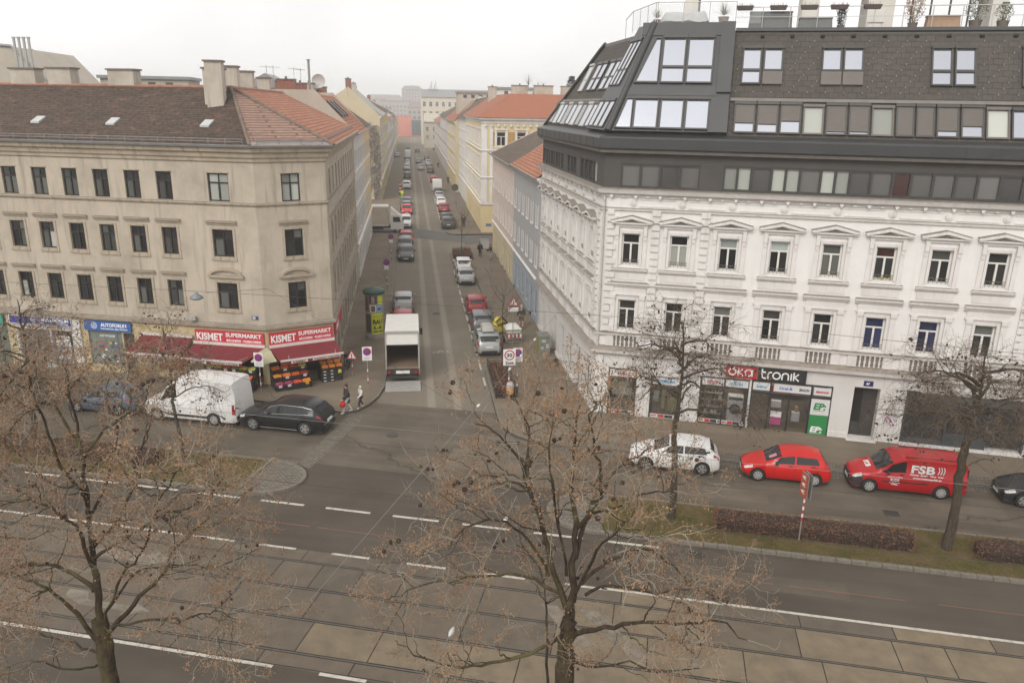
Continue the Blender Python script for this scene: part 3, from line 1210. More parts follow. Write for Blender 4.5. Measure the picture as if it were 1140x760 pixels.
pick = {(0,0): 1,(0,1): 1,(0,2): 1,(0,3): 2,(0,4): 2,(0,5): 2,(1,4): 2,(1,5): 2}
def with_hood(spec,w,kind):
 return {'frame': spec['frame'],'parts': spec['parts'] + [hood_mesh(w,kind)]}

for ri,(z0,z1) in enumerate(rowz):
 hk = ('plain','flat','flat')[ri]
 ha = ('plain','flat','arch')[ri]
 for i,s in enumerate(sA):
  k = pick.get((ri,5 - i if i < 6 else 9),r1.choice((0,0,0,1,2,3,4,5)))
  add_window(L1,F_LA,s,z0,0.97,1.59,with_hood(CS[k],0.97,hk))
 add_window(L1,F_LA,-2.86,z0,1.28,1.59,with_hood(CSW['p' if ri == 0 else 'd'],1.28,ha))
 add_window(L1,F_LC,1.48,z0,1.06,1.59,with_hood(CSW['p2' if ri == 0 else 'd2'],1.06,ha))
 for s in sS:
  add_window(L1,F_LS,s,z0,1.0,1.59,with_hood(r1.choice(CSS),1.0,hk))

# roof
EV = 0.62

def offs(F,d):
 return F.p + F.o * d,F.u

def isec(a,ua,c,uc):
 den = ua.x * uc.y - ua.y * uc.x
 w = c - a
 t = (w.x * uc.y - w.y * uc.x) / den
 return a + ua * t

def v3(p,z):
 return Vector((p.x,p.y,z))

ZE,ZR,DI = 14.2,17.35,-6.0
eA,eC,eS = offs(F_LA,EV),offs(F_LC,EV),offs(F_LS,EV)
pAC = isec(*eA,*eC)
pCS = isec(*eC,*eS)
rA,rS = offs(F_LA,DI),offs(F_LS,DI)
apex = isec(*rA,*rS)
fA,fS = F_LA(-LAL,EV,0).xy,F_LS(LSL,EV,0).xy
gA,gS = F_LA(-LAL,DI,0).xy,F_LS(LSL,DI,0).xy
bA,bS = F_LA(-LAL,DI * 2,0).xy,F_LS(LSL,DI * 2,0).xy
bcorner = isec(*offs(F_LA,DI * 2),*offs(F_LS,DI * 2))
b = MB()
roofpoly(b,(v3(fA,ZE),v3(pAC,ZE),v3(apex,ZR),v3(gA,ZR)),0)
roofpoly(b,(v3(pAC,ZE),v3(pCS,ZE),v3(apex,ZR)),1)
roofpoly(b,(v3(pCS,ZE),v3(fS,ZE),v3(gS,ZR),v3(apex,ZR)),2)
roofpoly(b,(v3(gA,ZR),v3(apex,ZR),v3(bcorner,ZE),v3(bA,ZE)),0)
roofpoly(b,(v3(apex,ZR),v3(gS,ZR),v3(bS,ZE),v3(bcorner,ZE)),0)
L1r = b.build('roof',[T_DARK,T_PINK,T_RED],L1)
b = MB()
RT = mat('ridge_tile',(0.30,0.14,0.09),0.8,0.35,3)
for a,c in ((gA,apex),(apex,gS)):
 b.tube([v3(a,ZR),v3(c,ZR)],0.13,6)
b.build('ridge',RT,L1r)
b = MB()
b.tube([v3(pAC,ZE + 0.02),v3(apex,ZR + 0.02)],0.10,6)
b.tube([v3(pCS,ZE + 0.02),v3(apex,ZR + 0.02)],0.12,6)
b.build('hip_tiles',mat('hip_tile',(0.17,0.12,0.09),0.85,0.35,3),L1r)
b = MB()
for F,s0,s1,a,c in ((F_LA,-LAL,0,0,mA),(F_LC,0,LCL,mA,mS),(F_LS,0,LSL,mS,0)):
 cornice(b,F,s0,s1,[(0.0,14.07),(0.50,14.07),(0.60,14.2),(0.2,14.38),(0.0,14.40)],0,a,c)
b.build('eaves_flashing',ZINC,L1)
kr = (ZR - ZE) / (EV - DI)

def roof_pt(F,s,d):
 return F(s,d,ZE + (EV - d) * kr)

for s in (-14.7,-9.75,-3.75):
 bb = MB()
 q = [roof_pt(F_LA,s,-1.25),roof_pt(F_LA,s + 0.55,-1.25),roof_pt(F_LA,s + 0.55,-1.9),roof_pt(F_LA,s,-1.9)]
 up = Vector((0,0,0.10))
 bb.hexa([p - up for p in q] + [p + up for p in q])
 bb.build('roof_hatch',mat('hatch_glass',(0.45,0.46,0.45),0.3,0.1,3),L1r)

def snowguard(F,s0,s1,d):
 g = MB()
 for k in (0.10,0.24):
  g.tube([roof_pt(F,s0,d) + Vector((0,0,k)),roof_pt(F,s1,d) + Vector((0,0,k))],0.02,4)
 n = int((s1 - s0) / 1.0)
 for i in range(n + 1):
  p = roof_pt(F,s0 + (s1 - s0) * i / n,d)
  g.tube([p,p + Vector((0,0,0.3))],0.02,4)
 g.build('snow_guard',ZINC,L1r)

snowguard(F_LA,-LAL + 0.3,-0.3,0.42)
snowguard(F_LC,0.2,LCL - 0.2,0.42)
snowguard(F_LS,0.6,LSL - 0.5,0.1)

for s,w,h in ((-16.1,1.7,18.35),(-11.7,1.8,18.3),(-18.75,1.8,18.3)):
 q = F_LA(s,DI - 0.3,0)
 chimney(L1r,q.x,q.y,16.2,h,w,0.8,F_LA.phi,P_CHIM,CAPM,pots=0)
q = F_LA(-4.55,DI + 1.3,0)
chimney(L1r,q.x,q.y,15.4,18.35,0.5,1.75,F_LA.phi,P_CHIM,CAPM,pots=1)
for i,(s,h) in enumerate(((3.6,18.75),(8.2,18.65),(13.6,18.55),(21.0,18.35))):
 q = F_LS(s,DI - 0.5,0)
 chimney(L1r,q.x,q.y,15.4,h,0.9,0.95,F_LS.phi,P_CHIM,CAPM,pots=0)
# flue pipes strapped together on the left chimney
g = MB()
q0 = F_LA(-18.75,DI - 0.3,0)
for i in range(4):
 q = F_LA(-19.3 + 0.36 * i,DI - 0.3,0)
 g.cyl((q.x,q.y),0.09,18.4,20.2,8)
 g.cyl((q.x,q.y),0.13,20.2,20.28,8)
g.fbox(Fr((F_LA(-19.3,DI - 0.3,0).x,F_LA(-19.3,DI - 0.3,0).y),F_LA.phi),-0.2,1.3,-0.02,0.02,19.5,19.56)
g.build('flue_pipes',mat('bright_flue',(0.42,0.41,0.39),0.35,0.1,3,metal=0.6),L1r)

# ---- ground floor
def pilaster_wall(name,F,s0,s1,ops,m,z1=3.5,depth=0.5):
 b = MB()
 wall(b,F,s0,s1,0.0,z1,ops,depth,0,0,1)
 return b.build(name,[m,DARKROOM],L1)

opsA = [(-17.0,-12.9,0.15,2.95,0.6),(-11.9,-9.6,0.6,2.78,0.35),(-9.5,-8.75,0.12,2.75,0.5),(-7.3,-5.6,0.55,1.75,0.35),(-4.3,-0.4,0.14,2.45,1.2)]
pilaster_wall('shop_wall',F_LA,-17.6,0,opsA,P_SHOPY)
pilaster_wall('shop_wall',F_LA,-LAL,-17.6,[(-23.4,-18.2,0.6,2.8,0.4)],mat('grey_green_shopfront',(0.11,0.15,0.12),0.6,0.3,3))
pilaster_wall('shop_wall',F_LC,0,LCL,[(0.25,LCL - 0.3,0.14,2.5,1.5)],P_SHOPY)
opsS = [(0.5,1.7,0.14,2.55,0.5)] + [(2.6 + 2.45 * i,4.2 + 2.45 * i,0.5 if i % 3 else 0.14,2.6,0.35) for i in range(9)]
pilaster_wall('shop_wall',F_LS,0,LSL,opsS,plaster('street_base_render',(0.47,0.41,0.33),(0.27,0.22,0.17),0.5,0.5))
b = MB()
for o in opsS[1:]:
 b.fbox(F_LS,o[0] + 0.05,o[1] - 0.05,-0.25,-0.2,o[2] + 0.05,o[3] - 0.05)
b.build('street_shop_panes',G_DARK,L1)

# shop window of the car-number shop
b = MB()
b.fbox(F_LA,-11.9,-9.6,-0.12,-0.06,0.6,0.68)
b.fbox(F_LA,-11.9,-9.6,-0.12,-0.06,2.70,2.78)
for s in (-11.9,-10.02,-9.67):
 b.fbox(F_LA,s,s + 0.07,-0.12,-0.06,0.68,2.70)
sw = b.build('shop_window',mat('grey_shop_frame',(0.16,0.16,0.155),0.5,0.1,4),L1)
b = MB()
b.fbox(F_LA,-11.85,-9.65,-0.10,-0.09,0.66,2.72)
b.build('pane',glass('glass_shop_poster',(0.22,0.27,0.25),0.15),sw)
b = MB()
pc = [mat('poster_' + k,c,0.5,0.1,5) for k,c in (('white',(0.72,0.72,0.70)),('red',(0.5,0.06,0.08)),('blue',(0.05,0.09,0.36)),('yellow',(0.65,0.5,0.08)),('black',(0.03,0.03,0.03)),('green',(0.08,0.3,0.14)),('orange',(0.72,0.26,0.03)))]
pr = random.Random(5)
for i in range(13):
 s = -11.7 + (i % 5) * 0.36 + pr.uniform(0,0.08)
 z = 1.95 - (i // 5) * 0.24 + pr.uniform(0,0.05)
 b.fbox(F_LA,s,s + pr.uniform(0.15,0.28),-0.085,-0.075,z,z + pr.uniform(0.07,0.13),pr.choice((0,1,2,3,4,5)))
for i in range(26):
 s = -11.7 + pr.random() * 1.6
 z = 0.78 + pr.random() * 0.35
 d = pr.uniform(0.0,0.010)
 b.fplate(F_LA,[(s,z),(s + 0.2,z + 0.04),(s + 0.10,z + 0.14),(s - 0.03,z + 0.2 * pr.random() + 0.05)],-0.088 + d,-0.078 + d,pr.choice((4,0,4)))
b.build('poster_print',pc,sw)
SGN_W = mat('sign_letter_white',(0.80,0.80,0.78),0.5,0.03,6)
lettering('AUTOFORUM',0.17,SGN_W,sw,F_LA,-11.2,-0.07,2.42,bold=0.006,wid=1.05)

def sign_board(label,F,s0,s1,z0,z1,m,d0=0.05,th=0.10,cat='shop sign',edge=None,group=None):
 q = F((s0 + s1) / 2,d0,z0)
 t = thing('shop_sign',label,cat,q,0,group)
 b = MB()
 b.fbox(F,s0,s1,d0,d0 + th,z0,z1)
 b.build('panel',m,t)
 if edge:
  b = MB()
  e = 0.04
  for a in ((s0 - e,s1 + e,z0 - e,z0),(s0 - e,s1 + e,z1,z1 + e),(s0 - e,s0,z0,z1),(s1,s1 + e,z0,z1)):
   b.fbox(F,a[0],a[1],d0,d0 + th + 0.02,a[2],a[3])
  b.build('frame',edge,t)
 return t

def emblem(t,F,s,z,r,m,d):
 b = MB()
 n = 12
 pts = []
 for i in range(n * 2):
  rr = r if i % 2 == 0 else r * 0.72
  pts.append((s + rr * sin(pi * i / n),z + rr * cos(pi * i / n)))
 ins = [(s + r * 0.45 * sin(pi * i / n),z + r * 0.45 * cos(pi * i / n)) for i in range(n * 2)]
 for i in range(n * 2):
  j = (i + 1) % (n * 2)
  b.fplate(F,[pts[i],ins[i],ins[j],pts[j]],d,d + 0.012)
 ins2 = [(s + r * 0.3 * sin(pi * i / 8),z + r * 0.3 * cos(pi * i / 8)) for i in range(16)]
 b.fplate(F,ins2[::-1],d,d + 0.012)
 b.build('emblem',m,t)

BLUE1 = mat('sign_blue_dark',(0.035,0.045,0.27),0.45,0.08,4)
BLUE2 = mat('sign_blue',(0.03,0.115,0.36),0.45,0.08,4)
PALEB = mat('sign_pale_blue',(0.42,0.48,0.62),0.5,0.05,4)
t = sign_board('dark blue sign with white letters over the white shopfront with the open door',F_LA,-17.2,-12.9,2.98,3.46,BLUE1,edge=WHITEFR)
lettering('AUTOFORUM',0.30,SGN_W,t,F_LA,-15.0,0.155,3.19,bold=0.011,wid=1.95)
lettering('Kennzeichen aller Marken',0.13,SGN_W,t,F_LA,-15.0,0.155,3.05,bold=0.004,wid=1.9)
emblem(t,F_LA,-15.55,3.23,0.22,PALEB,0.153)
t = sign_board('lighter blue sign with white letters over the poster-covered shop window',F_LA,-12.0,-8.82,2.86,3.46,BLUE2)
lettering('AUTOFORUM',0.30,SGN_W,t,F_LA,-10.85,0.155,3.14,bold=0.011,wid=1.75)
lettering('Kennzeichen aller Marken',0.13,SGN_W,t,F_LA,-10.85,0.155,2.97,bold=0.004,wid=1.8)
emblem(t,F_LA,-11.3,3.18,0.25,PALEB,0.153)
# white shopfront with an open door and posters
b = MB()
for s in (-17.0,-14.6,-13.05):
 b.fbox(F_LA,s,s + 0.14,-0.3,0.02,0.15,2.95)
b.fbox(F_LA,-16.86,-13.05,-0.3,0.015,2.62,2.95)
b.fbox(F_LA,-16.86,-14.6,-0.3,0.015,0.15,0.7)
sf = b.build('shopfront',mat('white_shopfront',(0.62,0.62,0.60),0.5,0.1,3),L1)
b = MB()
b.fbox(F_LA,-16.86,-14.6,-0.16,-0.14,0.7,2.62)
b.build('pane',G_GREY,sf)
b = MB()
b.fbox(F_LA,-14.2,-13.2,0.03,0.05,0.5,2.3,0)
b.fbox(F_LA,-14.05,-13.5,0.055,0.06,1.5,1.62,2)
b.fbox(F_LA,-13.6,-13.4,0.055,0.06,1.18,1.35,2)
b.fbox(F_LA,-14.1,-13.3,0.055,0.06,0.55,0.7,2)
b.fbox(F_LA,-14.46,-14.26,0.0,0.05,0.6,2.4,2)
b.build('posters',pc,sf)
b = MB()
b.fbox(F_LA,-12.85,-12.35,0,0.10,0.12,3.45)
b.build('white_pillar',mat('painted_pillar',(0.62,0.61,0.57),0.6,0.2,3),L1)
# door of the yellow shop
b = MB()
b.fbox(F_LA,-9.45,-8.8,-0.22,-0.18,0.12,2.7)
b.build('shop_door',mat('brown_door',(0.07,0.055,0.045),0.5,0.2,3),L1)
b = MB()
b.fbox(F_LA,-7.3,-5.6,-0.12,-0.08,0.55,1.75)
b.build('red_window_panel',mat('red_panel',(0.36,0.055,0.03),0.5,0.25,4),L1)
# green sign and awning at the left edge of the picture
t = thing('shop_sign','turquoise shop sign with a dark figure at the left end of the corner house','shop sign',F_LA(-19.5,0.05,2.8))
b = MB()
b.fbox(F_LA,-22.5,-17.75,0.05,0.18,2.85,3.42)
b.fplate(F_LA,[(-18.4,2.5),(-17.8,2.6),(-17.75,2.85),(-18.9,2.85)][::1],0.06,0.17)
b.build('panel',mat('turquoise_sign',(0.02,0.33,0.25),0.5,0.12,3),t)
b = MB()
b.fplate(F_LA,[(-18.6,2.95),(-18.2,2.95),(-18.1,3.2),(-18.3,3.32),(-18.55,3.25)],0.182,0.20)
b.build('figure',BLK,t)
t = thing('house_number','small blue house number plate on the corner house beside the chamfer','number plate',F_LA(-0.65,0.02,4.2))
b = MB()
b.fbox(F_LA,-0.83,-0.42,0.0,0.03,4.16,4.38)
b.build('plate',mat('plate_dull_blue',(0.04,0.06,0.17),0.6,0.1,4),t)
lettering('22',0.20,SGN_W,t,F_LA,-0.78,0.035,4.21,bold=0.006)
t = thing('wall_lamp','white box floodlight on the corner house wall above the awning seam','lamp',F_LA(-4.6,0.0,3.9))
b = MB()
b.fbox(F_LA,-4.75,-4.35,0.12,0.32,3.95,4.2)
b.fbox(F_LA,-4.6,-4.5,0,0.12,4.02,4.1)
b.build('housing',mat('lamp_housing',(0.4,0.38,0.35),0.5,0.1,3),t)

# supermarket signs
KRED = mat('sign_red',(0.50,0.035,0.055),0.5,0.08,3)
for F,s0,s1,lab in ((F_LA,-4.55,-0.12,'red supermarket sign with white letters on the avenue side of the corner house'),
      (F_LC,0.12,3.98,'red supermarket sign with white letters across the slanted corner of the house')):
 t = sign_board(lab,F,s0,s1,2.62,3.36,KRED,d0=0.04)
 L = s1 - s0
 lettering('KISMET',0.62,SGN_W,t,F,s0 + 0.10,0.145,2.76,bold=0.018,wid=L * 0.385)
 lettering('SUPERMARKT',0.34,SGN_W,t,F,s0 + L * 0.45,0.145,3.03,bold=0.009,wid=L * 0.52)
 lettering('BÄCKEREI · FLEISCHEREI',0.19,SGN_W,t,F,s0 + L * 0.46,0.145,2.74,bold=0.005,wid=L * 0.50)
t = sign_board('red shop sign on the side-street flank of the corner house',F_LS,0.3,5.2,2.66,3.36,KRED,d0=0.04)
lettering('KISMET',0.5,SGN_W,t,F_LS,0.6,0.145,2.8,bold=0.014,wid=1.8)

# awnings
AWN = mat('awning_burgundy',(0.165,0.017,0.022),0.85,0.12,2.5,bump=0.1)
AWNW = mat('awning_white_trim',(0.62,0.58,0.54),0.7,0.1,4)

def awning(label,F,s0,s1,zb,zf,proj,words=True,sk0=0.0,sk1=0.0):
 t = thing('awning',label,'awning',F((s0 + s1) / 2,0.1,zb),0)
 n = 8
 b = MB()
 P = []
 for i in range(n + 1):
  k = i / n
  d = 0.14 + (proj - 0.14) * k
  z = zb + (zf - zb) * k - 0.10 * sin(pi * k)
  P.append((F(s0 + sk0 * k,d,z),F(s1 + sk1 * k,d,z)))
 for i in range(n):
  a,c = P[i],P[i + 1]
  up = Vector((0,0,-0.02))
  b.add((a[0],a[1],c[1],c[0]),((3,2,1,0),),0,True)
  b.add((a[0] + up,a[1] + up,c[1] + up,c[0] + up),((0,1,2,3),),0,True)
 b.build('canvas',AWN,t)
 f0,f1 = s0 + sk0,s1 + sk1
 b = MB()
 m = int((f1 - f0) / 0.22)
 for i in range(m):
  a = f0 + (f1 - f0) * i / m
  c = f0 + (f1 - f0) * (i + 1) / m
  b.fplate(F,[(a,zf - 0.02),(a,zf - 0.21),((a + c) / 2,zf - 0.26),(c,zf - 0.21),(c,zf - 0.02)],proj,proj + 0.012)
 b.build('valance',AWN,t)
 b = MB()
 b.fbox(F,f0,f1,proj - 0.06,proj + 0.03,zf - 0.03,zf + 0.06)
 b.fbox(F,s0,s1,0.12,0.24,zb - 0.06,zb + 0.10)
 b.build('rail',AWNW,t)
 b = MB()
 for s,e in ((s0 + 0.5,f0 + 0.5),(s1 - 0.5,f1 - 0.5)):
  b.tube([F(s,0.1,zb - 0.15),F((s + e) / 2 + 0.3,proj * 0.5,(zb + zf) / 2 - 0.12),F(e,proj - 0.03,zf - 0.02)],0.03,6)
 b.build('arms',ZINC,t)
 if words:
  w = f1 - f0
  b = MB()
  b.fbox(F,f0 + w * 0.16,f0 + w * 0.42,proj + 0.014,proj + 0.02,zf - 0.20,zf - 0.05)
  b.fbox(F,f0 + w * 0.50,f0 + w * 0.95,proj + 0.014,proj + 0.02,zf - 0.18,zf - 0.06)
  b.build('valance_strip',AWNW,t)
  lettering('KISMET',0.15,AWN,t,F,f0 + w * 0.19,proj + 0.024,zf - 0.18,bold=0.005,wid=w * 0.20)
  lettering('SUPERMARKT & BÄCKEREI',0.10,AWN,t,F,f0 + w * 0.52,proj + 0.024,zf - 0.155,bold=0.003,wid=w * 0.41)
 return t

awning('burgundy awning over the yellow wall left of the supermarket signs',F_LA,-8.05,-4.72,2.88,2.07,1.65,True,-0.30,-0.05)
awning('burgundy awning below the avenue-side supermarket sign behind the white van',F_LA,-4.68,-0.05,2.55,1.98,1.65,True,0.0,-0.75)
awning('burgundy awning on the slanted corner over the orange crates',F_LC,0.08,4.05,2.52,2.0,1.6,True,0.30,0.10)
t = thing('canvas_corner_cover','cream canvas cover bridging the gap between the two corner awnings','awning',(LB.x + 0.2,LB.y - 0.5,2.4))
b = MB()
q0,q1 = F_LA(-0.06,0.15,2.52),F_LC(0.05,0.15,2.52)
e0,e1 = F_LA(-0.42,1.35,1.98),F_LC(0.22,1.35,1.98)
mid = (e0 + e1) / 2 + (F_LA.o.to_3d() + F_LC.o.to_3d()) * 0.12 + Vector((0,0,-0.15))
top = (q0 + q1) / 2 + Vector((0,0,0.02))
ring = [e0,(e0 * 0.5 + mid * 0.5) + Vector((0,0,0.04)),mid,(e1 * 0.5 + mid * 0.5) + Vector((0,0,0.04)),e1]
half = [top.lerp(p,0.45) + Vector((0,0,0.13)) for p in ring]
for i in range(4):
 for A,B in ((half,ring),):
  b.add((A[i],A[i + 1],B[i + 1],B[i]),((3,2,1,0),),0,True)
  b.add([p + Vector((0,0,-0.02)) for p in (A[i],A[i + 1],B[i + 1],B[i])],((0,1,2,3),),0,True)
 b.add((top,half[i],half[i + 1]),((0,1,2),),0,True)
b.build('canvas',mat('cream_canvas',(0.40,0.37,0.24),0.8,0.15,3),t)

# ------------------------------------------------------------------ the white house on the right with the dark attic
P_W = plaster('white_render',(0.77,0.75,0.73),(0.62,0.59,0.555),0.45,0.5)
P_WT = plaster('white_stucco_trim',(0.72,0.695,0.67),(0.45,0.41,0.365),0.5,0.6)
P_WG = plaster('white_ground_floor',(0.66,0.64,0.615),(0.52,0.49,0.455),0.5,0.5)
DKM = mat('dark_metal_cladding',(0.048,0.049,0.049),0.45,0.12,0.8,metal=0.2)
DKM2 = mat('dark_attic_render',(0.070,0.064,0.057),0.8,0.15,0.8)
DKF = mat('dark_aluminium_frame',(0.055,0.051,0.047),0.45,0.1,3,metal=0.2)
SHUT = mat('roller_shutter',(0.125,0.108,0.093),0.55,0.08,2)
SHING = tiles('diamond_shingles',(0.092,0.080,0.071),(0.080,0.070,0.062),(0.105,0.088,0.076),0.42,0.30,0.010,0.6,0.2)
LEDGEL = mat('ledge_edge',(0.17,0.155,0.135),0.6,0.2,2)

m,n_,l_,b_ = nt('glass_solar_coated')
b_.inputs['Base Color'].default_value = (0.49,0.505,0.55,1)
b_.inputs['Metallic'].default_value = 0.9
b_.inputs['Roughness'].default_value = 0.06
MATS['glass_solar_coated'] = G_SOLAR = m
m,n_,l_,b_ = nt('glass_half_mirror')
b_.inputs['Base Color'].default_value = (0.20,0.20,0.20,1)
b_.inputs['Metallic'].default_value = 0.5
b_.inputs['Roughness'].default_value = 0.08
MATS['glass_half_mirror'] = G_HALF = m

RC = Vector((9.95,39.6))
F_RA = Fr(RC,radians(-21))
RAL = 30.0
RSL = 17.4
RFAR = RC + Vector((cos(radians(91)),sin(radians(91)))) * RSL
F_RS = Fr(RFAR,radians(-89))

class Slope(Fr):
 """a sloping roof face: z still measures height, d is out along the face's normal"""
 def __init__(self,p0,phi,a0,z0,k):
  super().__init__(p0,phi)
  self.a0,self.z0,self.k = a0,z0,k
  L = sqrt(1 + k * k)
  self.no,self.nz = 1 / L,k / L

 def __call__(self,s,d,z):
  ins = self.a0 + self.k * (z - self.z0)
  q = self.p + self.u * s + self.o * (d * self.no - ins)
  return Vector((q.x,q.y,z + d * self.nz))

F_MA = Slope(RC,radians(-21),0.15,15.3,0.51)
F_MS = Slope(RFAR,radians(-89),0.15,15.3,0.51)
ins = lambda z: 0.15 + 0.51 * (z - 15.3)
HT = 1 / math.tan(radians(56))
hipA = lambda z: ins(z) * HT                 # where the hip runs, on the avenue face
hipS = lambda z: RSL - ins(z) * HT           # and on the street face

R1 = thing('apartment_house','white stucco apartment house with a dark metal mansard and a roof terrace','apartment house',(RC.x,RC.y,0))

wx = [1.10 + 2.482 * i for i in range(12)]           # left edges of the windows, 0.95 wide
wz = ((8.60,10.28),(5.03,6.72))
xs = [0.95 + 2.36 * i for i in range(7)]
opsA = [(x,x + 0.95,z0,z1) for x in wx for z0,z1 in wz]
opsS = [(x,x + 1.0,z0,z1) for x in xs for z0,z1 in wz]
b = MB()
wall(b,F_RA,0,RAL,3.6,12.5,opsA,0.5,0,0,1)
wall(b,F_RS,0,RSL,3.6,12.5,opsS,0.5,0,0,1)
q = [F_RA(RAL,0,0),F_RA(RAL,-12,0)]
b.quad(q[0],q[1],v3(q[1].xy,20.4),v3(q[0].xy,20.4),0)
q = [F_RS(0,0,0),F_RS(0,-12,0)]
b.quad(q[1],q[0],v3(q[0].xy,15),v3(q[1].xy,15),0)
b.build('upper_wall',[P_W,DARKROOM],R1)

# cornices
mR = math.tan(radians(68) / 2)      # mitre at the acute corner
b = MB()
main = [(0,12.1),(0.06,12.12),(0.10,12.24),(0.30,12.34),(0.38,12.50),(0.42,12.56),(0,12.6)]
fr1 = [(0,11.42),(0.10,11.46),(0.13,11.56),(0,11.6)]
bal0 = [(0,3.55),(0.12,3.62),(0.30,3.72),(0.34,3.84),(0.36,3.90),(0.0,4.10)]
bal1 = [(0,4.70),(0.16,4.72),(0.19,4.82),(0,4.88)]
bal2 = [(0,7.98),(0.04,8.0),(0.04,8.06),(0,8.08)]
for pr in (main,fr1,bal0,bal1):
 cornice(b,F_RA,0,RAL,pr,0,mR,0,1)
 cornice(b,F_RS,0,RSL,pr,0,0,mR,1)
for F,L in ((F_RA,RAL),(F_RS,RSL)):
 n = int(L / 0.62)
 for i in range(n):
  s = 0.35 + 0.62 * i
  if i % 2 == 0:
   b.fplate(F,[(s,12.26),(s + 0.06,12.12),(s + 0.14,12.12),(s + 0.2,12.26)],0.08,0.24)
  else:
   b.fbox(F,s + 0.02,s + 0.18,0.06,0.13,12.14,12.24)
RECESS = mat('stucco_recess',(0.24,0.21,0.175),0.9,0.2,4)
LEADT = mat('hood_flashing',(0.25,0.215,0.18),0.85,0.25,3)
b.build('cornice',[P_WT,LEADT],R1)

# stucco round the windows
b = MB()

def tri_ped(F,c,z,w=1.04,h=0.36,d=0.30):
 b.fplate(F,[(c - w,z),(c + w,z),(c + w,z + 0.07),(c - w,z + 0.07)],0,d * 0.8)
 b.fplate(F,[(c - w - 0.04,z + 0.075),(c - w + 0.16,z + 0.075),(c,z + h - 0.08),(c,z + h + 0.08),(c - w - 0.04,z + 0.17)],0,d)
 b.fplate(F,[(c,z + h + 0.08),(c,z + h - 0.08),(c + w - 0.16,z + 0.075),(c + w + 0.04,z + 0.075),(c + w + 0.04,z + 0.17)],0,d)
 b.fplate(F,[(c - w - 0.06,z + 0.173),(c,z + h + 0.083),(c,z + h + 0.105),(c - w - 0.06,z + 0.195)],0,d + 0.02,2)
 b.fplate(F,[(c,z + h + 0.105),(c,z + h + 0.083),(c + w + 0.06,z + 0.173),(c + w + 0.06,z + 0.195)],0,d + 0.02,2)
 b.fplate(F,[(c - w + 0.2,z + 0.075),(c + w - 0.2,z + 0.075),(c,z + h - 0.1)],0,0.06)
 b.fplate(F,[(c - 0.36,z + 0.09),(c + 0.36,z + 0.09),(c,z + 0.21)],0.06,0.10,1)

def up_window(F,x,w,d=0.30):
 c = x + w / 2
 tri_ped(F,c,10.78,d=d)
 b.fbox(F,c - 0.84,c + 0.84,0,0.10,10.62,10.78)
 for sg in (-1,1):
  b.fbox(F,c + sg * 0.73 - 0.10,c + sg * 0.73 + 0.10,0,0.07,8.42,10.5)
  b.fbox(F,c + sg * 0.73 - 0.09,c + sg * 0.73 + 0.09,0.07,0.17,10.18,10.62)
  b.fbox(F,c + sg * 0.73 - 0.07,c + sg * 0.73 + 0.07,0.07,0.12,9.95,10.18)
  b.fbox(F,c + sg * (w / 2 + 0.06) - 0.06,c + sg * (w / 2 + 0.06) + 0.06,0,0.05,8.6,10.28)
 b.fbox(F,c - w / 2 - 0.12,c + w / 2 + 0.12,0,0.055,10.28,10.42)
 cornice(b,F,c - 0.95,c + 0.95,[(0,8.22),(0.12,8.26),(0.18,8.36),(0.18,8.42),(0,8.44)],top=2)
 b.fbox(F,c - 0.85,c + 0.85,0,0.04,7.8,8.2)

def low_window(F,x,w):
 c = x + w / 2
 cornice(b,F,c - 1.10,c + 1.10,[(0,7.38),(0.10,7.40),(0.16,7.52),(0.24,7.56),(0.26,7.66),(0,7.70)],top=2)
 b.fbox(F,c - 0.95,c + 0.95,0,0.08,7.06,7.38)
 b.fbox(F,c - 1.0,c + 1.0,0,0.12,6.98,7.06)
 for sg in (-1,1):
  b.fbox(F,c + sg * 0.78 - 0.13,c + sg * 0.78 + 0.13,0,0.09,4.90,6.78)
  b.fbox(F,c + sg * 0.78 - 0.15,c + sg * 0.78 + 0.15,0,0.15,6.78,6.98)
  b.fbox(F,c + sg * (w / 2 + 0.06) - 0.06,c + sg * (w / 2 + 0.06) + 0.06,0,0.05,5.03,6.72)
 b.fbox(F,c - w / 2 - 0.12,c + w / 2 + 0.12,0,0.055,6.72,6.86)
 # balustrade panel below
 for sg in (-1,1):
  b.fbox(F,c + sg * 0.84 - 0.22,c + sg * 0.84 + 0.22,0,0.10,4.10,4.70)
 for i in range(5):
  s = c - 0.46 + 0.23 * i
  q = F(s,0.09,4.12)
  b.lathe((q.x,q.y,q.z),((0.05,0),(0.05,0.06),(0.03,0.10),(0.065,0.24),(0.03,0.42),(0.05,0.5),(0.05,0.58)),8)
 b.fbox(F,c - 0.6,c + 0.6,0,0.02,4.12,4.68,1)

for F,X,w in ((F_RA,wx,0.95),(F_RS,xs,1.0)):
 for x in X:
  b = MB()
  c = x + w / 2
  for r,d0,d1 in ((0.17,0,0.07),(0.09,0.07,0.11)):
   b.fplate(F,[(c + r * cos(2 * pi * i / 12),11.86 + r * sin(2 * pi * i / 12)) for i in range(12)],d0,d1)
  b.build('medallion',P_WT,R1)
  for z0,z1 in ((11.66,11.71),(12.01,12.06)):
   b = MB()
   b.fbox(F,c + 0.32,c + 2.16,0,0.035,z0,z1)
   b.build('frieze_moulding',P_WT,R1)
for F,s0,sg in ((F_RA,0.28,1),(F_RS,RSL - 0.28,-1),(F_RA,20.3,1),(F_RS,0.45,1),(F_RA,2.59,2),(F_RA,5.07,2)):
 z = 4.95
 k = 0
 b = MB()
 while z < 11.3:
  w = 0.44 if sg == 2 else (0.52 if k % 2 == 0 else 0.36)
  a,c = sorted((s0,s0 + (1 if sg > 0 else -1) * w))
  b.fbox(F,a,c,0,0.12,z,z + 0.285)
  z += 0.37
  k += 1
 b.build('quoin_strip',P_WT,R1)
STUC = {}
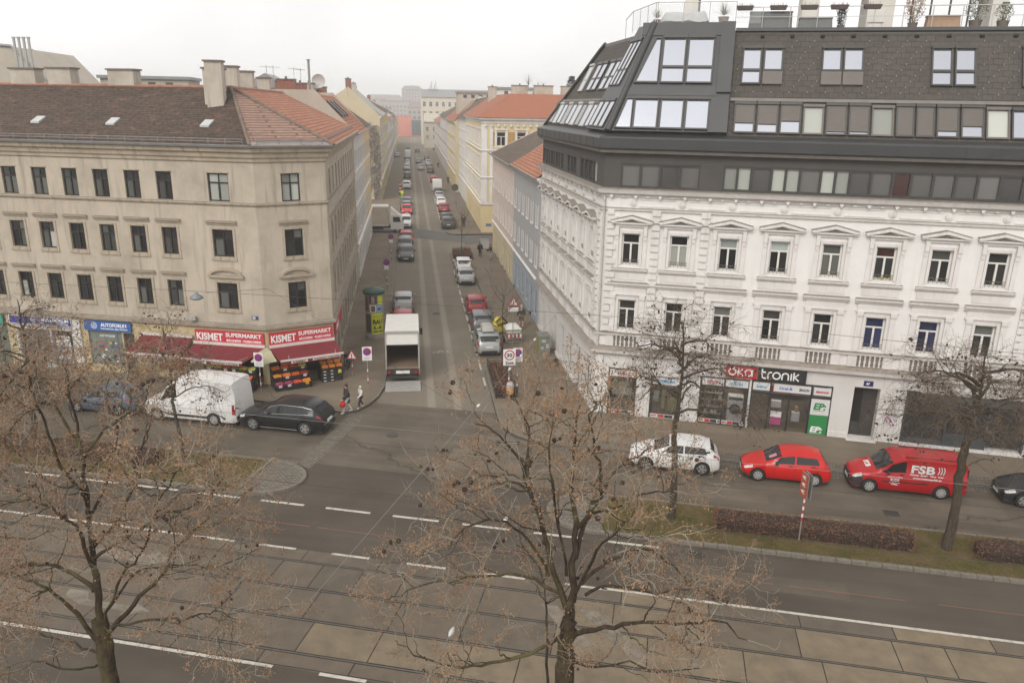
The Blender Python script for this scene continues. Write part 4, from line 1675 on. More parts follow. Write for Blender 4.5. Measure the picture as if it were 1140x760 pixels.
for w in (0.95,1.0):
 for fn,z0 in ((up_window,8.60),(low_window,5.03)):
  b = MB()
  fn(WORLD,0.0,w,0.42) if (w == 1.0 and z0 > 8) else fn(WORLD,0.0,w)
  STUC[w,z0] = meshof(b.shift(-z0),'stucco_surround',[P_WT,RECESS,LEADT])
# rainwater pipe at the corner
g = MB()
p = F_RA(0.10,0.14,0)
g.tube([(p.x,p.y,4.05),(p.x,p.y,12.2)],0.06,8)
for z in (5.5,7.5,9.5,11.5):
 g.cyl((p.x,p.y),0.08,z,z + 0.06,8)
g.build('rain_pipe',mat('pipe_pale',(0.5,0.47,0.43),0.6,0.1,3),R1)

def white_casement(w,h,top,lo,rail=True,zk=8.60):
 f = win_cross(w,h,None,0.085,0.22,0.66,lintel_panes=False)
 fr = meshof(f,'window',WHITEFR)
 zt = h * 0.66
 parts = []
 for (x0,x1,z0,z1),gm in (((0.02,w / 2,0.02,zt),lo),((w / 2,w - 0.02,0.02,zt),lo),((0.02,w - 0.02,zt,h - 0.02),top)):
  p = MB()
  p.box(x0,x1,0.225,0.237,z0,z1)
  parts.append(('pane',meshof(p,'pane',gm)))
 if rail:
  p = MB()
  p.box(0,w,0.06,0.08,0.26,0.285)
  p.box(0,w,0.06,0.08,0.12,0.14)
  for i in range(5):
   x = 0.1 + (w - 0.2) * i / 4
   p.box(x - 0.008,x + 0.008,0.062,0.078,0.0,0.26)
  parts.append(('window_rail',meshof(p,'window_rail',mat('rail_iron',(0.15,0.13,0.12),0.6,0.1,3))))
 parts.append(('stucco_surround',STUC[w,zk]))
 return {'frame': fr,'parts': parts}

G_TEAL = glass('glass_pale_blind',(0.26,0.29,0.27),0.12)
G_RED = glass('glass_red_curtain',(0.07,0.03,0.025),0.10)
WK = {(k,z0): white_casement(0.95,1.68,t,o,True,z0) for z0 in (8.60,5.03) for k,t,o in (('d',G_DARK,G_DARK),('t',G_TEAL,G_DARK),('g',G_GREY,G_GREY),('b',G_BLUE,G_BLUE),('r',G_RED,G_DARK),('h',G_GREY,G_DARK),('p',G_DARK,G_PALE))}
for i,x in enumerate(wx):
 add_window(R1,F_RA,x,8.60,0.95,1.68,WK['dpttgrhddgdd'[i],8.60])
 add_window(R1,F_RA,x,5.03,0.95,1.68,WK['ddhhdbbhhddd'[i],5.03])
WKS = {(k,z0): white_casement(1.0,1.68,t,o,True,z0) for z0 in (8.60,5.03) for k,t,o in (('d',G_DARK,G_DARK),('g',G_GREY,G_GREY))}
for i,x in enumerate(xs):
 add_window(R1,F_RS,x,8.60,1.0,1.68,WKS['dgddgdd'[i],8.60])
 add_window(R1,F_RS,x,5.03,1.0,1.68,WKS['ddgdddg'[i],5.03])
# yellow flowers on a sill
for x,z in ((wx[5],8.62),):
 g = MB()
 rr = random.Random(2)
 for i in range(14):
  q = F_RA(x + 0.1 + rr.random() * 0.75,-0.1 + rr.random() * 0.06,z + 0.08 + rr.random() * 0.07)
  g.ball(q,0.035,6,4)
 g.build('sill_flowers',mat('yellow_flower',(0.42,0.33,0.06),0.8,0.3,8),R1)

# ---- dark attic storey
A0,A1 = 12.6,14.42
b = MB()
bandA = [(0.85,4.80,12.60,13.84)] + [(5.95,29.5,12.62,13.86)]
bandS = [(0.15,7.3,12.62,13.75),(8.4,10.9,12.62,13.75),(12.0,15.9,12.60,13.80)]
wall(b,F_RA,0,RAL,A0,A1,[(a,c,z0 + 0.02,z1) for a,c,z0,z1 in bandA],0.5,0,0,1)
wall(b,F_RS,0,RSL,A0,A1,[(a,c,z0 + 0.02,z1) for a,c,z0,z1 in bandS],0.5,0,0,1)
b.build('attic_wall',[DKM2,DARKROOM],R1)
G_ATD = glass('glass_attic_dark',(0.11,0.105,0.10),0.08)

def ribbon(F,s0,s1,z0,z1,pat,nm='ribbon_window'):
 """a run of windows between mullions: pat = [(width, glass)...]"""
 tot = sum(w for w,_ in pat)
 k = (s1 - s0) / tot
 s = s0
 for w,gm in pat:
  w *= k
  f = MB()
  fw = 0.06
  f.fbox(F,s,s + fw,-0.22,-0.02,z0,z1)
  f.fbox(F,s + w - fw,s + w,-0.22,-0.02,z0,z1)
  f.fbox(F,s + fw,s + w - fw,-0.22,-0.02,z0,z0 + 0.10)
  f.fbox(F,s + fw,s + w - fw,-0.22,-0.02,z1 - 0.07,z1)
  fo = f.build(nm,DKF,R1)
  p = MB()
  p.fbox(F,s + fw,s + w - fw,-0.14,-0.128,z0 + 0.1,z1 - 0.07)
  p.build('pane',gm,fo)
  s += w

pA = []
seq = 'ppdppdppddrdddddddd'
for c in seq:
 pA.append({'p': (0.66,G_PALE),'d': (0.95,G_ATD),'r': (0.8,G_RED)}[c])
ribbon(F_RA,5.95,29.5,12.64,13.86,pA + pA[3:12])
ribbon(F_RA,0.85,4.80,12.62,13.84,[(1,G_ATD)] * 4)
ribbon(F_RS,0.15,7.3,12.64,13.75,[(1,G_PALE),(1,G_ATD),(0.8,G_PALE),(1,G_GREY),(0.8,G_PALE),(1,G_ATD),(0.8,G_PALE),(1,G_ATD)])
ribbon(F_RS,8.4,10.9,12.64,13.75,[(1,G_GREY),(0.7,G_PALE),(1,G_ATD)])
ribbon(F_RS,12.0,15.9,12.62,13.80,[(1,G_ATD),(1,G_ATD),(1,G_ATD),(1,G_PALE)])

b = MB()
led = [(0.0,14.36),(0.30,14.36),(0.34,14.46),(0.34,14.52),(0.0,14.53)]
led2 = [(0.0,14.535),(0.42,14.535),(0.46,14.60),(0.46,15.08),(0.40,15.16),(-0.2,15.32),(-0.2,14.6)]
for pr,mi in ((led,1),(led2,0)):
 cornice(b,F_RA,0,RAL,pr,mi,mR,0)
 cornice(b,F_RS,0,RSL,pr,mi,0,mR)
for F,L in ((F_RA,RAL),(F_RS,RSL)):
 for i in range(int(L / 1.45)):
  s = 0.6 + 1.45 * i
  b.fbox(F,s,s + 0.05,0.46,0.475,14.62,15.06)
b.build('ledge',[DKM,LEDGEL],R1)

# ---- mansard
ZT = 20.35
b = MB()
roofpoly(b,(F_MA(hipA(15.2),0,15.2),F_MA(RAL,0,15.2),F_MA(RAL,0,ZT),F_MA(hipA(ZT),0,ZT)))
roofpoly(b,(F_MS(0,0,15.2),F_MS(hipS(15.2),0,15.2),F_MS(hipS(ZT),0,ZT),F_MS(6.2,0,ZT),F_MS(5.6,0,20.0),))
ro = b.build('roof',SHING,R1)
# gable end of the mansard along the street's far end
b = MB()
e = [F_MS(0,0,15.2),F_MS(5.6,0,20.0),F_MS(6.2,0,ZT)]
fe = F_RS(0,-12,0)
b.poly([e[0],(fe.x,fe.y,15.2),(fe.x,fe.y,17.0),e[1]],0)
b.poly([e[1],(fe.x,fe.y,17.0),(fe.x + 1,fe.y - 5,ZT),e[2]],0)
b.build('rear_roof',DKM2,ro)
b = MB()
b.tube([F_MS(0.02,0.06,15.2),F_MS(5.6,0.06,20.0),F_MS(6.2,0.06,ZT)],0.14,6)
b.build('verge',DKM,ro)
# terrace deck and its edge
b = MB()
te = 0.10
tA0,tA1 = F_MA(hipA(ZT),te,ZT),F_MA(RAL,te,ZT)
tS0,tS1 = F_MS(6.2,te,ZT),F_MS(hipS(ZT),te,ZT)
deck = [tS0,tS1.lerp(tA0,0.5),tA1,F_RA(RAL,-12,ZT),F_RS(6.2,-12,ZT)]
b.prism([(p.x,p.y) for p in deck],ZT - 0.22,ZT + 0.02)
q = [F_RA(hipA(20.6) + 0.1,-ins(20.6),0),F_RA(5.9,-ins(20.6),0),F_RA(5.9,-6.5,0),F_RS(RSL - 4.15,-ins(20.6),0),F_RS(hipS(20.6) - 0.1,-ins(20.6),0)]
b.prism([(p.x,p.y) for p in q],ZT + 0.03,ZT + 0.30)
b.build('terrace_deck',mat('terrace_deck',(0.16,0.15,0.14),0.7,0.15,2),R1)

# corner bay of dark sheet metal, in front of the shingles on both faces
b = MB()
D = 0.26
bayA = [(hipA(15.33) ,15.33),(5.9,15.33),(5.9,20.62),(hipA(20.62),20.62)]
b.fplate(F_MA,bayA,0.005,D)
bayS = [(RSL - 4.15,15.33),(hipS(15.33),15.33),(hipS(20.62),20.62),(RSL - 4.15,20.62)]
b.fplate(F_MS,bayS,0.005,D)
b.build('corner_bay',DKM,R1)
b = MB()
b.tube([F_MA(hipA(15.33) - 0.05,D * 0.85,15.33),F_MA(hipA(20.62) - 0.05,D * 0.85,20.62)],0.20,8)
b.build('hip_post',DKM,R1)
b = MB()
b.fbox(F_MA,5.25,5.92,D,D + 0.13,17.2,20.62)
b.fbox(F_MA,4.95,5.9,D,D + 0.07,15.33,16.85)
b.fbox(F_MA,1.3,5.25,D,D + 0.05,19.98,20.62)
b.fbox(F_MA,0.75,5.25,D,D + 0.03,17.05,17.45)
b.build('cladding_panels',DKM,R1)

def roofwin(F,s0,s1,z0,z1,gm,d0=0.0,tr=None,gm2=None,frame=None,th=0.13,shut=None,nm='roof_window',pts=None):
 """a window in the slope: frame with its glass a little sunk; tr = height of a cross bar; shut = bottom of a lowered shutter"""
 f = MB()
 fw = 0.07
 frame = frame or DKF
 f.fbox(F,s0,s0 + fw,d0,d0 + th,z0,z1)
 f.fbox(F,s1 - fw,s1,d0,d0 + th,z0,z1)
 f.fbox(F,s0 + fw,s1 - fw,d0,d0 + th,z0,z0 + fw)
 f.fbox(F,s0 - 0.02,s1 + 0.02,d0 + 0.003,d0 + th + 0.05,z1 - fw,z1 + 0.06)
 if tr:
  f.fbox(F,s0 + fw,s1 - fw,d0,d0 + th - 0.004,tr - 0.05,tr + 0.05)
 fo = f.build(nm,frame,R1)
 zlo = z0 + fw
 if shut is not None:
  sh = MB()
  sh.fbox(F,s0 + fw,s1 - fw,d0 + 0.03,d0 + th - 0.02,shut,z1 - fw)
  k = shut
  while k < z1 - fw - 0.1:
   sh.fbox(F,s0 + fw,s1 - fw,d0 + th - 0.02,d0 + th - 0.012,k + 0.01,k + 0.05)
   k += 0.075
  sh.build('shutter',SHUT,fo)
  top = shut
 else:
  top = z1 - fw
 if top - zlo > 0.05:
  segs = [(zlo,tr - 0.05,gm2 or gm),(tr + 0.05,top,gm)] if tr and shut is None else [(zlo,min(top,tr - 0.05) if tr else top,gm2 or gm)]
  for a,c,g in segs:
   p = MB()
   p.fbox(F,s0 + fw,s1 - fw,d0 + 0.03,d0 + 0.05,a,c)
   p.build('pane',g,fo)
 return fo

# corner bay windows, avenue face
roofwin(F_MA,2.42,3.60,17.62,19.88,G_SOLAR,D,18.42)
roofwin(F_MA,3.68,4.98,17.62,19.88,G_SOLAR,D,18.42)
for a,c in ((1.27,2.50),(2.58,3.74),(3.82,4.98)):
 roofwin(F_MA,a,c,15.42,16.90,G_SOLAR,D)

def slantwin(F,pts,tr):
 f = MB()
 n = len(pts)
 cx,cz = sum(p[0] for p in pts) / n,sum(p[1] for p in pts) / n
 inn = [(cx + (p[0] - cx) * 0.88,cz + (p[1] - cz) * 0.93) for p in pts]
 for i in range(n):
  j = (i + 1) % n
  f.fplate(F,[pts[i],pts[j],inn[j],inn[i]],D,D + 0.12)
 fo = f.build('roof_window',DKF,R1)
 p = MB()
 p.fplate(F,inn,D + 0.02,D + 0.04)
 p.build('pane',G_SOLAR,fo)

slantwin(F_MA,[(1.12,17.62),(2.32,17.62),(2.32,19.88),(2.10,19.88)],None)
slantwin(F_MA,[(0.36,15.42),(1.20,15.42),(1.20,16.90),(0.90,16.90)],None)
# street face of the bay
for i in range(3):
 a = RSL - 3.95 + 0.72 * i
 roofwin(F_MS,a,a + 0.64,17.55,19.85,G_SOLAR,D,18.35,th=0.07)
 a = RSL - 3.9 + 1.08 * i
 roofwin(F_MS,a,a + 0.98,15.42,16.80,G_SOLAR,D,th=0.07)
# along the street
STLF = mat('frame_sheen',(0.40,0.385,0.36),0.5,0.1,3)  # pale frame colour stands in for bright reflections on the sloped windows
rr = random.Random(8)
for i in range(9):
 a = 0.9 + 1.34 * i
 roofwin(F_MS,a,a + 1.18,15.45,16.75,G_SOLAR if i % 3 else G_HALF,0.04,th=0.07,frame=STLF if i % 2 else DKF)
for i,a in enumerate((5.2,7.3,8.6,10.3,11.6)):
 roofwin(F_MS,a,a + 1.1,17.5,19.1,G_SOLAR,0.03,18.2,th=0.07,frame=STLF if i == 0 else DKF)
b = MB()
b.fbox(F_MS,0.9,RSL - 4.2,0,0.12,16.86,16.98)
b.fbox(F_MA,5.95,RAL,0,0.12,16.92,17.06)
b.build('roof_band',LEDGEL,ro)
# along the avenue: the row of shuttered windows
row = [(6.2,15.9),(7.28,15.86),(8.36,16.02),(9.42,'p'),(10.46,15.58),(11.5,15.6),(12.52,'p'),(13.58,None),(14.46,None),(15.34,15.72),(16.38,15.95),(17.44,'p'),(18.5,'s'),(19.56,15.6),(20.62,'p'),(21.66,15.7),(22.7,None),(23.7,15.8),(24.8,'p')]
for i,(s,k) in enumerate(row):
 w = (row[i + 1][0] - s - 0.09) if i + 1 < len(row) else 0.95
 if k == 'p':
  roofwin(F_MA,s,s + w,15.42,16.74,G_PALE,0.0,frame=SHUT)
 elif k == 's':
  roofwin(F_MA,s,s + w,15.42,16.74,G_SOLAR,0.0)
 elif k is None:
  roofwin(F_MA,s,s + w,15.42,16.82,G_SOLAR,0.0,shut=15.49)
 else:
  roofwin(F_MA,s,s + w,15.42,16.82,G_SOLAR,0.0,shut=k)
for s,lo in ((6.38,0),(7.40,1),(10.13,1),(11.12,1),(15.04,0),(16.05,0),(18.9,0),(19.9,1),(23.0,1),(24.0,0)):
 if lo:
  roofwin(F_MA,s,s + 0.92,18.38,19.5,G_SOLAR,0.0)
  p = MB()
  p.fbox(F_MA,s,s + 0.92,0,0.12,17.74,18.36)
  p.build('shutter_box',SHUT,R1)
 else:
  roofwin(F_MA,s,s + 0.92,17.74,19.5,G_SOLAR,0.0,18.42)
# rows of little snow hooks and roof vents
b = MB()
z = 17.35
k = 0
while z < 19.8:
 s = 6.15 + (k * 0.21) % 0.84
 while s < RAL:
  if any(a - 0.1 < s < a + 2.1 and z > 17.55 for a in (6.38,10.13,15.04,18.9,23.0)):
   s += 0.84
   continue
  b.fbox(F_MA,s,s + 0.05,0.0,0.05,z,z + 0.09)
  s += 0.84
 z += 0.27
 k += 1
b.build('snow_hooks',LEDGEL,ro)
b = MB()
for i in range(17):
 b.fbox(F_MA,5.75 + 1.42 * i,5.93 + 1.42 * i,0,0.10,20.0,20.10)
b.build('roof_vent_row',BLK,ro)
b = MB()
b.fbox(F_MA,5.95,RAL,0,0.16,20.26,20.42)
b.build('roof_edge',DKM,ro)

# ---- the roof terrace
STL = mat('steel_rail',(0.55,0.53,0.51),0.35,0.05,3,metal=0.6)
m,n_,l_,b_ = nt('railing_glass')
b_.inputs['Base Color'].default_value = (0.6,0.63,0.62,1)
b_.inputs['Roughness'].default_value = 0.05
tr_ = n_.new('ShaderNodeBsdfTransparent')
ms_ = n_.new('ShaderNodeMixShader')
ms_.inputs['Fac'].default_value = 0.86
l_.new(b_.outputs[0],ms_.inputs[1])
l_.new(tr_.outputs[0],ms_.inputs[2])
l_.new(ms_.outputs[0],n_['Material Output'].inputs['Surface'])
G_RAIL = m
iT = ins(ZT)
FT = Fr(RC,radians(-21))
FTS = Fr(RFAR,radians(-89))
b = MB()
g = MB()
ip = iT + 0.12
c0 = hipA(ZT) + 0.15
posts = [(FT,c0 + 0.0),*[(FT,c0 + 1.3 * i) for i in range(1,20)]]
pth = [FT(c0,-ip,ZT)]
for F,s in posts:
 p = F(s,-ip,ZT + (0.28 if s < 5.9 else 0))
 b.tube([p,p + Vector((0,0,1.12))],0.022,6)
b.tube([FT(c0,-ip,ZT + 1.40),FT(5.9,-ip,ZT + 1.40)],0.024,6)
b.tube([FT(5.9,-ip,ZT + 1.12),FT(27.5,-ip,ZT + 1.12)],0.024,6)
b.tube([FT(5.9,-ip,ZT + 0.66),FT(27.5,-ip,ZT + 0.66)],0.014,6)
sS = hipS(ZT) - 0.15
for i in range(5):
 s = sS - 1.35 * i
 dz = 0.28 if i < 4 else 0
 p = FTS(s,-ip,ZT + dz)
 b.tube([p,p + Vector((0,0,1.12))],0.022,6)
b.tube([FTS(sS,-ip,ZT + 1.40),FTS(sS - 4.05,-ip,ZT + 1.40),FTS(sS - 5.4,-ip,ZT + 1.12)],0.024,6)
b.tube([FTS(sS,-ip,ZT + 1.40),FT(c0,-ip,ZT + 1.40)],0.024,6)
rl = b.build('terrace_railing',STL,R1)
for i in range(4):
 g.fbox(FT,c0 + 1.3 * i + 0.06,c0 + 1.3 * i + 1.24,-ip - 0.006,-ip + 0.006,ZT + 0.36,ZT + 1.32)
for i in range(3):
 s = sS - 1.35 * i
 g.fbox(FTS,s - 1.29,s - 0.06,-ip - 0.006,-ip + 0.006,ZT + 0.36,ZT + 1.32)
g.build('glass_panels',G_RAIL,rl)
# penthouse set back on the deck
PENT = plaster('penthouse_render',(0.66,0.63,0.58),(0.5,0.46,0.41),0.4,0.4)
b = MB()
PB = -6.2
for s0,s1 in ((9.35,10.2),(12.6,13.9),(18.45,19.2),(24,26)):
 b.fbox(FT,s0,s1,PB - 2.4,PB,ZT,ZT + 3.1)
b.fbox(FT,9.0,27,PB - 2.6,PB + 0.3,ZT + 3.1,ZT + 3.3)
pw = b.build('penthouse',PENT,R1)
for s in (14.7,15.6,16.5,17.4,20.3,21.6):
 b = MB()
 b.fbox(FT,s,s + 0.08,PB - 0.16,PB - 0.08,ZT + 0.02,ZT + 3.1)
 b.build('steel_post',DKF,pw)

def on_deck(name,label,cat,s,dep,group=None):
 return thing(name,label,cat,FT(s,-iT - dep,ZT + (0.30 if s < 5.9 else 0.02)),FT.phi,group)

# covered seating, storage boxes, plants
t = on_deck('covered_lounge','terrace lounge furniture under a pale grey crumpled cover behind the glass corner railing','garden furniture',3.35,0.9)
b = MB()
rr = random.Random(4)
nx,ny = 22,8
G = []
for j in range(ny + 1):
 for i in range(nx + 1):
  x,y = -1.25 + 2.5 * i / nx,-0.4 + 0.8 * j / ny
  e = min(i,nx - i,3) / 3 * min(j,ny - j,2) / 2
  z = 0.22 + 0.48 * min(1,e * 1.4) + 0.08 * mnoise.noise(Vector((x * 2.4,y * 3,3))) + 0.05 * mnoise.noise(Vector((x * 7,y * 6,1)))
  G.append((x,y,z))
b.add(G,[(j * (nx + 1) + i,j * (nx + 1) + i + 1,(j + 1) * (nx + 1) + i + 1,(j + 1) * (nx + 1) + i) for j in range(ny) for i in range(nx)],0,True)
b.build('cover',mat('grey_tarpaulin',(0.50,0.50,0.49),0.5,0.12,3),t,True)
b = MB()
b.box(-1.2,1.2,-0.36,0.36,0,0.24)
b.build('base',mat('dark_rattan',(0.06,0.058,0.055),0.8,0.2,8),t,True)

def pot_plant(label,s,dep,kind,hgt,potr,leafm,potm,group=None):
 t = on_deck('potted_plant',label,'plant',s,dep,group)
 b = MB()
 b.lathe((0,0,0),((potr * 0.72,0),(potr,potr * 1.5),(potr * 1.05,potr * 1.55),(potr * 0.9,potr * 1.5),(0.01,potr * 1.4)),12)
 b.build('pot',potm,t,True)
 b = MB()
 rr = random.Random(hash(label) % 1000 if False else len(label) * 7 + int(s * 10))
 z0 = potr * 1.45
 if kind == 'spiky':
  for i in range(70):
   a,e = rr.random() * 2 * pi,rr.uniform(0.1,1.35)
   L = hgt * rr.uniform(0.7,1.0)
   d = Vector((cos(a) * cos(e),sin(a) * cos(e),sin(e)))
   p0 = Vector((0,0,z0 + 0.1))
   side = d.cross(Vector((0,0,1))).normalized() * 0.02
   p1 = p0 + d * L
   b.add((p0 - side,p0 + side,p1),((0,1,2),))
 else:
  for i in range(int(420 * hgt)):
   a = rr.random() * 2 * pi
   h = rr.random() ** 0.8
   r = (0.12 + 0.38 * sin(pi * min(1,h * 0.9 + 0.08))) * rr.random() ** 0.5 * hgt * (1.0 if kind == 'bush' else 0.6)
   c = Vector((r * cos(a),r * sin(a),z0 + h * hgt))
   u = Vector((rr.uniform(-1,1),rr.uniform(-1,1),rr.uniform(-1,1))).normalized() * 0.05
   w = u.orthogonal().normalized() * 0.028
   b.add((c - u,c + w,c + u,c - w),((0,1,2,3),))
  for i in range(9):
   a = rr.random() * 2 * pi
   b.tube([(0,0,z0),(0.2 * hgt * cos(a),0.2 * hgt * sin(a),z0 + hgt * 0.5),(0.34 * hgt * cos(a),0.34 * hgt * sin(a),z0 + hgt * 0.9)],0.01,4)
 b.build('foliage',leafm,t,True)
 return t

LEAFG = mat('evergreen_leaf',(0.075,0.090,0.045),0.7,0.35,6)
LEAFB = mat('dry_leaf',(0.26,0.17,0.10),0.85,0.35,6)
LEAFY = mat('yellow_green_blade',(0.24,0.23,0.10),0.7,0.3,6)
TERRA = mat('terracotta',(0.30,0.17,0.11),0.8,0.2,5)
GREYP = mat('grey_planter',(0.20,0.17,0.145),0.8,0.2,5)
pot_plant('spiky yucca in a brown pot at the right end of the glass terrace railing',5.3,0.5,'spiky',0.85,0.27,LEAFY,TERRA)
pot_plant('small dry grass in a pot at the left corner of the terrace railing',1.95,0.5,'spiky',0.6,0.2,LEAFY,TERRA)
pot_plant('tall dry brown shrub on the roof terrace left of the narrow glass door',14.25,0.6,'tall',1.6,0.24,LEAFB,GREYP)
pot_plant('dense green bush on the roof terrace beside the wooden chest',17.0,0.6,'bush',1.15,0.3,LEAFG,GREYP)
pot_plant('green bush at the right of the wider one on the roof terrace',18.2,0.6,'bush',0.85,0.28,LEAFG,GREYP)
pot_plant('small dark green conifer in a pot beside the low grey terrace box',10.95,0.5,'tall',0.85,0.18,mat('bluegreen_leaf',(0.04,0.085,0.06),0.7,0.3,6),GREYP)
pot_plant('low brown plant at the far right of the roof terrace',20.3,0.6,'bush',0.5,0.25,LEAFB,GREYP)

def deck_box(label,s,w,h,d,m):
 t = on_deck('storage_box',label,'storage box',s,0.55)
 b = MB()
 b.hexa(((-w / 2,-d / 2,0),(w / 2,-d / 2,0),(w / 2,d / 2,0),(-w / 2,d / 2,0),(-w / 2 + 0.05,-d / 2 + 0.03,h),(w / 2 - 0.05,-d / 2 + 0.03,h),(w / 2 - 0.05,d / 2 - 0.03,h),(-w / 2 + 0.05,d / 2 - 0.03,h)))
 b.build('chest',m,t,True)
 b = MB()
 b.box(-w / 2 + 0.02,w / 2 - 0.02,-d / 2,d / 2,h,h + 0.06)
 b.build('lid',m,t,True)

GBOX = mat('grey_box',(0.155,0.158,0.152),0.6,0.1,3)
deck_box('tall grey covered terrace box right of the yucca',7.6,2.1,0.85,0.7,GBOX)
deck_box('lower grey terrace box between the tall box and the conifer',9.75,1.6,0.55,0.7,GBOX)
deck_box('wooden chest on the roof terrace left of the green bush',15.55,1.5,0.62,0.6,mat('wood_chest',(0.36,0.24,0.16),0.7,0.2,3))
for i,s in enumerate((6.3,7.9,9.35,10.75,12.25)):
 t = thing('flower_box',('leftmost','second from left','middle','fourth from left','rightmost')[i] + ' of the five dark troughs hung on the terrace rail','planter',FT(s,-ip,ZT + 0.98),FT.phi,'troughs on the terrace rail')
 b = MB()
 b.hexa(((-0.36,-0.13,0),(0.36,-0.13,0),(0.36,0.13,0),(-0.36,0.13,0),(-0.42,-0.16,0.2),(0.42,-0.16,0.2),(0.42,0.16,0.2),(-0.42,0.16,0.2)))
 b.build('trough',mat('dark_trough',(0.08,0.062,0.055),0.7,0.15,5),t,True)
 b = MB()
 rr = random.Random(i)
 for k in range(26):
  x,y = rr.uniform(-0.36,0.36),rr.uniform(-0.1,0.1)
  h = rr.uniform(0.05,0.24)
  b.add(((x - 0.01,y,0.19),(x + 0.01,y,0.19),(x + rr.uniform(-0.06,0.06),y + rr.uniform(-0.05,0.05),0.19 + h)),((0,1,2),))
 b.build('dry_stems',LEAFB,t,True)
t = on_deck('folding_chair','white slatted garden chair on the roof terrace left of the dry shrub','chair',12.6,0.8)
for nm,x0,x1,y0,y1,z0,z1 in (('seat',-0.35,0.35,-0.3,0.3,0.40,0.44),):
 b = MB()
 for i in range(7):
  b.box(x0,x1,y0 + 0.09 * i,y0 + 0.09 * i + 0.06,z0,z1)
 b.build(nm,WHITEFR,t,True)
b = MB()
for i in range(9):
 x = -0.35 + 0.7 * i / 8
 b.tube([(x,0.3,0.42),(x,0.42,1.0)],0.014,5)
b.tube([(-0.36,0.42,1.0),(0.36,0.42,1.0)],0.018,5)
b.build('backrest',WHITEFR,t,True)
for x in (-0.34,0.34):
 for y in (-0.28,0.28):
  b = MB()
  b.tube([(x,y,0),(x,y,0.42)],0.018,5)
  b.build('leg',WHITEFR,t,True)
# terrace parasol pole and stack at the left
t = on_deck('terrace_chimney','pale square chimney on the roof terrace behind the covered lounge','chimney',3.62,3.4)
b = MB()
b.box(-0.42,0.42,-0.4,0.4,0,3.0)
b.build('shaft',PENT,t,True)
b = MB()
b.box(0.32,0.42,-0.46,-0.4,0,3.0)
b.build('flue',DKF,t,True)

# ---- ground floor of the white house: shops
gA = [(0.8,2.35,0.02,2.82,0.9),(3.12,4.82,0.02,2.55,0.9),(5.76,8.30,0.05,2.82,1.0),(8.42,12.48,0.02,2.88,1.6),(13.5,14.75,0.02,2.98,0.7),(16.0,21.7,0.22,3.0,0.6),(23.5,25.5,0.02,2.8,0.5)]
gS = [(0.9 + 2.36 * i,2.1 + 2.36 * i,0.35 if i not in (2,5) else 0.02,2.75,0.45) for i in range(7)]
b = MB()
wall(b,F_RA,0,RAL,0.0,3.62,gA,0.5,0,0,1)
wall(b,F_RS,0,RSL,0.0,3.62,gS,0.5,0,0,1)
b.build('ground_floor_wall',[P_WG,mat('shop_interior',(0.22,0.19,0.16),0.9,0.5,1.2)],R1)
def base_piece(F,s0,s1,d,z0,z1):
 b = MB()
 b.fbox(F,s0,s1,0,d,z0,z1)
 b.build('base_course',P_WT,R1)

for s0,s1 in ((2.36,3.11),(4.83,5.75),(12.5,13.39),(14.86,15.97),(0.0,0.79)):
 base_piece(F_RA,s0,s1,0.05,0.0,0.42)
base_piece(F_RA,0.18,0.46,0.12,1.4,3.55)
base_piece(F_RA,15.98,21.8,0.22,0.0,0.22)
for i in range(8):
 base_piece(F_RS,0.0 if i == 0 else 2.1 + 2.36 * (i - 1),0.9 + 2.36 * i if i < 7 else RSL,0.05,0,0.35)
SHF = mat('shop_frame_black',(0.028,0.028,0.03),0.45,0.1,4)
G_SHOP = glass('glass_shop',(0.06,0.058,0.054),0.05,see=0.78)
BANW = mat('sign_panel_white',(0.62,0.61,0.60),0.5,0.04,4)

def shopwin(s0,s1,z0,z1,bar=None,banner=None,strip=True,div=()):
 f = MB()
 fw = 0.07
 for a in (s0,s1 - fw,*div):
  f.fbox(F_RA,a,a + fw,-0.14,0.02,z0,z1)
 for a in (z0,z1 - fw):
  f.fbox(F_RA,s0 + fw,s1 - fw,-0.14,0.015,a,a + fw)
 if bar:
  f.fbox(F_RA,s0 + fw,s1 - fw,-0.14,0.012,bar - 0.05,bar + 0.05)
 fo = f.build('shop_window',SHF,R1)
 p = MB()
 p.fbox(F_RA,s0 + fw,s1 - fw,-0.09,-0.078,z0 + fw,z1 - fw)
 p.build('pane',G_SHOP,fo)
 if strip:
  p = MB()
  p.fbox(F_RA,s0 + fw,s1 - fw,-0.076,-0.066,z0 + 0.10,z0 + 0.32,0)
  n = max(1,round((s1 - s0) / 1.25))
  w = (s1 - s0 - 2 * fw) / n
  for i in range(n):
   a = s0 + fw + w * i
   p.fbox(F_RA,a + w * 0.04,a + w * 0.22,-0.064,-0.056,z0 + 0.18,z0 + 0.24,1)
   p.fbox(F_RA,a + w * 0.28,a + w * 0.5,-0.064,-0.056,z0 + 0.13,z0 + 0.29,1)
   p.fbox(F_RA,a + w * 0.52,a + w * 0.8,-0.064,-0.056,z0 + 0.13,z0 + 0.29,2)
   p.fbox(F_RA,a + w * 0.84,a + w * 0.98,-0.064,-0.056,z0 + 0.18,z0 + 0.24,2)
  p.build('sticker_strip',[BANW,mat('oka_red',(0.55,0.03,0.035),0.45,0.05,4),SHF],fo)
 return fo

def banner(fo,s0,s1,z0,z1,txt,m,size=0.2,d=0.02,wfrac=0.6,bold=0.006):
 p = MB()
 p.fbox(F_RA,s0,s1,d,d + 0.03,z0,z1)
 p.build('banner',BANW,fo)
 w = (s1 - s0) * wfrac
 lettering(txt,size,m,fo,F_RA,(s0 + s1) / 2 - w / 2,d + 0.035,(z0 + z1) / 2 - size * 0.36,bold=bold,wid=w)

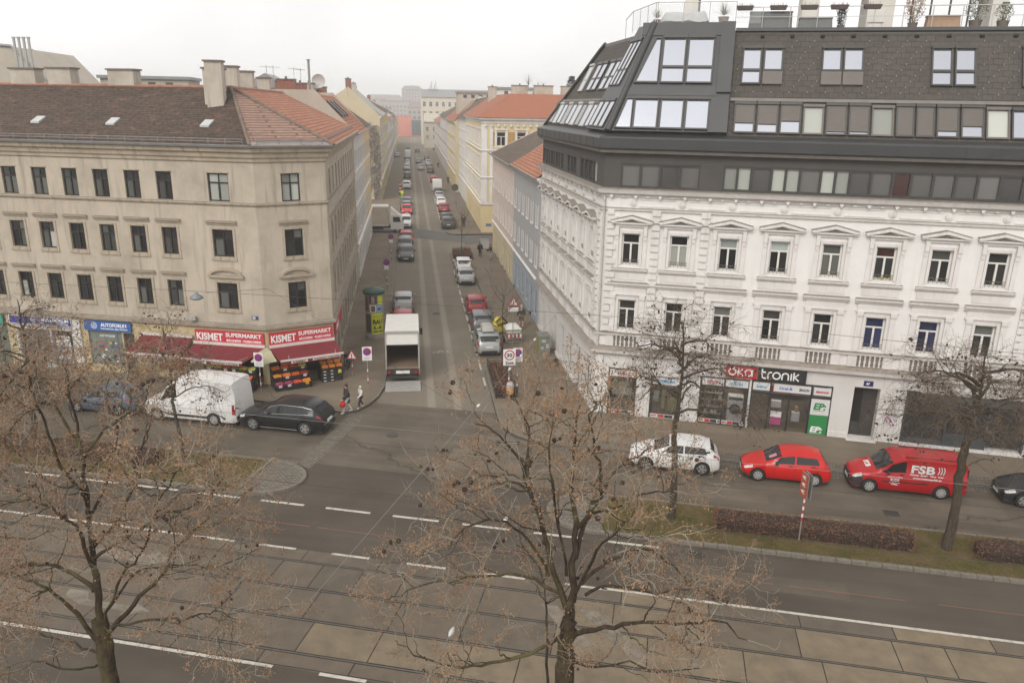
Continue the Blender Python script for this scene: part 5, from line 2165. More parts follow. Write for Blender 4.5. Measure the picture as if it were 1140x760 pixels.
TXT_R = mat('text_red',(0.50,0.03,0.05),0.5,0.03,4)
TXT_B = mat('text_blue',(0.03,0.12,0.45),0.5,0.03,4)
TXT_D = mat('text_dark',(0.03,0.03,0.035),0.5,0.03,4)
TXT_T = mat('text_teal',(0.05,0.28,0.45),0.5,0.03,4)
fo = shopwin(0.8,2.35,0.03,2.82,2.3)
banner(fo,0.88,2.27,2.36,2.74,'Miele',TXT_R,0.24,wfrac=0.4)
b = MB()
b.fbox(F_RA,1.0,2.1,-0.6,-0.55,1.05,2.0,0)
b.fbox(F_RA,1.35,1.75,-0.54,-0.5,1.1,1.9,1)
b.build('display',[mat('display_pale',(0.40,0.43,0.38),0.7,0.15,3),mat('display_green',(0.46,0.52,0.45),0.7,0.1,3)],fo)
fo = shopwin(3.12,4.82,0.02,2.55,None)
banner(fo,3.25,4.75,2.12,2.50,'SIEMENS',TXT_T,0.22)
b = MB()
b.fbox(F_RA,3.3,3.6,-0.6,-0.55,0.9,1.5,0)
b.fbox(F_RA,3.75,3.95,-0.6,-0.55,0.5,1.9,1)
b.fbox(F_RA,4.1,4.7,-0.6,-0.3,0.5,1.2,1)
b.fbox(F_RA,3.85,4.4,-0.6,-0.55,1.85,1.98,2)
b.build('display',[MATS['display_pale'],mat('display_olive',(0.30,0.27,0.13),0.7,0.2,3),BANW],fo)
fo = shopwin(5.76,8.30,0.05,2.82,2.30,div=(6.98,))
banner(fo,5.86,7.0,2.36,2.74,'BOSCH',TXT_R,0.24,wfrac=0.55)
banner(fo,7.1,8.25,2.36,2.74,'NEON',TXT_T,0.24,wfrac=0.5)
# shelves with small goods, and a washing machine
b = MB()
rr = random.Random(12)
for z in (0.55,0.95,1.35,1.75):
 b.fbox(F_RA,5.85,7.0,-0.75,-0.35,z,z + 0.03,0)
 for i in range(6):
  s = 5.92 + 0.18 * i
  b.fbox(F_RA,s,s + 0.13,-0.62,-0.5,z + 0.03,z + 0.03 + rr.uniform(0.12,0.26),rr.choice((1,2,3)))
b.build('shelf_goods',[MATS['display_pale'],mat('goods_brown',(0.2,0.12,0.08),0.6,0.2,4),BANW,mat('goods_dark',(0.06,0.05,0.05),0.5,0.2,4)],fo)
b = MB()
b.fbox(F_RA,7.3,8.1,-0.7,-0.15,0.35,1.75,0)
q = F_RA(7.7,-0.14,1.1)
ring = [(7.7 + 0.29 * cos(2 * pi * i / 20),1.05 + 0.29 * sin(2 * pi * i / 20)) for i in range(20)]
b.fplate(F_RA,ring,-0.15,-0.10,1)
ring = [(7.7 + 0.2 * cos(2 * pi * i / 20),1.05 + 0.2 * sin(2 * pi * i / 20)) for i in range(20)]
b.fplate(F_RA,ring,-0.10,-0.095,2)
b.fbox(F_RA,7.35,8.05,-0.15,-0.14,1.55,1.7,2)
b.build('washing_machine',[BANW,SHF,mat('drum_glass',(0.10,0.12,0.14),0.15,0.1,4)],fo)
# entrance front
fo = shopwin(8.42,12.48,0.02,2.88,2.18,strip=False,div=(9.35,10.36,11.42))
for s0,s1,txt,m,wf in ((8.5,9.35,'beko',TXT_T,0.6),(9.55,10.75,'Oral-B',TXT_B,0.55),(10.75,11.4,'BRAUN',TXT_D,0.75),(11.55,12.4,'electronic',TXT_R,0.75)):
 banner(fo,s0,s1,2.34,2.76,txt,m,0.2,wfrac=wf)
b = MB()
b.fbox(F_RA,11.50,12.42,0.0,0.03,1.24,2.12,0)
b.fbox(F_RA,11.50,12.42,0.0,0.03,0.05,1.235,1)
EPG = mat('ep_green',(0.025,0.22,0.065),0.5,0.06,3)
b.build('door_panel',[BANW,EPG],fo)
lettering('EP:',0.50,EPG,fo,F_RA,11.64,0.036,1.55,bold=0.02,wid=0.62,shear=0.15)
lettering('EP:',0.42,SGN_W,fo,F_RA,11.60,0.036,0.28,bold=0.018,wid=0.62,shear=0.15)
b = MB()
b.fbox(F_RA,11.62,12.2,0.031,0.036,1.46,1.48,0)
b.fbox(F_RA,11.6,12.2,0.031,0.036,0.2,0.22,1)
b.build('panel_underline',[EPG,SGN_W],fo)
b = MB()
b.fbox(F_RA,9.55,10.1,-0.07,-0.06,0.42,0.85,0)
b.fbox(F_RA,9.55,10.1,-0.07,-0.06,0.86,1.18,1)
b.fbox(F_RA,9.6,10.1,-0.9,-0.6,1.2,1.55,1)
b.fbox(F_RA,10.7,11.1,-0.9,-0.6,0.5,1.0,1)
b.fbox(F_RA,10.85,11.0,-0.88,-0.7,1.0,1.3,2)
b.fbox(F_RA,9.5,11.3,-1.4,-1.35,1.7,2.15,3)
b.build('display',[mat('poster_magenta',(0.32,0.06,0.16),0.5,0.25,6),BANW,mat('display_wood',(0.42,0.3,0.14),0.6,0.2,4),mat('display_red',(0.28,0.03,0.02),0.6,0.3,3)],fo)

b = MB()
for s0,s1,z in ((6.0,8.1,2.74),(8.7,12.2,2.78),(3.3,4.6,2.48)):
 b.fbox(F_RA,s0,s1,-0.62,-0.50,z,z + 0.03)
b.build('shop_fill_strips',mat('shop_fill_glow',(1.0,0.93,0.82),0.5,0,emit=14.0),R1)  # glowing strips added behind the panes to brighten the dark shop displays

# the shop's name: red and black boards with rounded tube letters
OKR = mat('oka_red_board',(0.45,0.018,0.022),0.45,0.06,4)
t = thing('shop_sign','red and black sign with rounded white letters over the electrical shop entrance','shop sign',F_RA(9.0,0.05,2.9))
b = MB()
b.fbox(F_RA,7.02,8.62,0.03,0.15,2.93,3.58)
b.build('red_board',OKR,t)
b = MB()
b.fbox(F_RA,8.66,11.08,0.03,0.17,2.93,3.64)
b.build('black_board',SHF,t)

def strokes(name,F,s,z,h,d,r,glyphs,m,parent):
 """letters drawn as round tubes: each glyph is a list of polylines in units of its height"""
 b = MB()
 for gx,lines in glyphs:
  for ln in lines:
   b.tube([F(s + (gx + x) * h,d,z + y * h) for x,y in ln],r,6)
 b.build(name,m,parent)

def ringl(cx,cy,r,a0=0,a1=385,n=16,sx=1.0):
 return [(cx + sx * r * cos(radians(a0 + (a1 - a0) * i / n)),cy + r * sin(radians(a0 + (a1 - a0) * i / n))) for i in range(n + 1)]

GO = [ringl(0.42,0.5,0.42,sx=1.0)]
GK = [[(0,0.08),(0,1.1)],[(0.55,0.95),(0.1,0.5),(0.6,0.06)]]
GA = [ringl(0.42,0.5,0.42),[(0.86,0.08),(0.86,0.92)]]
GT = [[(0.0,1.25),(0.0,0.35),(0.12,0.12),(0.35,0.06),(0.5,0.08)],[(0,0.85),(0.42,0.85)]]
GRR = [[(0,0.06),(0,0.62),(0.12,0.85),(0.42,0.9)]]
GN = [[(0,0.06),(0,0.6),(0.1,0.82),(0.36,0.92),(0.62,0.82),(0.72,0.6),(0.72,0.06)]]
GI = [[(0,0.06),(0,0.92)]]
strokes('lettering',F_RA,7.18,3.05,0.42,0.17,0.045,((0,GO),(1.12,GK),(1.95,GA)),SGN_W,t)
strokes('lettering',F_RA,8.86,3.03,0.43,0.19,0.042,((0,GT),(0.72,GRR),(1.28,GO),(2.36,GN),(3.40,GI),(3.70,GK)),SGN_W,t)
b = MB()
b.fbox(F_RA,7.42,7.47,0.15,0.18,3.50,3.545)
b.fbox(F_RA,7.28,7.33,0.15,0.18,3.50,3.545)
b.build('umlaut',SGN_W,t)

# house door, dark shop front, number plate, graffiti
b = MB()
b.fbox(F_RA,13.5,14.75,-0.6,-0.55,0.1,2.95)
b.fbox(F_RA,14.1,14.16,-0.55,-0.52,0.1,2.95)
hd = b.build('house_door',mat('dark_door',(0.05,0.045,0.042),0.5,0.2,3),R1)
b = MB()
b.fbox(F_RA,13.6,14.04,-0.545,-0.53,0.9,2.7)
b.build('pane',G_DARK,hd)
b = MB()
b.fbox(F_RA,13.4,14.85,-0.55,0.35,0.0,0.13)
b.build('door_step',P_WT,R1)
b = MB()
for s in (16.0,18.0,19.9,21.62):
 b.fbox(F_RA,s,s + 0.09,-0.16,0.03,0.24,3.0)
b.fbox(F_RA,16.0,21.7,-0.15,0.02,2.55,3.0)
b.fbox(F_RA,16.09,18.0,-0.15,-0.02,0.22,0.5)
b.fbox(F_RA,18.1,19.9,-0.15,-0.02,0.22,0.9)
ds = b.build('dark_shopfront',mat('blue_grey_shopfront',(0.052,0.060,0.064),0.5,0.2,2),R1)
b = MB()
b.fbox(F_RA,16.1,21.6,-0.13,-0.11,0.5,2.55)
b.build('pane',G_DARK,ds)
t = thing('house_number','small dark blue number plate over the dark house door of the white house','number plate',F_RA(14.15,0.02,3.1))
b = MB()
b.fbox(F_RA,13.9,14.35,0,0.03,3.08,3.36)
b.build('plate',mat('plate_indigo',(0.03,0.025,0.12),0.4,0.1,4),t)
lettering('47',0.18,SGN_W,t,F_RA,14.0,0.035,3.15,bold=0.005)
b = MB()
rr = random.Random(6)
for i in range(7):
 s,z = 15.2 + rr.random() * 0.45,0.9 + rr.random() * 0.5
 b.tube([F_RA(s + 0.12 * sin(k),0.004,z + 0.12 * cos(k * 1.7) + 0.03 * k) for k in range(5)],0.014,4)
b.build('graffiti',mat('graffiti_magenta',(0.45,0.14,0.36),0.6,0.2,4),R1)
b = MB()
for o in gS:
 b.fbox(F_RS,o[0] + 0.06,o[1] - 0.06,-0.28,-0.24,o[2] + 0.05,o[3] - 0.05)
b.build('street_panes',G_DARK,R1)

# ------------------------------------------------------------------ the houses along the side street
def facade_window(w,h,frm,gl,rec=0.10,cross=True):
 f = win_cross(w,h,None,0.08,rec + 0.04,0.66,lintel_panes=False) if cross else MB()
 fr = meshof(f,'window',frm)
 p = MB()
 p.box(0.03,w - 0.03,rec + 0.03,rec + 0.045,0.03,h - 0.03)
 return {'frame': fr,'parts': [('pane',meshof(p,'pane',gl))]}

PALEFR = mat('pale_window_frame',(0.58,0.56,0.52),0.5,0.06,4)

def row_house(label,F,L,ze,rows,pitch_w,ww,n,wm,trim,roofm,zr=None,depth=12,ridge=6.0,base=None,wallmats=None,
    cat='house',chim=(),hoods=True,bands=(),frm=None,gl=None,near_gable=True,name='town_house',gable_m=None,
    eave=0.4,base_h=3.6,base_ops=True,flat=None,over_gable=0.25,seed=1,surr=0.12):
 """a terraced house seen along the street: s runs along its front, roof ridge parallel to it"""
 org = F(0,0,0)
 root = thing(name,label,cat,org)
 rr = random.Random(seed)
 frm = frm or PALEFR
 zr = zr or ze + 4
 sp = L / n
 X = [sp * (i + 0.5) - ww / 2 for i in range(n)]
 ops = [(x,x + ww,z0,z1) for x in X for z0,z1 in rows]
 bops = []
 if base_ops:
  for i,x in enumerate(X):
   door = rr.random() < 0.25
   bops.append((x - 0.15,x + ww + 0.15,0.12 if door else 0.7,2.7))
 b = MB()
 bh = base_h
 wall(b,F,0,L,bh,ze,ops,0.32,0,0,2)
 wall(b,F,0,L,0,bh,bops,0.32,1,1,2)
 # end walls up to the roof, and the back
 gm = 3 if gable_m else 0
 for s,flip in ((0,False),(L,True)):
  og = over_gable
  pts = [F(s,0,0),F(s,-depth,0),F(s,-depth,ze + og),F(s,-ridge if flat is None else -depth + 0.1,zr + og)]
  if flat is not None:
   pts = [F(s,0,0),F(s,-depth,0),F(s,-depth,zr + og),F(s,-flat,zr + og),F(s,0,ze + og)]
  else:
   pts.append(F(s,0,ze + og * 0.4))
  if flip:
   pts.reverse()
  b.poly(pts,gm)
 b.quad(F(L,-depth,0),F(0,-depth,0),F(0,-depth,ze),F(L,-depth,ze),gm)
 b.build('wall',[wm,base or wm,DARKROOM,gable_m or wm],root)
 b = MB()
 cornice(b,F,0,L,[(0,ze - 0.55),(0.08,ze - 0.5),(0.12,ze - 0.3),(0.30,ze - 0.18),(0.34,ze - 0.02),(0,ze)])
 cornice(b,F,0,L,[(0,bh - 0.12),(0.1,bh - 0.08),(0.16,bh + 0.04),(0,bh + 0.14)])
 for z in bands:
  cornice(b,F,0,L,[(0,z),(0.06,z + 0.02),(0.09,z + 0.12),(0,z + 0.16)])
 for x in X:
  for z0,z1 in rows:
   b.fbox(F,x - 0.1,x + ww + 0.1,0,0.09,z0 - 0.12,z0 - 0.01)
   if surr:
    b.fbox(F,x - surr,x - 0.005,0,0.04,z0,z1)
    b.fbox(F,x + ww + 0.005,x + ww + surr,0,0.04,z0,z1)
   if hoods:
    b.fbox(F,x - 0.18,x + ww + 0.18,0,0.16,z1 + 0.14,z1 + 0.26)
    b.fbox(F,x - 0.1,x + ww + 0.1,0,0.05,z1 + 0.004,z1 + 0.14)
 b.build('cornice',trim,root)
 specs = []
 for z0,z1 in rows:
  specs.append([facade_window(ww,z1 - z0,frm,g) for g in (gl or (G_DARK,G_GREY))])
 for (z0,z1),sp_ in zip(rows,specs):
  for x in X:
   add_window(root,F,x,z0,ww,z1 - z0,rr.choice(sp_))
 if bops:
  b = MB()
  for o in bops:
   b.fbox(F,o[0] + 0.04,o[1] - 0.04,-0.20,-0.16,o[2] + 0.04,o[3] - 0.04)
  b.build('ground_floor_openings',G_DARK,root)
 b = MB()
 if flat is None:
  roofpoly(b,(F(0.02,eave,ze - 0.05),F(L - 0.02,eave,ze - 0.05),F(L - 0.02,-ridge,zr),F(0.02,-ridge,zr)))
  roofpoly(b,(F(0.02,-ridge,zr),F(L - 0.02,-ridge,zr),F(L - 0.02,-depth,ze),F(0.02,-depth,ze)))
 else:
  roofpoly(b,(F(0.02,eave,ze - 0.05),F(L - 0.02,eave,ze - 0.05),F(L - 0.02,-flat,zr),F(0.02,-flat,zr)))
  roofpoly(b,(F(0.02,-flat,zr),F(L - 0.02,-flat,zr),F(L - 0.02,-depth,zr - 0.2),F(0.02,-depth,zr - 0.2)))
 ro = b.build('roof',roofm,root)
 b = MB()
 cornice(b,F,0,L,[(eave,ze - 0.14),(eave + 0.14,ze - 0.12),(eave + 0.16,ze),(eave + 0.02,ze - 0.02)])
 b.build('gutter',ZINC,root)
 for (s,d,zb,zt,w,dd,cm) in chim:
  q = F(s,-d,0)
  chimney(ro,q.x,q.y,zb,zt,w,dd,F.phi,cm,CAPM,pots=1)
 return root,ro

def FL(y,x=-5.1):
 return Fr((x,y),radians(90))

def FRr(y1,x=9.6):
 return Fr((x,y1),radians(-90))

R3 = ((4.6,6.3),(7.7,9.4),(10.8,12.3))
BRICK = mat('brick_chimney',(0.24,0.105,0.075),0.9,0.3,7)
W_L2 = plaster('render_pale_grey',(0.58,0.56,0.53),(0.42,0.39,0.36),0.5,0.4)
W_FIRE = plaster('firewall_render',(0.47,0.425,0.355),(0.33,0.285,0.23),0.5,0.4)
W_YEL = plaster('render_yellow',(0.63,0.52,0.29),(0.46,0.38,0.22),0.4,0.4)
W_CRM = plaster('render_cream',(0.58,0.50,0.35),(0.40,0.33,0.22),0.4,0.4)
W_WHT = plaster('render_white',(0.66,0.64,0.60),(0.5,0.47,0.42),0.4,0.4)
W_PINK = plaster('render_pink',(0.66,0.54,0.48),(0.50,0.41,0.36),0.4,0.4)
W_GRY = plaster('render_grey',(0.42,0.415,0.42),(0.33,0.325,0.32),0.4,0.4)
W_BLU = plaster('render_blue_base',(0.37,0.41,0.46),(0.27,0.30,0.34),0.4,0.4)
W_BEI = plaster('render_beige_far',(0.47,0.425,0.35),(0.34,0.30,0.24),0.4,0.4)

# --- left side
root,ro = row_house('pale house with a red mansard roof next to the beige corner house',FL(74.0),17.5,13.9,R3,2.4,1.05,7,W_L2,P_WT,T_RED,zr=17.3,
      depth=13,flat=3.2,gable_m=W_FIRE,over_gable=0.35,base=W_WHT,hoods=False,bands=(7.2,10.3),seed=3,
      chim=((2.5,6.0,16.5,18.5,0.9,1.6,BRICK),(4.8,6.4,16.5,18.4,0.9,1.8,BRICK),(7.4,5.4,16.5,18.3,0.8,1.2,BRICK),(11.2,5.0,16.5,18.4,1.2,1.0,P_CHIM)))
for s in (2.2,5.2,8.4):
 b = MB()
 F = FL(74.0)
 k = 3.4 / 3.6
 pts = [F(s,0.4 - 1.5,13.9 + 1.5 * k),F(s + 1.2,0.4 - 1.5,13.9 + 1.5 * k),F(s + 1.2,0.4 - 2.9,13.9 + 2.9 * k),F(s,0.4 - 2.9,13.9 + 2.9 * k)]
 up = Vector((0.12,0,0.16))
 b.hexa([p for p in pts] + [p + up for p in pts])
 b.build('skylight',DKF,ro)
# dish and mast on its ridge
t = thing('satellite_dish','round pale satellite dish on the ridge of the red mansard roof','satellite dish',(-9.2,86,17.2))
b = MB()
b.tube([(0,0,0),(0,0,1.2)],0.04,6)
b.build('mast',ZINC,t,True)
b = MB()
b.lathe((0,-0.1,1.5),((0.02,0.14),(0.35,0.10),(0.62,0.0),(0.70,-0.08)),18,0,'y')
b.build('dish',mat('dish_pale',(0.52,0.50,0.48),0.5,0.1,3),t,True)
t = thing('roof_mast','tall thin metal flue pipe above the brick chimneys on the left roofs','flue pipe',(-9.9,84,17.2))
b = MB()
b.tube([(0,0,0),(0,0,3.4)],0.12,8)
b.build('pipe',ZINC,t,True)
b = MB()
b.cyl((0,0),0.2,3.4,3.5,8)
b.build('rain_cap',ZINC,t,True)
for i,(x,y) in enumerate(((-12.2,73),(-11.7,73.4),(-10.3,76),(-9.9,77.5),(-7.3,99.8))):
 t = thing('antenna',('leftmost','second from left','third','fourth','rightmost')[i] + ' of the thin television aerials standing on the left roofs','aerial',(x,y,17.3),0.4 * i,'television aerials on the left roofs')
 b = MB()
 b.tube([(0,0,0),(0,0,2.3)],0.022,4)
 b.build('mast',ZINC,t,True)
 b = MB()
 b.tube([(-0.6,0,2.15),(0.6,0,2.15)],0.014,4)
 for k in range(6):
  b.tube([(-0.5 + 0.2 * k,-0.25,2.15),(-0.5 + 0.2 * k,0.25,2.15)],0.01,4)
 b.build('aerial',ZINC,t,True)
row_house('orange-yellow narrow house between the pale house and the side yard',FL(91.5),11.5,14.0,R3,2.4,1.05,4,mat('apricot_render',(0.62,0.44,0.24),0.9,0.12,2),P_WT,T_BROWN,zr=16.5,
   depth=12,flat=3.4,base=W_WHT,hoods=False,bands=(7.2,10.3),seed=4,chim=((6.0,5.0,16,18.3,1.2,1.0,BRICK),))
W_IVY = W_CRM
root,ro = row_house('cream house with an ivy-covered fire wall beyond the white truck',FL(142.0),24,14.6,R3,2.4,1.05,8,W_CRM,P_WT,ZINC,zr=19.0,
      depth=12,ridge=5.2,over_gable=0.35,seed=5,gable_m=plaster('firewall_cream',(0.56,0.485,0.345),(0.42,0.35,0.24),0.4,0.4),chim=((1.2,5.2,18.5,20.6,1.6,0.9,BRICK),(14,5.2,18.5,20.2,1.2,0.9,P_CHIM)))
t = thing('bare_creeper','leafless grey creeper covering the fire wall of the cream house','climber',(-7.4,141.9,0.1))
b = MB()
rr = random.Random(9)
for i in range(34):
 p = Vector((rr.uniform(-4.2,1.9),-0.08,0))
 pts = [p.copy()]
 top = rr.uniform(8,12.6)
 while p.z < top:
  p = p + Vector((rr.uniform(-0.45,0.45),rr.uniform(-0.02,0.02),rr.uniform(0.6,1.1)))
  p.y = min(-0.05,max(-0.2,p.y))
  p.x = max(-4.4,min(2.2,p.x))
  pts.append(p.copy())
  if rr.random() < 0.6:
   q = p + Vector((rr.uniform(-1,1),0,rr.uniform(0.2,0.9)))
   b.tube([p,(p + q) / 2 + Vector((0,-0.05,0.1)),q],0.045,3,0,False)
 b.tube(pts,0.06,3,0,False)
b.build('stems',mat('creeper_stem',(0.17,0.14,0.115),0.9,0.3,3),t,True)
b = MB()
for i in range(2600):
 x,z = rr.uniform(-4.4,2.2),12.8 * rr.random() ** 0.9
 if mnoise.noise(Vector((x * 0.6,z * 0.5,2))) < -0.12:
  continue
 y = rr.uniform(-0.3,-0.05)
 a = rr.uniform(0,pi)
 r = rr.uniform(0.07,0.2)
 b.add([(x + r * cos(a + k * pi / 2),y + rr.uniform(-0.05,0.05),z + r * sin(a + k * pi / 2)) for k in range(4)],((0,1,2,3),))
b.build('twigs',mat('creeper_twigs',(0.22,0.19,0.165),0.9,0.4,0.8),t,True)
W_LEM = plaster('render_lemon',(0.60,0.52,0.27),(0.42,0.36,0.2),0.4,0.4)
row_house('lemon yellow house directly behind the creeper-clad one',FL(166.0),26,15.0,R3,2.4,1.05,9,W_LEM,P_WT,T_BROWN,zr=18.6,seed=6,chim=((5,6,18,20,1.4,0.9,P_CHIM),))
row_house('white narrow house beyond the lemon yellow house',FL(192.0),28,13.2,R3[:2],2.4,1.05,9,W_WHT,P_WT,T_RED2,zr=16.2,seed=7,chim=((8,6,16,17.6,1.4,0.9,BRICK),))
row_house('pinkish house far along the left side of the street',FL(220.0),34,14.0,R3,2.4,1.05,10,W_PINK,P_WT,T_BROWN,zr=17.4,seed=8,chim=((10,6,17,18.8,1.4,0.9,BRICK),))
row_house('grey house far along the left side of the street',FL(254.0),40,12.6,R3[:2],2.4,1.05,12,W_BEI,P_WT,T_BROWN,zr=16,seed=9,chim=((10,6,16,17.6,1.4,0.9,BRICK),))
row_house('cream house at the far left end of the street before the red hall',FL(294.0),60,11.5,R3[:2],2.4,1.05,16,W_CRM,P_WT,T_RED2,zr=14.6,seed=10)
# house behind the corner house
t = thing('rear_house','plain beige gable wall sloping down behind the left end of the corner house roof','house',(-36,70,0))
b = MB()
pr_ = [(-48,0),(-28.6,0),(-28.6,17.3),(-31.3,20.4),(-48,21.4)]
n = len(pr_)
b.add([(x,70,z) for x,z in pr_] + [(x,82,z) for x,z in pr_],[tuple(range(n))] + [(i,n + i,n + (i + 1) % n,(i + 1) % n) for i in range(n)] + [tuple(range(2 * n - 1,n - 1,-1))])
b.build('wall',W_FIRE,t)
b = MB()
b.tube([(-28.5,69.95,17.35),(-31.3,69.95,20.45),(-48,69.95,21.45)],0.12,5)
b.build('roof_edge',ZINC,t)

# --- right side
root,ro = row_house('grey house with a pale blue ground floor beside the white apartment house',FRr(72.3),15.0,11.5,R3[:2] + (),2.2,1.0,6,W_GRY,P_WT,T_RED,zr=15.0,depth=11,ridge=5.5,base=W_BLU,hoods=False,seed=21,
      gl=(G_GREY,G_DARK),surr=0.09)
row_house('pink house with a brown tiled roof between the grey house and the crossing',FRr(91.0),18.6,11.35,R3[:2],2.3,1.0,8,W_PINK,W_WHT,T_BROWN,zr=14.6,depth=12,ridge=6.5,base=plaster('render_cream_base',(0.60,0.52,0.36),(0.42,0.36,0.25),0.4,0.4),hoods=False,seed=22,
   gl=(G_GREY,G_DARK))

# yellow corner house at the crossing: two fronts and a hipped red roof
YC = thing('corner_house','yellow and white corner house with a red hipped roof beyond the crossing','house',(9.45,104.2,0))
FY1 = Fr((9.45,104.2),radians(0))            # front towards the crossing
FY2 = Fr((9.45,133.0),radians(-90))          # side along the street
YL1,YL2,YZ = 16.0,28.8,15.0
W_Y = plaster('render_golden',(0.66,0.545,0.32),(0.50,0.41,0.25),0.35,0.35)
wy1 = [1.95 + 2.7 * i for i in range(5)]
wy2 = [1.0 + 2.35 * i for i in range(12)]
yr = ((4.7,6.5),(8.1,9.9),(11.5,13.3))
b = MB()
wall(b,FY1,0,YL1,3.8,YZ,[(x,x + 1.2,a,c) for x in wy1 for a,c in yr],0.3,0,0,1)
wall(b,FY2,0,YL2,3.8,YZ,[(x,x + 1.1,a,c) for x in wy2 for a,c in yr],0.3,0,0,1)
wall(b,FY1,0,YL1,0,3.8,[(x,x + 1.4,0.4,2.9) for x in wy1],0.3,0,0,1)
wall(b,FY2,0,YL2,0,3.8,[(x,x + 1.3,0.4,2.9) for x in wy2],0.3,0,0,1)
b.build('wall',[W_Y,DARKROOM],YC)
b = MB()
for F,L,X,w in ((FY1,YL1,wy1,1.2),(FY2,YL2,wy2,1.1)):
 m0,m1 = (1,0) if F is FY1 else (0,1)
 cornice(b,F,0,L,[(0,YZ - 0.7),(0.1,YZ - 0.6),(0.15,YZ - 0.3),(0.45,YZ - 0.15),(0.5,YZ + 0.05),(0,YZ + 0.1)],0,m0,m1)
 for z in (3.7,7.2,10.7):
  cornice(b,F,0,L,[(0,z),(0.12,z + 0.05),(0.2,z + 0.28),(0,z + 0.35)],0,m0,m1)
 for x in X:
  for a,c in yr:
   b.fbox(F,x - 0.25,x,0,0.07,a - 0.1,c + 0.25)
   b.fbox(F,x + w,x + w + 0.25,0,0.07,a - 0.1,c + 0.25)
   b.fbox(F,x - 0.35,x + w + 0.35,0,0.14,c + 0.25,c + 0.42)
   b.fbox(F,x - 0.3,x + w + 0.3,0,0.12,a - 0.22,a - 0.1)
 cx = 0.35 if F is FY1 else L - 0.35
 b.fbox(F,cx - 0.35,cx + 0.35,0,0.09,4.1,14.2)
 if F is FY1:
  b.fbox(F,1.05,1.45,0,0.09,4.1,14.2)
  for i in range(18):
   b.fbox(F,0.3 + 0.85 * i,0.55 + 0.85 * i,0.1,0.35,14.0,14.3)
b.build('cornice',P_WT,YC)
b = MB()
for x in wy1:
 for sg in (-0.75,1.45):
  b.fbox(FY1,x + sg,x + sg + 0.48,0,0.03,11.5,13.3)
b.build('ochre_panels',mat('ochre_render',(0.40,0.26,0.10),0.9,0.12,2),YC)
s1 = [facade_window(1.2,c - a,WHITEFR,G_DARK) for a,c in yr]
s2 = [facade_window(1.1,c - a,WHITEFR,G_DARK) for a,c in yr]
for (a,c),p1,p2 in zip(yr,s1,s2):
 for x in wy1:
  add_window(YC,FY1,x,a,1.2,c - a,p1)
 for x in wy2:
  add_window(YC,FY2,x,a,1.1,c - a,p2)
b = MB()
for i in range(9):
 b.fbox(FY1,0.0,1.4,0.0,0.06,0.5 + 0.36 * i,0.80 + 0.36 * i)
 b.fbox(FY2,YL2 - 1.4,YL2,0.0,0.06,0.5 + 0.36 * i,0.80 + 0.36 * i)
b.build('quoins',W_Y,YC)
b = MB()
for x in wy1[:4]:
 b.fbox(FY1,x + 0.05,x + 1.35,-0.2,-0.16,0.45,2.85)
for x in wy2:
 b.fbox(FY2,x + 0.05,x + 1.25,-0.2,-0.16,0.45,2.85)
b.build('ground_floor_openings',G_DARK,YC)
b = MB()
e = 0.6
A = (9.45 - e,104.2 - e,YZ + 0.1)
Bq = (9.45 + YL1,104.2 - e,YZ + 0.1)
Cq = (9.45 - e,133.0,YZ + 0.1)
rg = Vector((13.6,108.6,18.2))
roofpoly(b,(A,Bq,(9.45 + YL1,108.6,18.2),rg))
roofpoly(b,(Cq,A,rg,(13.6,133.0,18.2)))
roofpoly(b,(rg,(9.45 + YL1,108.6,18.2),(9.45 + YL1,133,17.6),(13.6,133,18.2)))
yro = b.build('roof',T_RED2,YC)
for x,y,w in ((15.4,112,2.2),(18.6,111,2.6),(22.5,112,2.4),(12.6,122,1.2)):
 chimney(yro,x,y,16.5,19.3,w,0.9,0,P_CHIM,CAPM,pots=1)
t = thing('house_plaque','small blue street plate on the base of the yellow corner house','street sign',(10.35,104.1,1.1))
b = MB()
b.fbox(FY1,0.6,1.35,0.07,0.10,0.95,1.3)
b.build('plate',mat('plaque_blue',(0.10,0.16,0.34),0.5,0.1,4),t)

row_house('white house with a bare fire wall behind the yellow corner house',FRr(155.0),22.0,14.6,R3,2.3,1.05,8,W_WHT,P_WT,T_BROWN,zr=18.0,ridge=4.0,depth=11,seed=31,gable_m=W_WHT,over_gable=0.4)
row_house('narrow yellow house with dark balconies beyond the white fire wall',FRr(190.0,8.9),35.0,13.6,R3,2.3,1.05,12,W_YEL,P_WT,T_RED2,zr=17.6,ridge=4.2,depth=11,seed=32,gable_m=W_CRM,over_gable=0.3)
row_house('lilac-grey house far along the right side of the street',FRr(238.0,9.2),48.0,14.0,R3,2.3,1.05,14,plaster('render_lilac',(0.48,0.43,0.41),(0.36,0.32,0.30),0.4,0.4),P_WT,T_BROWN,zr=17.0,seed=33,chim=((20,6,16.5,18.4,1.4,0.9,BRICK),(40,6,16.5,18.4,1.4,0.9,P_CHIM)))
row_house('cream house far along the right side of the street',FRr(300.0,9.4),62.0,11.6,R3[:2],2.3,1.05,16,W_BEI,P_WT,T_RED2,zr=14.8,seed=34)

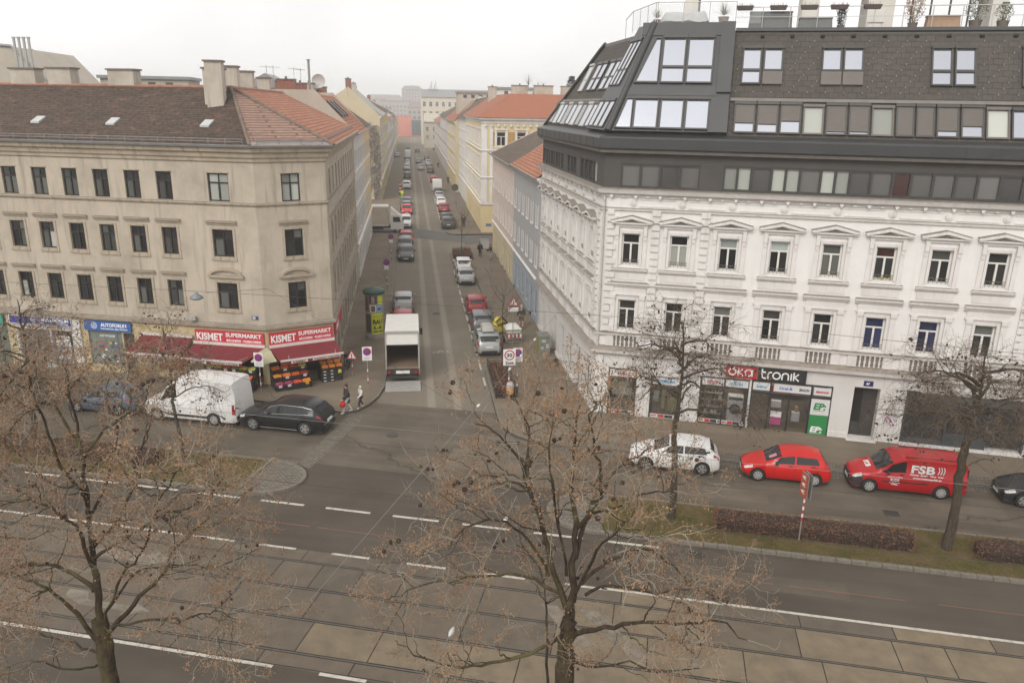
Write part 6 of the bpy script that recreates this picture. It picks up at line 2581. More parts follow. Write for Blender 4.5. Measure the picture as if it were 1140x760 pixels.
# far end: a beige block, the long pale building with the grey roof, and the red and grey halls
root,ro = row_house('plain beige block with a shed roof in front of the long pale building',Fr((5.9,322),radians(0)),8.0,10.2,((3.5,5.0),(6.5,8.2)),2.4,1.0,3,W_BEI,W_BEI,W_BEI,zr=13.4,depth=10,ridge=9.0,seed=41,hoods=False,base_ops=False)
root,ro = row_house('long pale building with a grey roof at the far end of the street',Fr((5.4,352),radians(0)),44,20.0,((4.0,6.0),(8.0,10.0),(12,14),(16,18)),2.5,1.3,16,plaster('render_ivory',(0.62,0.56,0.44),(0.5,0.44,0.34),0.3,0.3),P_WT,ZINC,zr=23.3,depth=18,ridge=7,seed=42,base_ops=False,cat='building',over_gable=0.0)
t = thing('roof_antennas','cluster of phone aerials on the grey roof of the long pale building','aerial',(11,357,22.2))
b = MB()
for i in range(7):
 b.tube([(-2 + 0.6 * i,0.3 * (i % 2),0),(-2 + 0.6 * i,0.3 * (i % 2),1.6 + 1.4 * ((i * 7) % 3))],0.09,4)
b.build('masts',DKF,t,True)
t = thing('hall','flat salmon pink hall closing the far end of the street','hall',(-1.4,436,0))
b = MB()
b.box(-4.5,2.75,0,20,0,10.4)
b.build('wall',mat('salmon_cladding',(0.62,0.22,0.17),0.7,0.08,0.3),t,True)
b = MB()
b.box(-4.6,2.75,-0.1,20,10.4,10.7)
b.build('parapet',mat('salmon_edge',(0.40,0.16,0.13),0.7,0.1,1),t,True)
t = thing('hall','flat dark grey hall beside the salmon pink one at the far end of the street','hall',(4.4,433,0))
b = MB()
b.box(-3.0,5.6,0,20,0.8,8.6)
b.build('wall',mat('slate_cladding',(0.085,0.10,0.105),0.7,0.1,0.3),t,True)
b = MB()
b.box(-3.1,5.7,-0.2,20,0,0.8)
b.build('plinth',mat('red_plinth',(0.42,0.17,0.13),0.7,0.1,1),t,True)

# distant town on the rising ground
rr = random.Random(77)
HZ = mat('far_town_wall',(0.36,0.33,0.30),0.9,0.2,0.05)
HR = mat('far_town_roof',(0.22,0.17,0.15),0.9,0.2,0.05)
WINM = mat('far_town_window',(0.07,0.07,0.075),0.3,0.1,1)
b = MB()
G = []
nx,ny = 40,12
for j in range(ny + 1):
 for i in range(nx + 1):
  x,y = -900 + 1800 * i / nx,700 + 750 * j / ny
  z = -1 + 25 * (j / ny) ** 1.3 + 6 * mnoise.noise(Vector((x * 0.004,y * 0.006,5))) * j / ny
  G.append((x,y,z if j else -1))
b.add(G,[(j * (nx + 1) + i,j * (nx + 1) + i + 1,(j + 1) * (nx + 1) + i + 1,(j + 1) * (nx + 1) + i) for j in range(ny) for i in range(nx)],0,True)
structure(b.build('hills',mat('hill_wood',(0.10,0.10,0.085),0.95,0.3,0.02)))
spots = [(-22,520,22,15,14),(12,560,26,16,14),(46,610,30,18,16),(-58,640,30,17,15),(-12,700,24,20,14),(22,760,30,19,16),
   (-40,820,34,22,16),(4,900,22,34,18),(-75,900,40,21,18),(60,900,40,23,18),(30,1010,40,26,18),(-30,1060,44,26,18),(100,700,44,22,18),(150,640,36,26,18),(210,720,40,28,18),(-130,760,40,24,18)]
words = ['low pale block','wide pale block','broad block','flat grey block','pale block','long block','grey block','tall tower block','long low block','wide block','high pale block','long grey block','broad pale block','block','large block','plain block']
for i,(x,y,w,h,d) in enumerate(spots):
 t = thing('distant_building','%s in the hazy town, about %d metres beyond the crossing' % (words[i],y - 100),'building',(x,y,-1),rr.uniform(-0.15,0.15),'buildings of the hazy town')
 b = MB()
 b.box(-w / 2,w / 2,0,d,0,h)
 b.build('wall',HZ,t,True)
 b = MB()
 if i % 2:
  b.add([(-w / 2 - 0.5,-0.5,h),(w / 2 + 0.5,-0.5,h),(w / 2 + 0.5,d,h),(-w / 2 - 0.5,d,h),(-w / 2 + 3,d / 2,h + 4),(w / 2 - 3,d / 2,h + 4)],((0,1,5,4),(1,2,5),(2,3,4,5),(3,0,4)))
 else:
  b.box(-w / 2 - 0.3,w / 2 + 0.3,-0.3,d,h,h + 0.8)
 b.build('roof',HR,t,True)
 b = MB()
 for r in range(int(h / 3.4)):
  for c in range(int(w / 3.2)):
   b.box(-w / 2 + 1 + 3.2 * c,-w / 2 + 2.4 + 3.2 * c,-0.06,-0.01,1.6 + 3.4 * r,3.2 + 3.4 * r)
 o = b.build('windows',WINM,t,True)
 o['kind'] = 'stuff'
# roofs and walls seen over the left and right eaves
for lab,x,y,w,d,h,hr,rz in (('low grey rooftop hut with small windows seen over the left roof ridge',-27,88,8.5,6,18.6,0.3,0.05),
         ('grey flat roof edge right of the hut over the left ridge',-17,92,13,6,18.0,0.2,0.02),
         ('small pitched rear house peeping over the roof ridge left of the big chimney',-14.2,84,4.5,6,17.9,1.4,0.0),
         ('white rooftop house behind the red hipped roof',21,150,9,6,19.6,0.4,0.0),
         ('pale rooftop block behind the red hipped roof, left part',14,165,8,6,19.0,0.4,0.0)):
 t = thing('rear_house',lab,'house',(x,y,0),rz)
 b = MB()
 b.box(-w / 2,w / 2,0,d,0,h)
 b.build('wall',W_FIRE if 'left' in lab else W_WHT,t,True)
 b = MB()
 if hr > 1:
  b.add([(-w / 2 - .3,-.3,h),(w / 2 + .3,-.3,h),(w / 2 + .3,d,h),(-w / 2 - .3,d,h),(0,-.3,h + hr),(0,d,h + hr)],((0,1,4),(1,2,5,4),(2,3,5),(3,0,4,5)))
 else:
  b.box(-w / 2 - 0.25,w / 2 + 0.25,-0.25,d,h,h + hr)
 b.build('roof',ZINC,t,True)
 b = MB()
 for i in range(4):
  b.box(-w / 2 + w * (i + 0.7) / 5,-w / 2 + w * (i + 0.7) / 5 + 0.7,-0.05,-0.01,h - 0.9,h - 0.3)
 b.build('window_row',WINM,t,True)

# ------------------------------------------------------------------ vehicles
TYRE = mat('tyre_rubber',(0.022,0.021,0.020),0.85,0.15,6)
ALLOY = mat('alloy_rim',(0.42,0.41,0.40),0.35,0.05,4,metal=0.6)
STEELRIM = mat('steel_rim_silver',(0.50,0.49,0.47),0.4,0.05,4,metal=0.4)
HUBD = mat('rim_shadow',(0.03,0.03,0.03),0.7,0.1,4)
BLKPL = mat('black_plastic',(0.030,0.029,0.028),0.6,0.12,5)
CGLASS = mat('car_glass',(0.022,0.025,0.026),0.06,0)
LAMPW = mat('headlamp',(0.62,0.62,0.60),0.15,0.1,8,coat=0.6)
LAMPR = mat('tail_lamp_red',(0.30,0.012,0.015),0.2,0.1,8,coat=0.6)
PLATE = mat('number_plate',(0.66,0.66,0.64),0.5,0.03,8)
CHROME = mat('chrome_trim',(0.6,0.59,0.57),0.2,0.02,4,metal=0.9)
PAINTS = {}

def paint(k,c,metal=0.0):
 if k not in PAINTS:
  PAINTS[k] = mat('car_paint_' + k,c,0.42,0.05,0.9,metal=metal,coat=0.4,spec=0.35)
 return PAINTS[k]

paint('red',(0.56,0.010,0.008))
paint('dark_red',(0.33,0.025,0.025))
paint('white',(0.70,0.69,0.67))
paint('black',(0.012,0.012,0.013))
paint('charcoal',(0.055,0.055,0.055),0.3)
paint('grey',(0.16,0.16,0.16),0.3)
paint('silver',(0.36,0.36,0.35),0.4)
paint('beige',(0.42,0.38,0.31),0.2)
paint('blue_grey',(0.12,0.15,0.20),0.3)
paint('olive',(0.055,0.055,0.042),0.2)
paint('signal_red',(0.44,0.006,0.010))
paint('brown',(0.12,0.085,0.065),0.2)

def lerp_tab(tab,x):
 if x <= tab[0][0]:
  return tab[0][1]
 for (a,p),(c,q) in zip(tab,tab[1:]):
  if x <= c:
   k = (x - a) / (c - a)
   k2 = k * k * (3 - 2 * k) * 0.5 + k * 0.5
   return p + (q - p) * k2
 return tab[-1][1]

KINDS = {
 # L, W, top profile (u from the nose, z), belt, glass u-range: windscreen (a,b), rear (c,d), side (e,f,pillar), wheels
 'hatch': dict(L=3.95,W=1.70,top=[(0,.52),(.06,.64),(.35,.78),(.95,.95),(1.72,1.38),(2.2,1.48),(3.1,1.46),(3.5,1.36),(3.82,.98),(3.92,.80),(3.95,.50)],
     belt=[(0,.56),(.9,.88),(2,.93),(3.6,1.0),(3.95,.86)],ws=(.98,1.72),rw=(3.50,3.80),side=(1.25,3.42),pil=(2.32,),wh=(.72,3.22),R=.31),
 'mid': dict(L=4.25,W=1.78,top=[(0,.52),(.06,.66),(.4,.80),(1.05,.96),(1.9,1.38),(2.35,1.47),(3.3,1.45),(3.75,1.36),(4.1,1.0),(4.2,.82),(4.25,.50)],
    belt=[(0,.58),(1,.88),(2,.92),(3.9,1.0),(4.25,.88)],ws=(1.1,1.88),rw=(3.74,4.06),side=(1.45,3.66),pil=(2.55,),wh=(.82,3.44),R=.32),
 'wagon': dict(L=4.55,W=1.78,top=[(0,.52),(.06,.66),(.4,.80),(1.1,.97),(1.9,1.38),(2.35,1.48),(3.8,1.47),(4.15,1.40),(4.42,1.02),(4.5,.84),(4.55,.5)],
     belt=[(0,.58),(1,.88),(2,.93),(4.2,1.0),(4.55,.90)],ws=(1.15,1.9),rw=(4.12,4.40),side=(1.5,4.02),pil=(2.55,3.45),wh=(.85,3.55),R=.32),
 'sedan': dict(L=4.55,W=1.78,top=[(0,.50),(.06,.64),(.4,.78),(1.2,.93),(1.95,1.33),(2.4,1.42),(3.1,1.40),(3.45,1.30),(4.0,1.0),(4.42,.96),(4.52,.84),(4.55,.48)],
     belt=[(0,.56),(1,.85),(2,.90),(3.9,.96),(4.55,.86)],ws=(1.22,1.92),rw=(3.42,3.96),side=(1.55,3.62),pil=(2.6,),wh=(.85,3.55),R=.32),
 'suv': dict(L=4.85,W=1.90,top=[(0,.60),(.07,.78),(.5,.94),(1.3,1.08),(2.05,1.52),(2.55,1.64),(3.7,1.62),(4.25,1.50),(4.62,1.12),(4.78,.98),(4.85,.58)],
    belt=[(0,.66),(1.2,.98),(2.2,1.02),(4.3,1.12),(4.85,1.0)],ws=(1.35,2.04),rw=(4.22,4.62),side=(1.65,4.10),pil=(2.75,3.55),wh=(.92,3.85),R=.37),
 'mpv': dict(L=4.15,W=1.75,top=[(0,.56),(.06,.74),(.35,.90),(.85,1.04),(1.6,1.50),(2.1,1.62),(3.4,1.62),(3.85,1.54),(4.06,1.08),(4.12,.88),(4.15,.52)],
    belt=[(0,.62),(.9,.94),(2,.98),(3.8,1.04),(4.15,.94)],ws=(.92,1.58),rw=(3.84,4.02),side=(1.15,3.72),pil=(2.3,3.2),wh=(.78,3.4),R=.32),
 'pickup_van': dict(L=4.85,W=1.80,top=[(0,.58),(.06,.78),(.35,.93),(.95,1.08),(1.65,1.58),(2.15,1.78),(3.0,1.83),(4.6,1.80),(4.77,1.72),(4.83,1.2),(4.85,.52)],
      belt=[(0,.64),(.9,.98),(2,1.04),(4.65,1.08),(4.85,1.05)],ws=(1.0,1.72),rw=None,side=(1.25,2.28),pil=(),wh=(.82,3.83),R=.32),
 'big_van': dict(L=5.6,W=2.0,top=[(0,.62),(.08,.95),(.5,1.12),(.95,1.28),(1.75,2.10),(2.2,2.42),(3.0,2.52),(5.2,2.50),(5.45,2.44),(5.57,1.8),(5.6,.55)],
     belt=[(0,.72),(.9,1.15),(2,1.28),(5.3,1.30),(5.6,1.25)],ws=(1.0,1.85),rw=None,side=(1.2,2.25),pil=(),wh=(.95,4.3),R=.35),
}

class CarShape:
 def __init__(s,k):
  s.k = k
  s.L,s.W = k['L'],k['W']
  L = s.L
  van = k['rw'] is None
  s.van = van
  s.plan = [(0,.60),(.06,.74),(.2,.86),(.55,.955),(1.1,1.0),(L - 1.0,1.0),(L - .45,.965 if not van else .99),(L - .14,.90 if not van else .97),(L - .03,.80 if not van else .95),(L,.72 if not van else .93)]

 def ring(s,u):
  k = s.k
  w = s.W / 2 * lerp_tab(s.plan,u)
  zt = lerp_tab(k['top'],u)
  zb0 = 0.20 + 0.10 * max(0,1 - u / 0.35) + 0.10 * max(0,1 - (s.L - u) / 0.35)
  belt = min(lerp_tab(k['belt'],u),zt - 0.03)
  g = max(0.0,min(1.0,(zt - belt - 0.05) / 0.30))
  arch = 0
  for uw in k['wh']:
   du = abs(u - uw)
   ra = k['R'] + 0.055
   if du < ra:
    arch = max(arch,k['R'] + sqrt(ra * ra - du * du))
  z0 = max(zb0,arch)
  z1 = max(zb0 + 0.10,arch + 0.004)
  z2 = max(0.5 * (belt + zb0) + 0.02,arch + 0.03)
  wr = 0.80 if not s.van else 0.90
  P = [(w * (0.90 if arch < 0.3 else 0.97),z0),(w * 0.985,z1),(w,z2),(w * 0.985,belt - 0.04)]
  h4 = (w * 0.90,zt - 0.055)
  g4 = (w * 0.945,belt + 0.01)
  h5 = (w * 0.70,zt - 0.02)
  g5 = (w * wr,zt - 0.075)
  P.append((h4[0] + (g4[0] - h4[0]) * g,max(belt - 0.03,h4[1] + (g4[1] - h4[1]) * g)))
  P.append((h5[0] + (g5[0] - h5[0]) * g,h5[1] + (g5[1] - h5[1]) * g))
  P.append((w * (0.42 + 0.20 * g),zt - 0.012))
  P.append((0.0,zt))
  return P

 def S(s,u,v,side=1):
  P = s.ring(u)
  i = min(6,int(v))
  f = v - i
  y = P[i][0] + (P[i + 1][0] - P[i][0]) * f
  z = P[i][1] + (P[i + 1][1] - P[i][1]) * f
  return Vector((s.L / 2 - u,side * y,z))

 def N(s,u,v,side=1):
  e = 0.02
  a = s.S(u + e,v,side) - s.S(u - e,v,side)
  v0,v1 = max(0,v - 0.05),min(7,v + 0.05)
  c = s.S(u,v1,side) - s.S(u,v0,side)
  n = a.cross(c) * side
  if n.length < 1e-9:
   return Vector((0,0,1))
  n.normalize()
  mid = Vector((n.x,n.y * 1,n.z))
  ctr = Vector((s.S(u,v,side).x * 0.8,0,0.7))
  if mid.dot(s.S(u,v,side) - ctr) < 0:
   n = -n
  return n

 def body(s):
  k = s.k
  us = set()
  n = int(s.L / 0.16)
  for i in range(n + 1):
   us.add(round(s.L * i / n,3))
  us |= {0.0,0.03,0.08,s.L - 0.03,s.L - 0.08,s.L}
  for uw in k['wh']:
   ra = k['R'] + 0.055
   for i in range(13):
    us.add(round(uw - ra * cos(pi * i / 12),3))
   us |= {round(uw - ra - 0.004,3),round(uw + ra + 0.004,3)}
  us = sorted(us)
  b = MB()
  vs = []
  for u in us:
   P = s.ring(u)
   row = [(s.L / 2 - u,y,z) for y,z in P] + [(s.L / 2 - u,-y,z) for y,z in P[-2::-1]]
   vs += row
  m = 15
  fs = []
  for i in range(len(us) - 1):
   for j in range(m - 1):
    fs.append((i * m + j,i * m + j + 1,(i + 1) * m + j + 1,(i + 1) * m + j))
  b.add(vs,fs,0,True)
  b.add(vs[:m],(tuple(range(m - 1,-1,-1)),),0)
  b.add(vs[-m:],(tuple(range(m)),),0)
  return b

 def patch(s,b,u0,u1,v0,v1,side=1,nu=6,nv=3,off=0.006,both=False,ushift=0.0,ushift1=None):
  """a piece of glass or lamp lying on the body; both = straight over the middle"""
  G = []
  sh1 = ushift if ushift1 is None else ushift1
  if both:
   cols = [(v0 + (7 - v0) * i / nv,1) for i in range(nv + 1)] + [(7 - (7 - v0) * i / nv,-1) for i in range(1,nv + 1)]
  else:
   cols = [(v0 + (v1 - v0) * i / nv,side) for i in range(nv + 1)]
  for i in range(nu + 1):
   u = u0 + (u1 - u0) * i / nu
   for j,(v,sd) in enumerate(cols):
    uu = u + ushift * (1 - i / nu) * (j / max(1,len(cols) - 1)) + sh1 * (i / nu) * (j / max(1,len(cols) - 1))
    G.append(s.S(uu,v,sd) + s.N(uu,v,sd) * off)
  m = len(cols)
  fs = []
  for i in range(nu):
   for j in range(m - 1):
    f = (i * m + j,i * m + j + 1,(i + 1) * m + j + 1,(i + 1) * m + j)
    fs.append(f if (side > 0 or both) else f[::-1])
  b.add(G,fs,0,True)

MESHC = {}

def wheel_meshes(R,style):
 key = ('wheel',R,style)
 if key in MESHC:
  return MESHC[key]
 w = 0.20
 b = MB()
 b.lathe((0,-w / 2,0),((R * 0.66,0.01),(R * 0.9,0),(R * 0.985,0.03),(R,0.06),(R,w - 0.06),(R * 0.985,w - 0.03),(R * 0.9,w),(R * 0.66,w - 0.01)),24,0,'y')
 ty = meshof(b,'tyre',TYRE)
 b = MB()
 b.lathe((0,-w / 2,0),((0.0,0.035),(R * 0.64,0.035),(R * 0.67,0.005),(R * 0.60,0.004),(R * 0.58,0.03)),20,1,'y',False)
 n = 5 if style == 'alloy' else 8
 for i in range(n):
  a = 2 * pi * i / n
  d,t = Vector((cos(a),0,sin(a))),Vector((-sin(a),0,cos(a)))
  wd = R * (0.13 if style == 'alloy' else 0.10)
  p = [d * R * 0.12 - t * wd,d * R * 0.12 + t * wd,d * R * 0.62 + t * wd * 1.1,d * R * 0.62 - t * wd * 1.1]
  y0,y1 = -w / 2 + 0.0,-w / 2 + 0.034
  b.add([(q.x,y0,q.z) for q in p] + [(q.x,y1,q.z) for q in p],((0,1,2,3),(0,4,5,1),(1,5,6,2),(2,6,7,3),(3,7,4,0)),0)
 b.lathe((0,-w / 2 - 0.004,0),((0.0,0.0),(R * 0.17,0.0),(R * 0.2,0.03)),12,0,'y',False)
 b.lathe((0,-w / 2 - 0.003,0),((R * 0.66,0.01),(R * 0.60,0.0),(R * 0.57,0.02)),20,0,'y',False)
 rm = meshof(b,'rim',[ALLOY if style == 'alloy' else STEELRIM,HUBD])
 MESHC[key] = (ty,rm)
 return MESHC[key]

def part(name,me,parent,loc=(0,0,0),rz=0.0,m=None):
 o = bpy.data.objects.new(name,me)
 COL.objects.link(o)
 o.parent = parent
 o.location = loc
 o.rotation_euler = (0,0,rz)
 if m is not None:
  o.material_slots[0].link = 'OBJECT'
  o.material_slots[0].material = m
 return o

def kind_meshes(kind):
 if kind in MESHC:
  return MESHC[kind]
 k = KINDS[kind]
 c = CarShape(k)
 D = {}
 D['body'] = meshof(c.body(),'body',PAINTS['grey'],38)
 L,W = c.L,c.W
 b = MB()
 b.box(-L / 2 + 0.12,L / 2 - 0.12,-W / 2 * 0.80,W / 2 * 0.80,0.13,0.5)  # underbody as a black box, sized to block light and deepen shade below
 for uw in k['wh']:
  x = L / 2 - uw
  b.box(x - k['R'] - 0.07,x + k['R'] + 0.07,-W / 2 * 0.86,W / 2 * 0.86,0.35,0.68)
 D['chassis'] = meshof(b,'chassis',BLKPL)
 b = MB()
 c.patch(b,k['ws'][0] + 0.06,k['ws'][1] - 0.03,5.02,7,both=True,nu=6,nv=5)
 D['windscreen'] = meshof(b,'windscreen',CGLASS)
 if k['rw']:
  b = MB()
  c.patch(b,k['rw'][0] + 0.02,k['rw'][1] - 0.02,5.15,7,both=True,nu=4,nv=5)
  D['rear_window'] = meshof(b,'rear_window',CGLASS)
 e = list(k['pil'])
 segs = [k['side'][0],*e,k['side'][1]]
 for sd,nm in ((1,'sideL'),(-1,'sideR')):
  lst = []
  for i in range(len(segs) - 1):
   b = MB()
   a0 = segs[i] + (0.035 if i else 0.0)
   a1 = segs[i + 1] - 0.035
   c.patch(b,a0,a1,4.12,4.90,sd,8,2,ushift=0.42 if i == 0 else 0.0,ushift1=(-0.12 if i == len(segs) - 2 and k['rw'] else 0.0))
   lst.append(meshof(b,'side_window',CGLASS))
  D[nm] = lst
  b = MB()
  c.patch(b,0.10,0.46,3.0,4.3,sd,4,2,0.008)
  D[nm + 'head'] = meshof(b,'headlight',LAMPW)
  b = MB()
  if k['rw']:
   c.patch(b,L - 0.34,L - 0.05,2.9,4.0,sd,4,2,0.008)
  else:
   c.patch(b,L - 0.20,L - 0.015,1.9,3.9,sd,3,3,0.012)
  D[nm + 'tail'] = meshof(b,'tail_light',LAMPR)
  b = MB()
  gl = [k['side'][0] + 0.18,*e,k['side'][1] - 0.12 if k['rw'] else k['side'][1] + 0.02]
  if not k['rw']:
   gl += [k['side'][1] + 1.1]
  for u in gl:
   c.patch(b,u - 0.008,u + 0.008,0.9,4.0,sd,1,6,0.003)
  c.patch(b,gl[0],gl[-1],0.92,0.97,sd,12,1,0.003)
  D[nm + 'gap'] = meshof(b,'door_gap',BLKPL)
  D[nm + 'handle'] = []
  for u in gl[1:]:
   b = MB()
   p = c.S(u - 0.2,3.3,sd) + c.N(u - 0.2,3.3,sd) * 0.02
   b.box(p.x - 0.09,p.x + 0.09,p.y - 0.02,p.y + 0.02,p.z - 0.018,p.z + 0.018)
   D[nm + 'handle'].append(meshof(b,'door_handle',BLKPL))
  b = MB()
  p = c.S(k['side'][0] + 0.24,4.05,sd)
  b.ball((p.x,p.y + sd * 0.13,p.z + 0.07),0.1,8,6,0,(0.75,1.1,0.75))
  b.tube([(p.x,p.y - sd * 0.02,p.z + 0.02),(p.x,p.y + sd * 0.1,p.z + 0.05)],0.03,5)
  D[nm + 'mirror'] = meshof(b,'mirror',PAINTS['grey'])
 b = MB()
 z = lerp_tab(k['top'],0.05)
 w = W / 2 * 0.62
 b.box(L / 2 - 0.03,L / 2 + 0.006,-w * 0.8,w * 0.8,z * 0.70,z * 0.92)
 b.box(L / 2 - 0.03,L / 2 + 0.006,-w,w,0.30,z * 0.50)
 D['grille'] = meshof(b,'grille',BLKPL)
 b = MB()
 b.box(L / 2 + 0.007,L / 2 + 0.02,-0.26,0.26,z * 0.52,z * 0.52 + 0.12)
 D['plate_front'] = meshof(b,'number_plate',PLATE)
 b = MB()
 zr = 0.50 if kind in ('hatch','mid','mpv') else 0.62
 if kind in ('wagon','sedan','suv'):
  zr = 0.66
 b.box(-L / 2 - 0.02,-L / 2 + 0.03,-0.26,0.26,zr - 0.02,zr + 0.10)
 D['plate_rear'] = meshof(b,'number_plate',PLATE)
 b = MB()
 b.box(-L / 2 - 0.012,-L / 2 + 0.05,-W / 2 * 0.62,W / 2 * 0.62,0.30,0.46)
 D['valance'] = meshof(b,'rear_bumper',BLKPL)
 if not k['rw'] and kind != 'big_van':
  b = MB()
  for sd in (1,-1):
   b.box(-L / 2 - 0.012,-L / 2 + 0.01,0.06 * sd if sd > 0 else -W / 2 * 0.80,W / 2 * 0.80 if sd > 0 else -0.06,k['belt'][2][1] + 0.06,k['top'][-3][1] - 0.25)
  D['rear_window'] = meshof(b,'rear_window',CGLASS)
 MESHC[kind] = D
 return D

def car(kind,colour,label,x,y,heading,cat='car',group=None,rim='alloy',extra=None,dark_bumper=False,name='parked_car',z=0.0):
 """heading: direction of the nose, radians from +X"""
 k = KINDS[kind]
 D = kind_meshes(kind)
 t = thing(name,label,cat,(x,y,z),heading,group)
 P = PAINTS[colour]
 part('body',D['body'],t,m=P)
 part('chassis',D['chassis'],t)
 part('windscreen',D['windscreen'],t)
 if 'rear_window' in D:
  part('rear_window',D['rear_window'],t)
 for nm in ('sideL','sideR'):
  for me in D[nm]:
   part('side_window',me,t)
  part('headlight',D[nm + 'head'],t)
  part('tail_light',D[nm + 'tail'],t)
  part('door_gap',D[nm + 'gap'],t)
  for me in D[nm + 'handle']:
   part('door_handle',me,t)
  part('mirror',D[nm + 'mirror'],t,m=BLKPL if dark_bumper else P)
 for nm in ('grille','plate_front','plate_rear','valance'):
  part(D[nm].name.split('.')[0],D[nm],t)
 ty,rm = wheel_meshes(k['R'],rim)
 for u in k['wh']:
  for sd in (-1,1):
   e = bpy.data.objects.new('wheel',ty)
   COL.objects.link(e)
   e.parent = t
   e.location = (k['L'] / 2 - u,sd * (k['W'] / 2 - 0.105),k['R'])
   e.rotation_euler = (0,0,0 if sd < 0 else pi)
   part('rim',rm,e)
 if extra:
  extra(t,CarShape(k))
 return t

# --- along the avenue
AVH = AV + pi            # these all face left

def av_car(kind,colour,label,s,t,**kw):
 p = av(s,t)
 return car(kind,colour,label,p.x,p.y,kw.pop('h',AVH),**kw)

av_car('mid','white','white hatchback parked in front of the shop windows behind the bare tree',1.35,35.0,dark_bumper=False)

def papers(t,c):
 b = MB()
 c.patch(b,1.2,1.5,5.9,6.5,1,3,2,0.012)
 b.build('windscreen_paper',mat('pink_paper',(0.55,0.25,0.30),0.7,0.4,14),t,True)

av_car('hatch','red','bright red hatchback parked outside the electrical shop entrance',6.46,34.95,rim='steel',extra=papers,dark_bumper=True)

def red_van(t,c):
 L = c.L
 W = c.W
 b = MB()
 c.patch(b,0.0,0.50,1.0,3.2,1,6,4,0.012)
 c.patch(b,0.0,0.50,1.0,3.2,-1,6,4,0.012)
 b.box(L / 2 - 0.02,L / 2 + 0.012,-W / 2 * 0.58,W / 2 * 0.58,0.26,0.62)
 for sd in (1,-1):
  for u0,u1 in ((1.28,3.2),):
   c.patch(b,u0,u1,2.02,2.2,sd,8,1,0.02)
 b.build('black_bumper',BLKPL,t,True)
 y = W / 2 * 0.955
 rot = (0,0,pi)            # lettering on the left flank of a van facing -x in its own frame
 # the flank seen is +y side: text reads from nose to tail
 lettering('FSB',0.50,SGN_W,t,None,L / 2 - 2.45,y + 0.012,1.18,bold=0.016,wid=0.98,rot=rot)
 lettering('Heizung · Sanitär · Klima · Solar',0.10,SGN_W,t,None,L / 2 - 2.42,y + 0.02,1.05,bold=0.003,wid=1.4,rot=rot)
 lettering('www.heizung-fsb.at',0.10,SGN_W,t,None,L / 2 - 2.55,y + 0.032,0.90,bold=0.004,wid=1.2,rot=rot)
 for i,w in enumerate((0.62,0.40,0.36,0.44,0.30)):
  lettering(('INSTALLATEUR','Gas Wasser','Notdienst','01 555 47 00','Wien')[i],0.075,SGN_W,t,None,L / 2 - 1.52 - (0.62 - w) / 2,W / 2 + 0.004,0.86 - 0.085 * i,bold=0.003,wid=w,rot=rot)
 b = MB()
 for i in range(3):
  q = []
  x0 = L / 2 - 3.55 - 0.09 * i
  for a in range(5):
   k = a / 4
   q.append((x0 - 0.10 * sin(pi * k) * 0.5 - 0.02 * i,y + 0.02,1.20 + 0.34 * k))
  b.tube(q,0.022,5)
 b.build('logo',SGN_W,t,True)
 # bonnet letters read from the front
 b0 = c.S(0.62,6.6)
 lettering('FSB',0.30,SGN_W,t,None,b0.x - 0.10,-0.34,b0.z + 0.030,bold=0.012,wid=0.66,rot=(-1.32,0,pi / 2))
 g = MB()
 for yy in (-0.62,0.62):
  g.tube([(L / 2 - 2.2,yy,1.79),(L / 2 - 4.3,yy,1.80)],0.02,5)
 g.build('roof_rail',BLKPL,t,True)

av_car('pickup_van','signal_red','red delivery van with white letters on its side parked at the kerb',11.68,35.0,cat='van',rim='steel',extra=red_van,dark_bumper=True,name='delivery_van')
av_car('mid','black','black car cut off by the right edge of the picture behind the red van',17.75,35.0)
# on the left
def rclass(t,c):
 b = MB()
 for sd in (1,-1):
  pts = [c.S(1.62 + 2.5 * i / 12,4.05,sd) + c.N(1.62 + 2.5 * i / 12,4.05,sd) * 0.012 for i in range(13)]
  b.tube(pts,0.016,4)
  pts = [c.S(1.75 + 2.5 * i / 12,4.93,sd) + c.N(1.75 + 2.5 * i / 12,4.93,sd) * 0.012 for i in range(13)]
  b.tube(pts,0.018,4)
  b.tube([c.S(1.35,0.6,sd) + Vector((0,sd * 0.01,0)),c.S(3.4,0.6,sd) + Vector((0,sd * 0.01,0))],0.016,4)
 b.box(-c.L / 2 - 0.02,-c.L / 2 + 0.02,-0.74,0.74,0.60,0.64)
 b.build('chrome_trim',CHROME,t,True)

av_car('suv','black','black estate with chrome window line waiting at the corner by the two pedestrians',-18.83,35.0,extra=rclass)

def bigvan(t,c):
 b = MB()
 for sd in (1,-1):
  c.patch(b,1.3,5.0,1.2,1.5,sd,10,1,0.015)
 b.box(-c.L / 2 - 0.03,-c.L / 2 + 0.05,-0.9,0.9,0.42,0.62)
 b.build('black_trim',BLKPL,t,True)

av_car('big_van','white','large white panel van parked before the fruit racks',-24.1,35.1,cat='van',name='panel_van',rim='steel',extra=bigvan,dark_bumper=True)
av_car('mid','blue_grey','blue-grey car behind the left tree, parked in front of the white van',-29.6,35.0)
av_car('sedan','black','black saloon at the left edge of the picture with a red tail light showing',-35.2,34.9)

# --- parked along the side street
UP,DOWN = pi / 2,-pi / 2
GL,GR = 'cars parked along the left kerb of the side street','cars parked along the right kerb of the side street'

